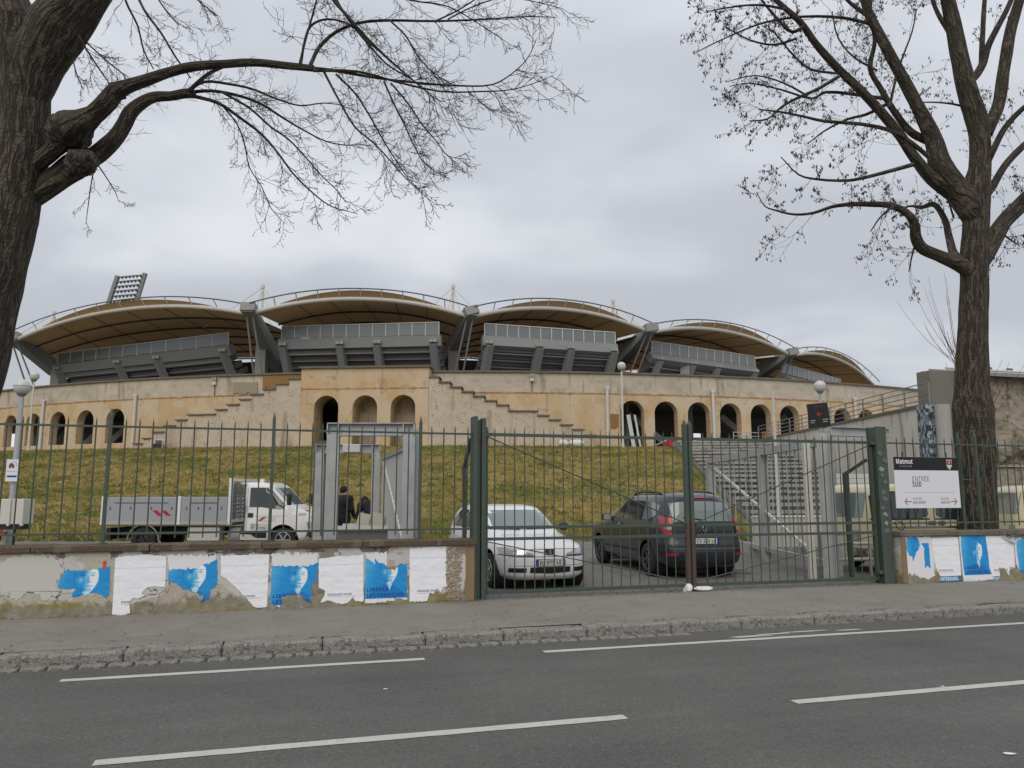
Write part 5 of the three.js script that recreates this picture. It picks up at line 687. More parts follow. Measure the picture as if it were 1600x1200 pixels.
// ---------------------------------------------------------------- lamps, frames, people, building, small things
M.galv = std({ color: L(0.46, 0.48, 0.48), roughness: 0.5, metalness: 0.2, map: tex(256, 256, (u, v) => { const n = fbm(u * 6, v * 6, 5, 6, 6, 201), g = fbm(u * 30, v * 4, 3, 30, 4, 202); const k = 0.85 + 0.25 * (n - 0.5) + 0.12 * (g - 0.5); return [k, k, k]; }) });
M.globe = phy({ color: L(0.52, 0.52, 0.49), roughness: 0.35, clearcoat: 0.4 });
function globeLamp(foot, h, dia, label, pole = 0.07, poleMat = M.galv) {
  const g = thing('globe_lamp', label, 'street lamp', foot, 0, 'globe lamps'); part('pole', merge([rod(V(0, -0.3, 0), V(0, h - dia * 0.62, 0), pole, 12, pole * 0.75), rod(V(0, 0, 0), V(0, 0.5, 0), pole * 1.35, 12)]), poleMat, g);
  const gl = part('globe', new THREE.SphereGeometry(dia / 2, 28, 18).translate(0, h, 0), M.globe, g); part('globe_band', new THREE.TorusGeometry(dia * 0.502, dia * 0.014, 6, 32).rotateX(Math.PI / 2).translate(0, h + dia * 0.06, 0), M.concMid, gl); part('collar', new THREE.CylinderGeometry(dia * 0.3, dia * 0.14, dia * 0.16, 18).translate(0, h - dia * 0.52, 0), M.concMid, gl); return g;
}
function lampAt(px, py, dist, ground, dia, label, pole, mat) { const p = at(px, py, dist); return globeLamp(V(p.x, ground, p.z), p.y - ground, dia, label, pole, mat); }
lampAt(35, 605, 24, 0, 0.5, 'globe lamp on a thick grey post at the left edge, a notice fixed to it', 0.1);
lampAt(54, 588, 62, 4.9, 0.72, 'globe lamp on a thin white pole just right of the thick grey lamp post', 0.09, M.pipeWhite);
lampAt(971, 572, 58.5, 4.8, 0.66, 'globe lamp on a white pole before the first arch right of the portico', 0.09, M.pipeWhite);
const lampR = lampAt(1281, 604, 37, 5.3, 0.58, 'globe lamp behind the black direction board on the terrace', 0.09);
{ // notice on the left lamp post
  const q = at(19, 735, 23.85), T = canvasTex(192, 384, (c, w, h) => { c.fillStyle = '#d5d9dd'; c.fillRect(0, 0, w, h); c.strokeStyle = '#6b3b3b'; c.lineWidth = 6; c.beginPath(); c.arc(118, 96, 50, 3.3, 7.2); c.stroke(); c.fillStyle = '#7a4a48'; c.fillRect(40, 90, 90, 50); c.fillStyle = '#30343c'; c.fillRect(48, 70, 60, 22); for (const x of [58, 112]) { c.beginPath(); c.arc(x, 146, 13, 0, 7); c.fill(); } c.fillStyle = '#4d87b5'; for (let i = 0; i < 9; i++) c.fillRect(16 + i * 18, 206, 12, 10); c.fillStyle = '#1d2a96'; c.fillRect(24, 280, 156, 34); });
  const s = thing('notice_board', 'small white tow-away notice with a blue bar on the left lamp post', 'sign', q, 0.06); part('panel', rbox(0.36, 0.68, 0.02, 0.008), M.pipeWhite, s); part('print', quadUV(0.355, 0.675).translate(0, 0, 0.0115), std({ map: T, roughness: 0.6 }), s); part('clamp', box(0.1, 0.04, 0.12, 0, 0.2, -0.06), M.galv, s);
}
{ // black direction board on the terrace
  const q = at(1279, 649, 36), T = canvasTex(320, 352, (c, w, h) => { c.fillStyle = '#16161a'; c.fillRect(0, 0, w, h); c.fillStyle = '#5e1420'; c.font = 'bold 46px sans-serif'; c.fillText('ENTRÉE', 110, 58, 170); c.strokeStyle = '#a51f30'; c.lineWidth = 14; c.beginPath(); c.moveTo(205, 155); c.lineTo(140, 160); c.moveTo(170, 125); c.lineTo(138, 160); c.lineTo(176, 192); c.stroke(); c.fillStyle = '#9a9a9e'; c.fillRect(20, 240, 80, 12); c.fillRect(20, 272, 60, 10); c.fillRect(210, 236, 90, 12); c.fillRect(210, 268, 74, 12); });
  const s = thing('direction_board', 'black tilted direction board with a red arrow on the terrace railing', 'sign', q, 0.15); s.rotation.z = 0.1; part('panel', rbox(1.06, 1.14, 0.04, 0.01), M.black, s); part('print', quadUV(1.05, 1.13).translate(0, 0, 0.022), std({ map: T, roughness: 0.6 }), s); part('post', box(0.09, 1.5, 0.09, 0.05, -0.65, -0.09), M.galv, s);
}
{ const p = at(1206, 700, 26), t = at(1204, 612, 26); const g = thing('slender_pole', 'slender white pole standing behind the right gate leaf', 'pole', V(p.x + 0.12, 0, p.z)); part('shaft', rod(V(0, -0.05, 0), V(0, t.y, 0), 0.055, 10, 0.04), M.pipeWhite, g); part('wire', tube([V(0, t.y - 0.02, 0), V(0.6, t.y - 0.1, -0.4), V(1.2, t.y - 0.15, -0.8)], 0.012, 12, 5), M.pipeWhite, g); }
// H-section steel
function hbeam(a, b, w = 0.2, side = V(1, 0, 0)) { // flanges face +-side
  const d = b.clone().sub(a), Ln = d.length(); d.normalize(); const x = side.clone().sub(d.clone().multiplyScalar(side.dot(d))).normalize(), z = x.clone().cross(d); const m = new THREE.Matrix4().makeBasis(x, d, z).setPosition(a.clone().add(b).multiplyScalar(0.5));
  return merge([box(0.018, Ln, w, w / 2), box(0.018, Ln, w, -w / 2), box(w - 0.02, Ln, 0.014)]).applyMatrix4(m);
}
{ // entrance frame left of the gate: two portals joined by a barred screen
  const g = thing('turnstile_frame', 'grey steel portal frame with barred side screen behind the fence', 'steel frame'); const X = (px, d) => (px - 800) / 1212 * d;
  for (const [d, xl, xr, lab] of [[13.0, 519, 638, 'front'], [18.8, 499, 587, 'rear']]) { const a = X(xl, d), b = X(xr, d), h = 2.56; part('column', boxUV(hbeam(V(a, -0.02, -d), V(a, h, -d), 0.2, V(0.12, 0, 1))), M.galv, g); part('column', boxUV(hbeam(V(b, -0.02, -d), V(b, h, -d), 0.2, V(0.12, 0, 1))), M.galv, g); part('lintel', boxUV(hbeam(V(a - 0.1, h + 0.1, -d), V(b + 0.1, h + 0.1, -d), 0.2, V(0, 1, 0))), M.galv, g); for (const x of [a, b]) part('stiffener', merge([box(0.2, 0.02, 0.2, x, h - 0.01, -d), box(0.02, 0.2, 0.2, x - 0.09, h + 0.1, -d), box(0.02, 0.2, 0.2, x + 0.09, h + 0.1, -d)]), M.galv, g); }
  const a = V(X(645, 13.3), 0, -13.3), b = V(X(598, 18.6), 0, -18.6); for (const y of [0.25, 2.42]) part('screen_rail', bar(a.clone().setY(y), b.clone().setY(y), 0.09, 0.06), M.galv, g); for (let i = 0; i <= 24; i++) part('screen_bar', bar(a.clone().lerp(b, i / 24).setY(0.25), a.clone().lerp(b, i / 24).setY(2.42), 0.03), M.galv, g); part('diagonal', bar(a.clone().lerp(b, 0.12).setY(0.5), b.clone().lerp(a, 0.06).setY(2.3), 0.06), M.pipeWhite, g);
  const c = V(X(650, 13.1), 0, -13.1); part('end_post', box(0.13, 2.66, 0.13, c.x, 1.32, c.z), M.galv, g); const p = V(X(543, 18.5), 2.62, -18.5); part('display_box', rbox(0.42, 0.2, 0.1, 0.02, p.x + 0.05, 2.66, -18.6), M.pipeWhite, g); part('pebbled_pier', boxUV(box(0.28, 2.9, 0.28, X(500, 19.4), 1.44, -19.4)), M.copingGrey, g);
}
{ // matching frame behind the right gate leaf
  const g = thing('barred_screen', 'grey steel barred screen with white diagonal behind the right gate leaf', 'steel frame'); const X = (px, d) => (px - 800) / 1212 * d;
  const a = V(X(1290, 14.6), 0, -14.6), b = V(X(1111, 23.5), 0, -23.5), m = a.clone().lerp(b, 0.42);
  for (const [p, w, h] of [[a, 0.22, 2.72], [m, 0.2, 2.5], [b, 0.22, 2.62]]) part('column', boxUV(hbeam(p.clone().setY(-0.02), p.clone().setY(h), w, V(0.9, 0, 0.35))), M.galv, g);
  part('end_post', box(0.14, 2.85, 0.14, a.x + 0.2, 1.4, a.z - 0.3), M.galv, g); part('end_post', box(0.12, 2.6, 0.12, a.x - 0.26, 1.3, a.z - 0.2), M.pipeWhite, g);
  part('top_rail', bar(a.clone().setY(2.56), b.clone().setY(2.56), 0.13, 0.16), M.galv, g); part('bottom_rail', bar(a.clone().setY(0.3), b.clone().setY(0.3), 0.09, 0.1), M.galv, g); for (let i = 1; i < 17; i++) part('screen_bar', bar(a.clone().lerp(b, i / 17).setY(0.3), a.clone().lerp(b, i / 17).setY(2.5), 0.024), M.galv, g);
  part('diagonal', bar(b.clone().setY(2.45), a.clone().lerp(b, 0.1).setY(0.45), 0.055), M.pipeWhite, g);
  part('lintel', boxUV(hbeam(a.clone().add(V(0.15, 2.76, 0)), a.clone().add(V(1.5, 2.76, -0.5)), 0.16, V(0, 1, 0))), M.galv, g);
}
{ // clutter of the works yard on the right
  const X = (px, d) => (px - 800) / 1212 * d; const P = M.pipeWhite;
  const h = thing('white_hoarding', 'low white ribbed hoarding panels on concrete feet in the yard', 'hoarding', V(X(1172, 19.5), 0, -19.5), 0.12); for (let i = 0; i < 4; i++) { const p = part('panel', rbox(0.62, 0.72, 0.03, 0.008, 0.32 + i * 0.64, 0.62, 0), P, h); for (let k = 0; k < 4; k++) part('panel_rib', box(0.02, 0.7, 0.02, 0.1 + i * 0.64 + k * 0.14, 0.62, 0.022), P, p); } part('top_rail', rod(V(0, 1.0, 0), V(2.6, 1.0, 0), 0.04), P, h); part('base', box(2.7, 0.28, 0.3, 1.3, 0.13, 0), M.concLight, h);
  const b = thing('pipe_barrier', 'white tubular barrier beside the right gate post', 'barrier', V(X(1303, 15.2), 0, -15.2), 0.2); for (const y of [0.32, 0.62]) part('tube', rod(V(0, y, 0), V(0.75, y, 0), 0.035), P, b); for (const x of [0.05, 0.7]) part('leg', rod(V(x, 0, 0), V(x, 0.68, 0), 0.03), P, b);
  const c = thing('electric_cabinet', 'pale cabinet with a rounded top in the yard beside the barred screen', 'cabinet', V(X(1300, 16.4), 0, -16.4), 0.1); part('housing', rbox(0.55, 0.8, 0.4, 0.06, 0, 0.4, 0), M.concLight, c); part('door', box(0.45, 0.6, 0.012, 0, 0.42, 0.204), P, c); part('plinth', box(0.6, 0.08, 0.45, 0, 0.03, 0), M.concMid, c);
  const sh = thing('roller_shutter', 'pale slatted shutter with black graffiti behind the right gate post', 'shutter', V(X(1312, 27), 0, -27), 0.2); for (let i = 0; i < 12; i++) part('slat', rbox(1.5, 0.16, 0.04, 0.012, 0.6, 0.25 + i * 0.175, 0), P, sh); part('graffiti', tube([V(0.2, 1.1, 0.035), V(0.35, 1.5, 0.035), V(0.6, 1.55, 0.035), V(0.5, 1.15, 0.035), V(0.8, 1.0, 0.035), V(0.95, 1.45, 0.035)], 0.03, 40, 4).scale(1, 1, 1), M.black, sh); part('frame', merge([box(0.1, 2.4, 0.1, -0.2, 1.2, 0), box(0.1, 2.4, 0.1, 1.4, 1.2, 0)]), M.concMid, sh);
  const r = rng(71); for (const [px, py, k] of [[1075, 912, 0], [1098, 918, 1]]) { const q = onPlane(px, py, FENCE - 0.12), g = new THREE.IcosahedronGeometry(0.08, 3), p = g.attributes.position; for (let i = 0; i < p.count; i++) { const n = 0.55 + 0.9 * fbm(p.getX(i) * 14 + k * 9, p.getY(i) * 14 + p.getZ(i) * 11, 3); p.setXYZ(i, p.getX(i) * n * (k ? 1.9 : 0.9), Math.max(-0.05, p.getY(i) * n * (k ? 0.5 : 0.95)), p.getZ(i) * n); } g.computeVertexNormals(); const m = solo('plastic_bag', g, std({ color: L(0.7, 0.71, 0.72), roughness: 0.4 }), ['small crumpled white plastic bag left of the meeting gate stiles', 'flattened white plastic bag right of the meeting gate stiles'][k], 'plastic bag', 'bags at the gate foot'); m.position.copy(road(q[0], FENCE - 0.12, 0.04)); }
  for (const [px, d, w, lab] of [[984, 19.4, 1.6, 'pale concrete parking kerb beyond the front of the dark car'], [1110, 15.9, 1.5, 'pale concrete parking kerb under the tail of the dark car']]) { const g = rbox(w, 0.1, 0.16, 0.02); const m = solo('parking_kerb', g, M.concLight, lab, 'kerb block'); m.position.set(X(px, d), 0.045, -d); }
}
{ // low trailer with boards behind the entrance frame
  const X = (px, d) => (px - 800) / 1212 * d, D = 17.2, g = thing('flat_trailer', 'low dark trailer with a white rim behind the entrance frame', 'trailer', V(X(525, D), 0, -D), 0.03); part('side_panel', box(1.75, 0.32, 1.2, 0.85, 0.62, -0.6), M.concDark, g); for (const z of [0.02, -1.22]) part('rim', box(1.8, 0.1, 0.08, 0.85, 0.83, z), M.pipeWhite, g); for (const z of [-0.02, -1.2]) { const w = part('wheel', new THREE.TorusGeometry(0.22, 0.07, 8, 20).translate(0.85, 0.29, z), M.tyre, g); part('rim_disc', new THREE.CylinderGeometry(0.16, 0.16, 0.08, 16).rotateX(Math.PI / 2).translate(0.85, 0.29, z), M.galv, w); }
  part('drawbar', rod(V(1.7, 0.5, -0.6), V(2.5, 0.42, -0.6), 0.04), M.galv, g);
  const tan = std({ color: L(0.40, 0.38, 0.33) }); [['short grey board leaning leftmost in the low trailer', 0.55, 0.28], ['narrow grey board leaning in the middle of the low trailer', 0.85, 0.3], ['wide grey board leaning rightmost in the low trailer', 1.3, 0.5]].forEach(([lab, x, w], i) => { const b = solo('leaning_board', rbox(w, 0.5, 0.03, 0.006), tan, lab, 'board', 'boards in the trailer'); b.position.set(X(525, D) + x, 0.9, -D - 0.3 - i * 0.07); b.rotation.set(-0.25, 0, -0.2); });
}
{ // white tipping trailer cut by the left edge of the picture
  const q = at(37, 800, 22.5), g = thing('white_trailer', 'white box trailer with a red beam below at the left edge', 'trailer', V(q.x, 0, q.z)); part('box_body', rbox(2.2, 0.72, 0.5, 0.02, -1.1, 1.06, -0.25), M.pipeWhite, g); part('corner_post', merge([box(0.07, 0.78, 0.07, -0.02, 1.05, 0.02), box(0.07, 0.78, 0.07, -0.4, 1.05, 0.025)]), M.pipeWhite, g); part('chassis', box(2.2, 0.14, 0.4, -1.15, 0.62, -0.25), M.black, g); part('red_beam', box(1.9, 0.1, 0.1, -1.4, 0.44, 0.0), M.red, g); for (const z of [-0.1, -0.45]) { const w = part('wheel', new THREE.TorusGeometry(0.24, 0.08, 8, 20).translate(-1.2, 0.32, z), M.tyre, g); part('hub', new THREE.CylinderGeometry(0.17, 0.17, 0.08, 16).rotateX(Math.PI / 2).translate(-1.2, 0.32, z), M.galv, w); } part('jockey_leg', rod(V(-0.35, 0, -0.2), V(-0.35, 0.56, -0.2), 0.04), M.black, g);
}
{ // things standing at the foot of the arcade
  const gen = thing('generator_set', 'small generator in a tube frame at the foot of the left stair wall', 'generator', ring(-23.6, SC.R + 2.1, 5.08)); part('tube_frame', merge([[-0.45, -0.3], [0.45, -0.3], [-0.45, 0.3], [0.45, 0.3]].map(([x, z]) => rod(V(x, 0, z), V(x, 0.75, z), 0.035)).concat([rod(V(-0.45, 0.75, 0.3), V(0.45, 0.75, 0.3), 0.035), rod(V(-0.45, 0.75, -0.3), V(0.45, 0.75, -0.3), 0.035)])), M.pipeWhite, gen); part('engine', rbox(0.7, 0.4, 0.5, 0.08, 0, 0.25, 0), M.black, gen); part('tank', rbox(0.5, 0.2, 0.4, 0.06, 0.05, 0.58, 0), M.concDark, gen);
  const sk = (a, label, s, k) => { const g = new THREE.IcosahedronGeometry(0.4, 3), p = g.attributes.position; for (let i = 0; i < p.count; i++) { const n = 0.8 + 0.4 * fbm(p.getX(i) * 4 + k, p.getY(i) * 4 + p.getZ(i) * 3, 3); p.setXYZ(i, p.getX(i) * n * s, p.getY(i) * n * 0.75, p.getZ(i) * n); } g.computeVertexNormals(); const m = solo('rubble_sack', g, std({ color: L(0.62, 0.62, 0.6) }), label, 'sack', 'sacks at the stair foot'); m.position.copy(ring(a, SC.R + 2.0, 5.35)); };
  sk(8.4, 'left white sack at the foot of the right stair wall', 1, 1); sk(9.4, 'right white sack at the foot of the right stair wall', 1.6, 5);
  const sh1 = [['tall grey metal sheet leaning in the first right arch, the left of two', 14.2, 0.32], ['narrow grey metal sheet leaning in the first right arch, the right of two', 14.75, 0.16]]; for (const [lab, a, w] of sh1) solo('metal_sheet', bar(ring(a + 0.25, SC.R + 0.2, 5.1), ring(a, SC.R - 0.4, 7.9), w, 0.04), M.galv, lab, 'metal sheet', 'sheets leaning in the arch');
  const rd = thing('red_machine', 'small red machine standing in the second right arch', 'machine', ring(17.6, SC.R + 0.2, 5.25)); part('casing', rbox(0.55, 0.75, 0.5, 0.06, 0, 0.4, 0), std({ color: L(0.45, 0.02, 0.03), roughness: 0.5 }), rd); part('motor', rbox(0.4, 0.4, 0.4, 0.08, -0.45, 0.25, 0), std({ color: L(0.3, 0.03, 0.04) }), rd); part('handle', rod(V(-0.3, 0.6, 0), V(-1.3, 0.15, 0), 0.05), M.galv, rd); part('foot', box(0.9, 0.06, 0.5, -0.15, 0.02, 0), M.black, rd);
  const bar_ = (a0, a1, label, mat) => { const g = thing('crowd_barrier', label, 'barrier', V(0, 0, 0), 0, 'barriers before the arches'); for (const y of [5.5, 5.8, 6.1, 6.4]) part('rail', rod(ring(a0, SC.R + 2.2, y), ring(a1, SC.R + 2.2, y), 0.03, 6), mat, g); for (const u of [0, 0.33, 0.66, 1]) part('upright', rod(ring(mix(a0, a1, u), SC.R + 2.2, 5.2), ring(mix(a0, a1, u), SC.R + 2.2, 6.45), 0.035, 6), mat, g); };
  bar_(22, 24.2, 'grey tube barrier in front of the arch with the sky showing through', M.galv); bar_(24.6, 25.3, 'short orange tube barrier beside the grey one before the arches', std({ color: L(0.4, 0.2, 0.06) }));
}
{ // rough concrete building at the right
  const g = thing('concrete_building', 'rough dark concrete building with crumbling face behind the right tree', 'building'); const c = at(1449, 700, 36.5), u = V(cR, 0, -sR), n = V(sR, 0, cR), o = V(c.x, 0, c.z), Ht = 7.45, bk = V(c.x, 0, c.z).normalize().add(V(0.25, 0, 0)).normalize(), P = (s, y, q) => o.clone().addScaledVector(u, s).addScaledVector(q < -0.6 ? bk : n, Math.abs(q < -0.6 ? q : 0) + (q < -0.6 ? 0 : q)).setY(y);
  M.rough = std({ map: tex(1024, 512, (a, b) => { const p = fbm(a * 12, b * 7, 5, 12, 7, 211), f = fbm(a * 60, b * 34, 4, 60, 34, 212), w = fbm(a * 30, b * 3, 4, 30, 3, 213); let c_ = mix3([0.24, 0.205, 0.155], [0.34, 0.30, 0.235], p); c_ = mix3(c_, [0.07, 0.06, 0.05], sst(0.56, 0.72, f * 0.6 + p * 0.4) * 0.8); c_ = mix3(c_, [0.12, 0.10, 0.08], sst(0.6, 0.75, w) * 0.5); return c_; }, 1 / 10, 1 / 5), bumpMap: grey(512, 512, (a, b) => fbm(a * 14, b * 14, 5, 14, 14, 214), 1 / 3, 1 / 3), bumpScale: 0.12 });
  const rough = (s, y) => 0.5 * (fbm(s * 1.3, y * 1.5, 5, 4096, 4096, 215) - 0.5) - 0.5 * sst(0.58, 0.7, fbm(s * 0.6 + 5, y * 0.7, 4, 4096, 4096, 216));
  M.pierGrey = std({ color: L(0.19, 0.175, 0.15), bumpMap: grainBump, bumpScale: 0.02 });
  part('smooth_pier', boxUV(box(1.5, Ht, 0.8).translate(0, 0, 0)).applyMatrix4(new THREE.Matrix4().makeRotationY(ROAD).setPosition(P(0.72, Ht / 2 - 0.1, 0.1))), M.pierGrey, g);
  part('crumbling_face', sheet(150, 60, (a, b) => P(mix(0.9, 22, a), mix(2.92, Ht - 0.15, b), rough(mix(0.9, 22, a), mix(2.92, Ht, b))), (a, b) => [a * 21, b * 4.4]), M.rough, g); part('lower_face', sheet(100, 20, (a, b) => P(mix(0.9, 22, a), mix(-0.1, 2.85, b), 0.12 + 0.25 * rough(mix(0.9, 22, a), b * 2)), (a, b) => [a * 21, b * 2.2]), M.rough, g); part('ledge', boxUV(box(21.1, 0.07, 0.4)).applyMatrix4(new THREE.Matrix4().makeRotationY(ROAD).setPosition(P(11.45, 2.88, 0.05))), M.concLight, g);
  part('roof_slab', sheet(8, 2, (a, b) => P(mix(-0.02, 22, a), Ht - 0.02, mix(0.45, -7.6, b)), (a, b) => [a * 22, b * 8]), M.concMid, g); part('eaves', sheet(8, 1, (a, b) => P(mix(-0.02, 22, a), mix(Ht - 0.2, Ht - 0.02, b), 0.45), (a, b) => [a * 22, b]), M.concMid, g); part('side_wall', sheet(2, 2, (a, b) => P(0, mix(-0.1, Ht - 0.04, b), -7.6 * a), (a, b) => [a * 7, b * 5]), M.pierGrey, g);
  part('gutter', rod(P(1.2, Ht + 0.1, 0.25), P(22, Ht + 0.1, 0.25), 0.06), M.whiteTube, g); part('down_pipe', rod(P(1.5, 0, 0.6), P(1.5, Ht + 0.25, 0.6), 0.09), M.galv, g); for (let i = 0; i < 8; i++) part('roof_bracket', box(0.3, 0.14, 0.1).applyMatrix4(new THREE.Matrix4().makeRotationY(ROAD).setPosition(P(2.6 + i * 1.3, Ht + 0.2, 0.2))), M.concDark, g);
}
for (const [px, py, k, lab] of [[1577, 1177, 0, 'flat white paper scrap on the road at lower right'], [1473, 1072, 1, 'tiny white paper scrap on the road above the right centre line'], [602, 1076, 2, 'tiny white paper scrap on the road below the left edge line']]) { const d = at(px, py, 1), q = (-0.112 - EYE) / (d.y - EYE), r = rng(900 + k), pts = []; for (let i = 0; i < 7; i++) { const a = i / 7 * 6.28, w = (k ? 0.012 : 0.025) * (0.7 + 0.6 * r()); pts.push([Math.cos(a) * w * 1.6, Math.sin(a) * w]); } const m = solo('paper_scrap', slab(pts, 0.002).rotateX(-Math.PI / 2), M.paper, lab, 'paper scrap'); m.position.set(d.x * q, -0.114, d.z * q); }
// people: one continuous body each
function figure(joints, bones, size, centre, colour) {
  const R = 104, mc = new MarchingCubes(R, new THREE.MeshBasicMaterial(), false, false, 200000); mc.isolation = 0; const N = R, f = mc.field, J = joints;
  for (let z = 0; z < N; z++) for (let y = 0; y < N; y++) for (let x = 0; x < N; x++) {
    const px = centre.x + ((x - N / 2) / (N / 2)) * size, py = centre.y + ((y - N / 2) / (N / 2)) * size, pz = centre.z + ((z - N / 2) / (N / 2)) * size; let d = 1e3;
    for (const [a, b, k] of bones) { const A = J[a], B = J[b], ax = A[0], ay = A[1], az = A[2], bx = B[0] - ax, by = B[1] - ay, bz = B[2] - az, t = clamp(((px - ax) * bx + (py - ay) * by + (pz - az) * bz) / (bx * bx + by * by + bz * bz + 1e-9)); const q = Math.hypot(px - ax - bx * t, py - ay - by * t, (pz - az - bz * t) * (k || 1)) - mix(A[3], B[3], t); const h = clamp(0.5 + 0.5 * (d - q) / 0.05); d = d * (1 - h) + q * h - 0.05 * h * (1 - h); }
    f[z * N * N + y * N + x] = -d;
  }
  mc.update(); const n = mc.count ?? mc.geometry.drawRange.count, P = new Float32Array(n * 3), C = new Float32Array(n * 3); for (let i = 0; i < n; i++) { const x = mc.positionArray[i * 3] * size + centre.x, y = mc.positionArray[i * 3 + 1] * size + centre.y, z = mc.positionArray[i * 3 + 2] * size + centre.z; P[i * 3] = x; P[i * 3 + 1] = y; P[i * 3 + 2] = z; const c = colour(x, y, z); C[i * 3] = c[0]; C[i * 3 + 1] = c[1]; C[i * 3 + 2] = c[2]; }
  let g = new THREE.BufferGeometry(); g.setAttribute('position', new THREE.BufferAttribute(P, 3)); g.setAttribute('color', new THREE.BufferAttribute(C, 3)); g = mergeVertices(g, 1e-4); g.computeVertexNormals(); return g;
}
function hand(wrist, dir, out) { // palm and five fingers, lightly curled
  const gs = [], f = dir.clone().normalize(), o = out.clone().normalize(), n = f.clone().cross(o).normalize(), pal = wrist.clone().addScaledVector(f, 0.05); gs.push(new THREE.SphereGeometry(0.042, 10, 8).scale(1, 1.15, 0.55).applyMatrix4(new THREE.Matrix4().makeBasis(o, f, n).setPosition(pal)));
  [[-0.03, 0.075], [-0.01, 0.085], [0.011, 0.08], [0.03, 0.062]].forEach(([q, l]) => { const a = pal.clone().addScaledVector(f, 0.035).addScaledVector(o, q), b = a.clone().addScaledVector(f, l * 0.5).addScaledVector(n, 0.008), c = b.clone().addScaledVector(f, l * 0.42).addScaledVector(n, 0.03); gs.push(limb([a, b, c], [0.0095, 0.009, 0.007], 6, 3)); }); const t0 = pal.clone().addScaledVector(o, -0.034).addScaledVector(f, -0.015), t1 = t0.clone().addScaledVector(o, -0.03).addScaledVector(f, 0.03).addScaledVector(n, 0.012); gs.push(limb([t0, t1, t1.clone().addScaledVector(f, 0.03).addScaledVector(n, 0.01)], [0.012, 0.011, 0.008], 6, 3)); return merge(gs);
}
{
  const bones = [['hipL', 'kneeL'], ['kneeL', 'ankL'], ['ankL', 'toeL'], ['hipR', 'kneeR'], ['kneeR', 'ankR'], ['ankR', 'toeR'], ['hipL', 'hipR'], ['pel', 'waist'], ['waist', 'chest'], ['chest', 'neck'], ['shL', 'shR'], ['shL', 'elL'], ['elL', 'wrL'], ['shR', 'elR'], ['elR', 'wrR'], ['neck', 'head'], ['head', 'crown'], ['chest', 'shL'], ['chest', 'shR']];
  const skin = [0.42, 0.26, 0.18], coat = [0.014, 0.014, 0.018], trousers = [0.02, 0.022, 0.03], shoe = [0.015, 0.013, 0.012], bodyMat = std({ vertexColors: true, roughness: 0.85 }), hairMat = std({ color: L(0.018, 0.014, 0.011), roughness: 0.8 }), skinMat = std({ color: L(...skin), roughness: 0.6 });
  const J1 = { hipL: [-0.1, 0.93, 0, 0.1], hipR: [0.1, 0.93, 0, 0.1], kneeL: [-0.11, 0.5, 0.01, 0.068], kneeR: [0.11, 0.5, 0.01, 0.068], ankL: [-0.12, 0.09, -0.02, 0.05], ankR: [0.12, 0.09, -0.02, 0.05], toeL: [-0.13, 0.045, 0.14, 0.042], toeR: [0.13, 0.045, 0.14, 0.042], pel: [0, 0.93, 0, 0.15], waist: [0, 1.12, 0, 0.155], chest: [0, 1.32, 0, 0.165], neck: [0, 1.5, 0.0, 0.068], shL: [-0.19, 1.42, 0, 0.085], shR: [0.19, 1.42, 0, 0.085], elL: [-0.26, 1.14, 0.02, 0.062], elR: [0.26, 1.14, 0.02, 0.062], wrL: [-0.2, 0.98, 0.17, 0.045], wrR: [0.2, 0.98, 0.17, 0.045], head: [0.02, 1.61, 0.03, 0.088], crown: [0.02, 1.66, 0.01, 0.092] };
  const add = (J, name, label, pos, turn, hairAt, faceDir) => {
    const g = thing(name, label, 'person', pos, turn, undefined); const head = J.head, body = part('body', figure(J, bones, 0.95, V(0, 0.88, 0.1), (x, y, z) => (Math.hypot(x - head[0], y - head[1], z - head[2]) < 0.135 ? skin : y < 0.1 ? shoe : y < 0.88 ? trousers : coat)), bodyMat, g);
    part('hair', new THREE.SphereGeometry(0.108, 18, 14, 0, Math.PI * 2, 0, Math.PI * 0.62).scale(0.95, 1.05, 1.05).rotateX(-0.5).translate(hairAt[0], hairAt[1], hairAt[2]), hairMat, g);
    part('face', merge([new THREE.SphereGeometry(0.016, 8, 6).scale(0.8, 1.5, 1).translate(head[0], head[1] - 0.005, head[2] + 0.094), new THREE.SphereGeometry(0.012, 8, 6).scale(2, 0.5, 0.6).translate(head[0], head[1] - 0.045, head[2] + 0.08), new THREE.SphereGeometry(0.02, 8, 6).scale(0.5, 1.4, 0.8).translate(head[0] - 0.092, head[1], head[2]), new THREE.SphereGeometry(0.02, 8, 6).scale(0.5, 1.4, 0.8).translate(head[0] + 0.092, head[1], head[2])]), skinMat, g); part('eyes', merge([-1, 1].map((s) => new THREE.SphereGeometry(0.012, 8, 6).translate(head[0] + s * 0.033, head[1] + 0.022, head[2] + 0.08))), std({ color: L(0.05, 0.04, 0.04) }), g);
    for (const [w, e, s] of [['wrL', 'elL', 1], ['wrR', 'elR', -1]]) { const a = V(...J[w].slice(0, 3)), d = a.clone().sub(V(...J[e].slice(0, 3))); part('hand', hand(a.clone().addScaledVector(d.clone().normalize(), 0.02), d, V(s, 0, 0.2)), skinMat, g); } return g;
  };
  const p1 = at(537, 800, 20.6); add(J1, 'person', 'person in a black coat standing with back turned beside the low trailer', V(p1.x, 0.02, p1.z), Math.PI - 0.5, [0.02, 1.66, -0.005]);
  const J2 = { ...J1, waist: [0, 1.08, 0.06, 0.155], chest: [0, 1.22, 0.2, 0.16], neck: [0, 1.3, 0.36, 0.066], shL: [-0.19, 1.26, 0.26, 0.082], shR: [0.19, 1.26, 0.26, 0.082], elL: [-0.24, 1.0, 0.34, 0.06], elR: [0.24, 1.0, 0.34, 0.06], wrL: [-0.16, 0.84, 0.48, 0.045], wrR: [0.16, 0.84, 0.48, 0.045], head: [0, 1.34, 0.47, 0.086], crown: [0, 1.37, 0.46, 0.09] };
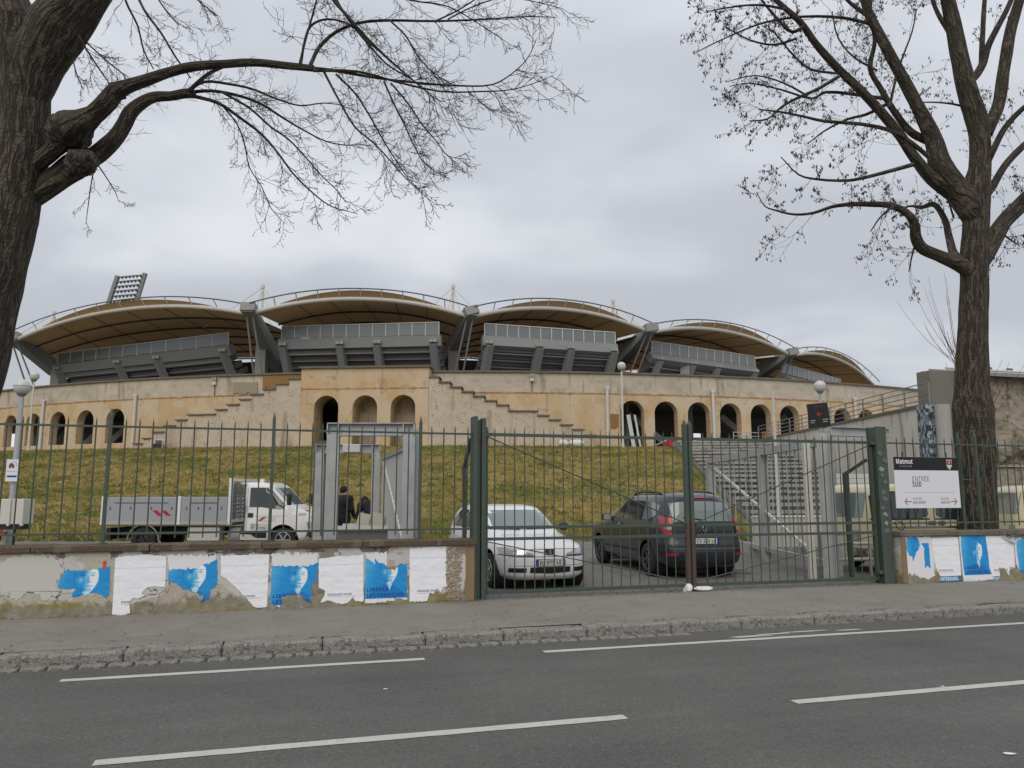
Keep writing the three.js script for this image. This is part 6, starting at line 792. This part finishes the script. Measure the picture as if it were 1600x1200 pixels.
  const p2 = at(581, 800, 20.2); add(J2, 'person', 'person in black bending over the boards, half hidden by a steel column', V(p2.x, 0.02, p2.z), Math.PI + 0.6, [0, 1.385, 0.46]);
}
// ---------------------------------------------------------------- trees
{ // deep vertical plates broken by short cross cracks
  const ridge = (u, v) => { const w = fbm(u * 6, v * 4, 4, 6, 4, 301), a = Math.abs(fbm(u * 30 + w * 3, v * 5, 4, 30, 5, 302) - 0.5) * 2, b = Math.abs(fbm(u * 16, v * 30 + w * 2, 3, 16, 30, 305) - 0.5) * 2; return clamp(sst(0.0, 0.36, a) * (0.5 + 0.5 * sst(0.0, 0.2, b))); };
  M.bark = std({ map: tex(512, 1024, (u, v) => { const k = ridge(u, v), f = fbm(u * 60, v * 30, 4, 60, 30, 303), m = fbm(u * 5, v * 6, 4, 5, 6, 304); let c = mix3([0.03, 0.024, 0.019], [0.115, 0.094, 0.073], k); c = mix3(c, [0.19, 0.165, 0.135], sst(0.5, 0.7, f) * 0.6 * k); c = mix3(c, [0.075, 0.072, 0.045], sst(0.52, 0.7, m) * 0.5); return c; }, 1 / 1.5, 1 / 2), bumpMap: grey(512, 1024, (u, v) => 0.8 * ridge(u, v) + 0.2 * fbm(u * 60, v * 30, 4, 60, 30, 303), 1 / 1.5, 1 / 2), bumpScale: 0.035, roughness: 0.95 });
}
M.barkDark = M.bark.clone(); M.barkDark.color = L(0.76, 0.75, 0.73); M.twig = std({ color: L(0.05, 0.042, 0.033), roughness: 0.9 }); M.catkin = std({ color: L(0.055, 0.035, 0.03), roughness: 0.9 });
function grow(list) { const [x, y, w] = list[list.length - 1], p = list[list.length - 2]; if (y > 5) return list; const l = Math.hypot(x - p[0], y - p[1]), dx = (x - p[0]) / l, dy = (y - p[1]) / l, k = 40 + 11 * w; return [...list, [x + dx * k, y + dy * k, w * 0.72], [x + dx * k * 1.9 + 14, y + dy * k * 2, w * 0.4], [x + dx * k * 2.6 - 8, y + dy * k * 3, w * 0.1]]; } // limbs go on above the picture
function trace(list0, D0, drift = 0) { const list = grow(list0); // measured outline points: [px, py, radius px]
  const n = list.length - 1, pts = list.map(([x, y], i) => at(x, y, D0 + drift * i / n)), rr = list.map(([, , r], i) => r / 1185 * (D0 + drift * i / n)); return [pts, rr];
}
const thin = (g) => g; const UP = V(0, 1, 0);
// fine twigs growing along a branch: each forks again; hang = pull of gravity, tips collects the ends
function sprout(out, tips, r, pts, radii, n, len, hang, level, from = 0.12) {
  const cv = new THREE.CatmullRomCurve3(pts, false, 'centripetal');
  for (let i = 0; i < n; i++) {
    const u = from + (1 - from) * ((i + r()) / n), p = cv.getPoint(Math.min(u, 0.999)), t = cv.getTangent(Math.min(u, 0.999)); const side = V(r() - 0.5, r() - 0.5, r() - 0.5).cross(t).normalize(); const ang = 0.45 + 0.7 * r(); const d = t.clone().multiplyScalar(Math.cos(ang)).addScaledVector(side, Math.sin(ang)); d.y -= hang * (0.6 + 0.6 * r()); d.normalize();
    const L0 = len * (0.45 + 0.8 * r()) * (1 - 0.35 * u), q = [p.clone()], st = 4; let dir = d.clone(), cur = p.clone(); for (let k = 0; k < st; k++) { dir.x += (r() - 0.5) * 0.5; dir.y += (r() - 0.5) * 0.4 - hang * 0.22 + (k > 1 ? hang * 0.45 + 0.12 : 0); dir.z += (r() - 0.5) * 0.5; dir.normalize(); cur = cur.clone().addScaledVector(dir, L0 / st); q.push(cur); }
    const r0 = level === 2 ? 0.0054 : level === 1 ? 0.004 : 0.0032; out.push([q, r0, 0.002]); if (level > 0) sprout(out, tips, r, q, null, level === 2 ? 4 + Math.floor(3 * r()) : 2 + Math.floor(2.6 * r()), L0 * 0.56, hang * 0.6, level - 1, 0.2); if (tips) tips.push(q[4], level < 2 ? q[3] : null, level === 0 ? q[2] : null);
  }
}
function twigMesh(list) { // three-sided slips
  const P = [], I = []; let b = 0; const ax = V(0, 0, 0), s1 = V(0, 0, 0), s2 = V(0, 0, 0);
  for (const [q, r0, r1] of list) { for (let k = 0; k < q.length; k++) { ax.copy(q[Math.min(k + 1, q.length - 1)]).sub(q[Math.max(0, k - 1)]).normalize(); s1.set(0.3, 0.2, 0.9).cross(ax).normalize(); s2.copy(ax).cross(s1); const r = mix(r0, r1, k / (q.length - 1)); for (let j = 0; j < 3; j++) { const a = j * 2.0944; P.push(q[k].x + (s1.x * Math.cos(a) + s2.x * Math.sin(a)) * r, q[k].y + (s1.y * Math.cos(a) + s2.y * Math.sin(a)) * r, q[k].z + (s1.z * Math.cos(a) + s2.z * Math.sin(a)) * r); } } for (let k = 0; k < q.length - 1; k++) for (let j = 0; j < 3; j++) { const a = b + k * 3 + j, c = b + k * 3 + (j + 1) % 3; I.push(a, c, a + 3, c, c + 3, a + 3); } b += q.length * 3; }
  const g = new THREE.BufferGeometry(); g.setAttribute('position', new THREE.Float32BufferAttribute(P, 3)); g.setIndex(I); g.computeVertexNormals(); return g;
}
{ // the left tree
  const D = 11.2, t = thing('bare_tree', 'old leaning bare tree at the left edge, burred limbs reaching over the street', 'tree'), r = rng(401), twigs = [];
  const tr = trace([[-118, 960, 60], [-102, 840, 56], [-88, 740, 54], [-74, 650, 52], [-46, 560, 49], [-22, 460, 46], [2, 370, 44], [18, 300, 44], [28, 250, 42], [34, 190, 39], [37, 130, 39], [41, 95, 44], [48, 50, 56]], D); part('trunk', limb(tr[0], tr[1], 40, 12, 0.05, 41, 26), M.barkDark, t);
  for (const [x, y, rp, k] of [[112, 203, 33, 1], [126, 254, 24, 2], [183, 143, 15, 3], [96, 216, 22, 5]]) { const g = new THREE.IcosahedronGeometry(1, 5), p = g.attributes.position, c = at(x, y, k === 4 ? D : D - 0.15), R = rp / 1185 * D; for (let i = 0; i < p.count; i++) { const a = p.getX(i), b = p.getY(i), e = p.getZ(i), n = R * (0.72 + 0.55 * fbm(a * 3 + b * 2 + k * 7, e * 3 + b * 2.4, 4)); p.setXYZ(i, c.x + a * n, c.y + b * n * 0.92, c.z + e * n); } g.computeVertexNormals(); part('burr', mergeVertices(g), M.barkDark, t); }
  const big = (list, drift, rough = 0.07, sub = 7, seg = 20) => { const q = trace(list, D, drift); part('limb', limb(q[0], q[1], seg, sub, rough, Math.round(list[0][1]) + 3, 8), M.barkDark, t); sprout(twigs, null, r, q[0], null, 22, 1.2, 0.05, 2, 0.5); return q; };
  big([[42, 185, 22], [48, 135, 34], [62, 88, 43], [86, 45, 45], [118, 5, 41], [150, -40, 38], [185, -110, 34]], -0.4); big([[36, 170, 24], [32, 115, 34], [24, 65, 40], [12, 25, 40], [-2, -20, 36], [-25, -90, 32]], 0.4);
  const A = [[[22, 280, 11], [50, 260, 13], [82, 235, 13], [100, 212, 20], [115, 200, 25], [130, 190, 20], [148, 178, 14], [168, 160, 15], [182, 143, 13.5], [200, 135, 11], [230, 125, 9.6], [262, 114, 8.4], [300, 104, 7.4], [350, 100, 6.5], [400, 98, 6], [450, 103, 5.6], [490, 107, 5]], [[8, 335, 12], [34, 318, 17], [60, 300, 18.5], [92, 277, 19], [112, 262, 21], [130, 250, 20], [148, 244, 14], [168, 228, 13.5], [182, 214, 12.5], [194, 196, 11.8], [204, 177, 11], [222, 161, 9.4], [240, 152, 8], [268, 150, 7], [292, 146, 7.4], [306, 148, 6]]];
  for (const [i, l] of A.entries()) { const q = trace(l, D, -1.0 + i * 1.6); part('limb', limb(q[0], q[1], 18, 7, 0.11, 60 + i, 7), M.barkDark, t); sprout(twigs, null, r, q[0], null, 16, 0.5, 0.05, 1, 0.25); }
  const e1 = D - 1.0, e2 = D + 0.6;
  const thinB = [
    [e1, -0.5, [[488, 107, 5], [520, 110, 4], [590, 122, 3], [660, 130, 2.5], [720, 134, 2.2], [770, 132, 1.8], [800, 115, 1.4], [825, 90, 1.1], [838, 62, 0.8]], 34, 0.42], [e1, -1.2, [[490, 110, 4.5], [560, 112, 3], [620, 128, 2.6], [690, 143, 2.2], [750, 143, 1.8], [800, 140, 1.3], [840, 128, 1], [864, 118, 0.7]], 34, 0.42],
    [e1, 0.8, [[485, 102, 5], [498, 75, 4.5], [525, 50, 4], [560, 36, 3.6], [600, 32, 3.2], [680, 33, 2.6], [760, 30, 2], [820, 26, 1.4], [870, 27, 0.8]], 38, 0.42], [e1, 0.5, [[470, 102, 3.5], [476, 65, 3.2], [486, 40, 3], [510, 30, 2.5], [545, 38, 2], [580, 70, 1.4], [610, 95, 1]], 16, 0.35], [e1, -0.3, [[468, 100, 3], [478, 60, 2.8], [488, 25, 2.5], [497, -10, 2]], 10, 0.35],
    [e1, -0.6, [[505, 110, 3], [532, 161, 2.4], [555, 199, 2.1], [581, 221, 1.9], [600, 240, 1.6], [626, 270, 1.3], [652, 296, 1], [682, 321, 0.7]], 30, 0.36], [e1, 0.4, [[525, 116, 2.6], [555, 146, 2.3], [577, 180, 2], [600, 221, 1.7], [619, 251, 1.4], [637, 278, 1.1], [660, 300, 0.7]], 26, 0.34], [e1, -1.4, [[600, 127, 2.4], [615, 161, 2.1], [634, 199, 1.9], [649, 232, 1.5], [667, 259, 1.1], [701, 279, 0.7]], 24, 0.34], [e1, -0.9, [[611, 130, 2.2], [637, 161, 2], [660, 195, 1.7], [682, 221, 1.4], [701, 244, 1], [735, 249, 0.7]], 24, 0.34],
    [e1, -0.2, [[505, -30, 4], [521, 0, 4], [540, 22, 3.8], [570, 56, 3.4], [600, 86, 3], [626, 109, 2.4], [652, 131, 1.9], [675, 150, 1.4], [690, 160, 0.8]], 24, 0.4], [e1, 0.3, [[512, -30, 3.4], [530, 8, 3.2], [552, 40, 3], [578, 72, 2.6], [604, 100, 2], [640, 122, 1.4]], 14, 0.35], [e1, 0.5, [[607, 30, 2.2], [634, 56, 2], [652, 86, 1.7], [675, 112, 1.3], [705, 131, 0.8]], 18, 0.35], [e1, 0.9, [[680, 33, 2], [712, 18, 1.8], [738, 2, 1.6], [770, -20, 1.3]], 12, 0.4], [e1, 0.9, [[700, 30, 1.8], [740, 10, 1.6], [790, -4, 1.3], [850, 6, 1], [880, 14, 0.7]], 18, 0.4], [e1, 0.9, [[590, -20, 2.4], [640, 0, 2], [700, 10, 1.6], [760, 45, 1.2], [790, 65, 0.8]], 20, 0.4],
    [e2, -0.8, [[292, 146, 5.5], [308, 130, 5], [328, 114, 4.6], [350, 104, 4]], 6, 0.4], [e2, -0.4, [[292, 142, 4], [319, 128, 3.4], [356, 131, 3], [394, 139, 2.6], [431, 154, 2.2], [469, 165, 1.8], [506, 161, 1.4], [540, 165, 0.8]], 28, 0.36], [e2, 0.5, [[296, 144, 4.4], [330, 142, 3.8], [367, 148, 3.4], [405, 161, 3], [442, 184, 2.5], [472, 202, 2], [510, 221, 1.6], [544, 227, 1.2], [570, 225, 0.7]], 34, 0.38],
    [e2, -1.0, [[302, 150, 4.6], [341, 161, 4], [375, 184, 3.5], [409, 210, 3], [435, 240, 2.6], [457, 270, 2.2], [487, 300, 1.8], [517, 322, 1.3], [559, 334, 0.7]], 40, 0.38], [e2, 0.2, [[345, 143, 3], [390, 169, 2.6], [424, 199, 2.3], [450, 217, 2], [476, 244, 1.7], [502, 274, 1.4], [525, 296, 1.1], [540, 315, 0.7]], 32, 0.36], [e2, 0.9, [[345, 162, 2], [371, 195, 1.7], [382, 225, 1.5], [390, 262, 1.3], [409, 292, 1.1], [424, 326, 0.9], [446, 350, 0.6]], 26, 0.36],
    [e2, 0.3, [[148, 258, 1.6], [142, 290, 1.3], [138, 320, 1], [134, 350, 0.6]], 5, 0.25], [e2, -0.2, [[152, 256, 1.6], [168, 280, 1.3], [180, 300, 1], [186, 316, 0.6]], 5, 0.22], [D - 0.4, 0.3, [[185, -30, 3], [200, 10, 2.8], [215, 40, 2.4], [225, 80, 2], [240, 108, 1.4]], 12, 0.32], [D - 0.4, -0.3, [[205, -30, 3.2], [225, 15, 3], [252, 52, 2.6], [275, 90, 2.2], [298, 122, 1.5]], 14, 0.32], [D - 0.2, 0, [[122, 55, 2.6], [140, 85, 2.2], [158, 112, 1.8], [175, 136, 1.2]], 14, 0.34], [D, 0.2, [[128, 60, 2], [150, 80, 1.7], [172, 100, 1.4], [196, 118, 0.9]], 14, 0.3], [D, -0.3, [[110, 75, 2], [118, 110, 1.5], [130, 140, 1]], 8, 0.25], [D - 0.4, 0.2, [[290, -30, 2], [310, 0, 1.6], [340, 25, 1.1]], 10, 0.3], [D - 0.4, 0, [[235, -20, 2], [262, 20, 1.6], [280, 40, 1]], 8, 0.3],
  ];
  for (const [d, drift, list, n, len] of thinB) { const q = trace(list.map(([x, y, w]) => [x, y, w * 0.7]), d, drift); part('branch', limb(q[0], q[1], 6, 3), M.barkDark, t); sprout(twigs, null, r, q[0], null, Math.round(n * 0.66), len * 1.85, 0.26, 2, 0.06); }
  const m = part('twigs', twigMesh(twigs), M.twig, t); m.userData.kind = 'stuff';
}
{ // the right tree
  const D = 15.8, t = thing('budding_tree', 'tall dark tree behind the right fence, bare limbs hung with catkins', 'tree'), r = rng(402), twigs = [], tips = [];
  const tr = trace([[1528, 960, 38], [1528, 880, 29], [1527, 800, 26.5], [1525, 720, 27], [1522, 670, 28], [1520, 640, 28], [1519, 612, 24], [1519, 560, 22], [1521, 500, 20], [1522, 440, 19.8], [1522, 405, 21], [1524, 370, 18.5], [1525, 330, 19], [1526, 295, 21], [1529, 265, 15]], D); part('trunk', limb(tr[0], tr[1], 36, 12, 0.05, 43, 22), M.barkDark, t);
  const limbs = [
    [0, [[1528, 300, 15], [1531, 270, 16], [1531, 215, 15], [1524, 180, 16], [1515, 155, 15], [1503, 105, 14], [1490, 42, 12], [1481, 0, 11], [1470, -60, 9]]], [0.5, [[1540, 210, 10], [1549, 190, 10], [1560, 165, 9.5], [1568, 112, 9], [1580, 45, 8.5], [1593, 0, 8], [1606, -50, 7]]], [-0.6, [[1525, 345, 18], [1511, 320, 19], [1495, 296, 18], [1472, 266, 18], [1458, 217, 13], [1433, 165, 10], [1405, 112, 9], [1377, 60, 8], [1356, 18, 7], [1347, -20, 6]]], [-1.4, [[1492, 305, 12], [1474, 292, 12], [1454, 277, 10], [1426, 242, 8], [1405, 210, 8], [1370, 168, 7.5], [1339, 136, 7], [1307, 105, 6.4], [1276, 70, 5.6], [1251, 35, 5], [1220, 7, 4], [1190, -20, 3]]], [0.3, [[1460, 224, 7], [1440, 216, 6.4], [1423, 206, 6], [1395, 171, 5], [1377, 140, 4.5], [1360, 108, 4], [1367, 63, 3.4], [1360, 20, 3], [1362, -20, 2.4]]],
    [-1.2, [[1524, 430, 13], [1510, 420, 12], [1494, 411, 11], [1465, 399, 9], [1440, 387, 9], [1431, 370, 8.5], [1429, 352, 7.5], [1420, 336, 6], [1395, 322, 5], [1360, 319, 4.4], [1325, 319, 3.6]]], [0.8, [[1500, 408, 8], [1490, 396, 6.5], [1483, 371, 5.4], [1476, 343, 4.6], [1458, 319, 4], [1440, 324, 3], [1424, 322, 1.8], [1405, 326, 0.8]]], [1.0, [[1526, 418, 14], [1539, 397, 14], [1550, 378, 13.5], [1566, 350, 12], [1600, 315, 12], [1640, 280, 10], [1690, 250, 8]]], [0.8, [[1535, 310, 7], [1549, 294, 6], [1570, 259, 5.4], [1600, 227, 5], [1650, 185, 4]]], [-0.6, [[1538, 262, 6], [1549, 241, 5], [1570, 200, 4.4], [1600, 168, 4], [1640, 140, 3]]], [-0.3, [[1508, 130, 7], [1521, 122, 6.4], [1535, 101, 6], [1545, 70, 5], [1577, 7, 4], [1590, -30, 3]]], [0.5, [[1533, 100, 4], [1535, 60, 4], [1537, 20, 3.6], [1540, -20, 3]]], [0.3, [[1505, 110, 4.5], [1488, 60, 4], [1465, 20, 3.4], [1450, -20, 3]]],
  ];
  const nb = [16, 14, 18, 28, 15, 11, 8, 12, 8, 7, 9, 6, 7];
  limbs.forEach(([drift, list], i) => { const q = trace(list, D, drift); part('limb', limb(q[0], q[1], 14, 5, i < 3 ? 0.07 : 0.05, 80 + i, 6), M.barkDark, t); if (nb[i]) sprout(twigs, tips, r, q[0], null, nb[i], 1.15, 0.06, 2, i < 2 ? 0.55 : 0.3); });
  const thinB = [
    [-0.6, -0.8, [[1451, 245, 4], [1416, 217, 3.8], [1388, 203, 3.4], [1346, 194, 3], [1286, 189, 2.6], [1255, 182, 2.1], [1220, 175, 1.6], [1185, 171, 1]], 30], [-1, -0.6, [[1311, 119, 3], [1276, 140, 2.8], [1244, 154, 2.4], [1220, 168, 2], [1199, 186, 1.6], [1171, 189, 1]], 24], [0.1, -1.4, [[1381, 154, 3], [1346, 149, 2.8], [1290, 144, 2.4], [1269, 154, 2], [1220, 140, 1.6], [1171, 130, 1], [1140, 135, 0.7]], 28], [0.1, 0.8, [[1385, 163, 3], [1353, 179, 2.5], [1325, 186, 2], [1286, 206, 1.3], [1262, 225, 0.8]], 18], [-0.8, -0.6, [[1427, 257, 3.6], [1395, 266, 3.2], [1353, 277, 2.8], [1325, 282, 2.4], [1276, 280, 1.9], [1248, 273, 1.4], [1220, 245, 0.8]], 22], [-1.2, -0.4, [[1328, 319, 3.4], [1300, 323, 2.8], [1270, 333, 2.3], [1240, 335, 1.8], [1213, 329, 1.4], [1195, 322, 1], [1182, 300, 0.6]], 18],
    [-1, 0.4, [[1255, 42, 3], [1238, 50, 2.8], [1215, 30, 2.3], [1190, 0, 1.8], [1175, -20, 1.4]], 14], [-0.3, -1.5, [[1362, 38, 3], [1318, 28, 2.6], [1255, 26, 2.1], [1195, 35, 1.7], [1150, 52, 1.3], [1111, 70, 1], [1084, 84, 0.6]], 34], [-1, 1, [[1311, 115, 2.4], [1266, 108, 2], [1234, 80, 1.6], [1210, 52, 1], [1190, 40, 0.7]], 18], [-0.2, 1, [[1355, 24, 4], [1330, 6, 3.2], [1305, -20, 2.6]], 8], [-1.4, -0.5, [[1230, 15, 2.4], [1190, 8, 2], [1150, 10, 1.5], [1105, 18, 0.9]], 20], [-1.2, 0.5, [[1245, 60, 2.2], [1210, 70, 1.8], [1170, 62, 1.4], [1130, 40, 0.9]], 18], [-1, 0.3, [[1262, 150, 2], [1225, 130, 1.6], [1180, 118, 1.2], [1135, 128, 0.7]], 16], [-0.5, 0.6, [[1390, 168, 2.4], [1398, 130, 2], [1410, 90, 1.6], [1425, 50, 1.2], [1432, 15, 0.8]], 14], [-0.2, 1, [[1370, 110, 2], [1335, 90, 1.7], [1310, 60, 1.4], [1300, 20, 1]], 14], [0, 0.8, [[1528, 180, 2.2], [1500, 165, 1.8], [1465, 160, 1.4], [1435, 160, 0.9]], 8], [0.3, 0.6, [[1490, 340, 1.8], [1478, 300, 1.2], [1470, 275, 0.8]], 6], [-1.2, 0.2, [[1395, 322, 2], [1375, 340, 1.4], [1360, 362, 0.9]], 8], [-1.2, 0.6, [[1432, 375, 2], [1425, 400, 1.3], [1420, 425, 0.8]], 6], [0.5, 0.3, [[1560, 360, 2], [1575, 372, 1.5], [1590, 382, 1]], 5],
  ];
  for (const [d, drift, list, n] of thinB) { const q = trace(list, D + d, drift); part('branch', limb(q[0], q[1], 6, 3), M.barkDark, t); sprout(twigs, tips, r, q[0], null, Math.round(n * 0.4), 1.05, 0.14, 2, 0.08); }
  // water shoots from the trunk
  const shoots = []; for (let i = 0; i < 34; i++) { const lo = i < 20, p = lo ? at(1496 + 6 * r(), 562 + 20 * r(), D - 0.3) : at(1500 + 44 * r(), 600 + 45 * r(), D - 0.42), q = [p]; const dir = V(lo ? -0.9 * r() - 0.1 : (r() - 0.5) * 1.6, lo ? 0.2 + r() * 0.8 : 0.1 + r() * 0.7, (r() - 0.3) * 0.8).normalize(); let c = p; const l = lo ? 0.6 + 1.5 * r() : 0.4 + 0.8 * r(); for (let k = 0; k < 5; k++) { dir.y += 0.22; dir.x += (r() - 0.5) * 0.12; dir.normalize(); c = c.clone().addScaledVector(dir, l / 5); q.push(c); } shoots.push([q, 0.0062, 0.0024]); }
  const sm = part('water_shoots', twigMesh(shoots), std({ color: L(0.13, 0.085, 0.055) }), t); sm.userData.kind = 'stuff';
  const m = part('twigs', twigMesh(twigs), M.twig, t); m.userData.kind = 'stuff';
  const ends = tips.filter(Boolean), g = new THREE.OctahedronGeometry(1, 0); const P = []; const pg = g.attributes.position; for (const e of ends) { if (r() < 0.58) continue; const n = 1 + Math.floor(r() * 1.7); for (let k = 0; k < n; k++) { const sx = 0.007 + 0.008 * r(), sy = 0.018 + 0.026 * r(), ox = (r() - 0.5) * 0.05, oz = (r() - 0.5) * 0.05, a = (r() - 0.5) * 1.2; for (let i = 0; i < pg.count; i++) { const x = pg.getX(i) * sx, y = pg.getY(i) * sy - sy * 0.8; P.push(e.x + ox + x * Math.cos(a) - y * Math.sin(a), e.y + x * Math.sin(a) + y * Math.cos(a), e.z + oz + pg.getZ(i) * sx); } } }
  const cg = new THREE.BufferGeometry(); cg.setAttribute('position', new THREE.Float32BufferAttribute(P, 3)); cg.computeVertexNormals(); const ck = part('catkins', cg, M.catkin, t); ck.userData.kind = 'stuff'; console.log('twigs', twigs.length, 'tips', ends.length);
}
renderer.render(scene, camera);
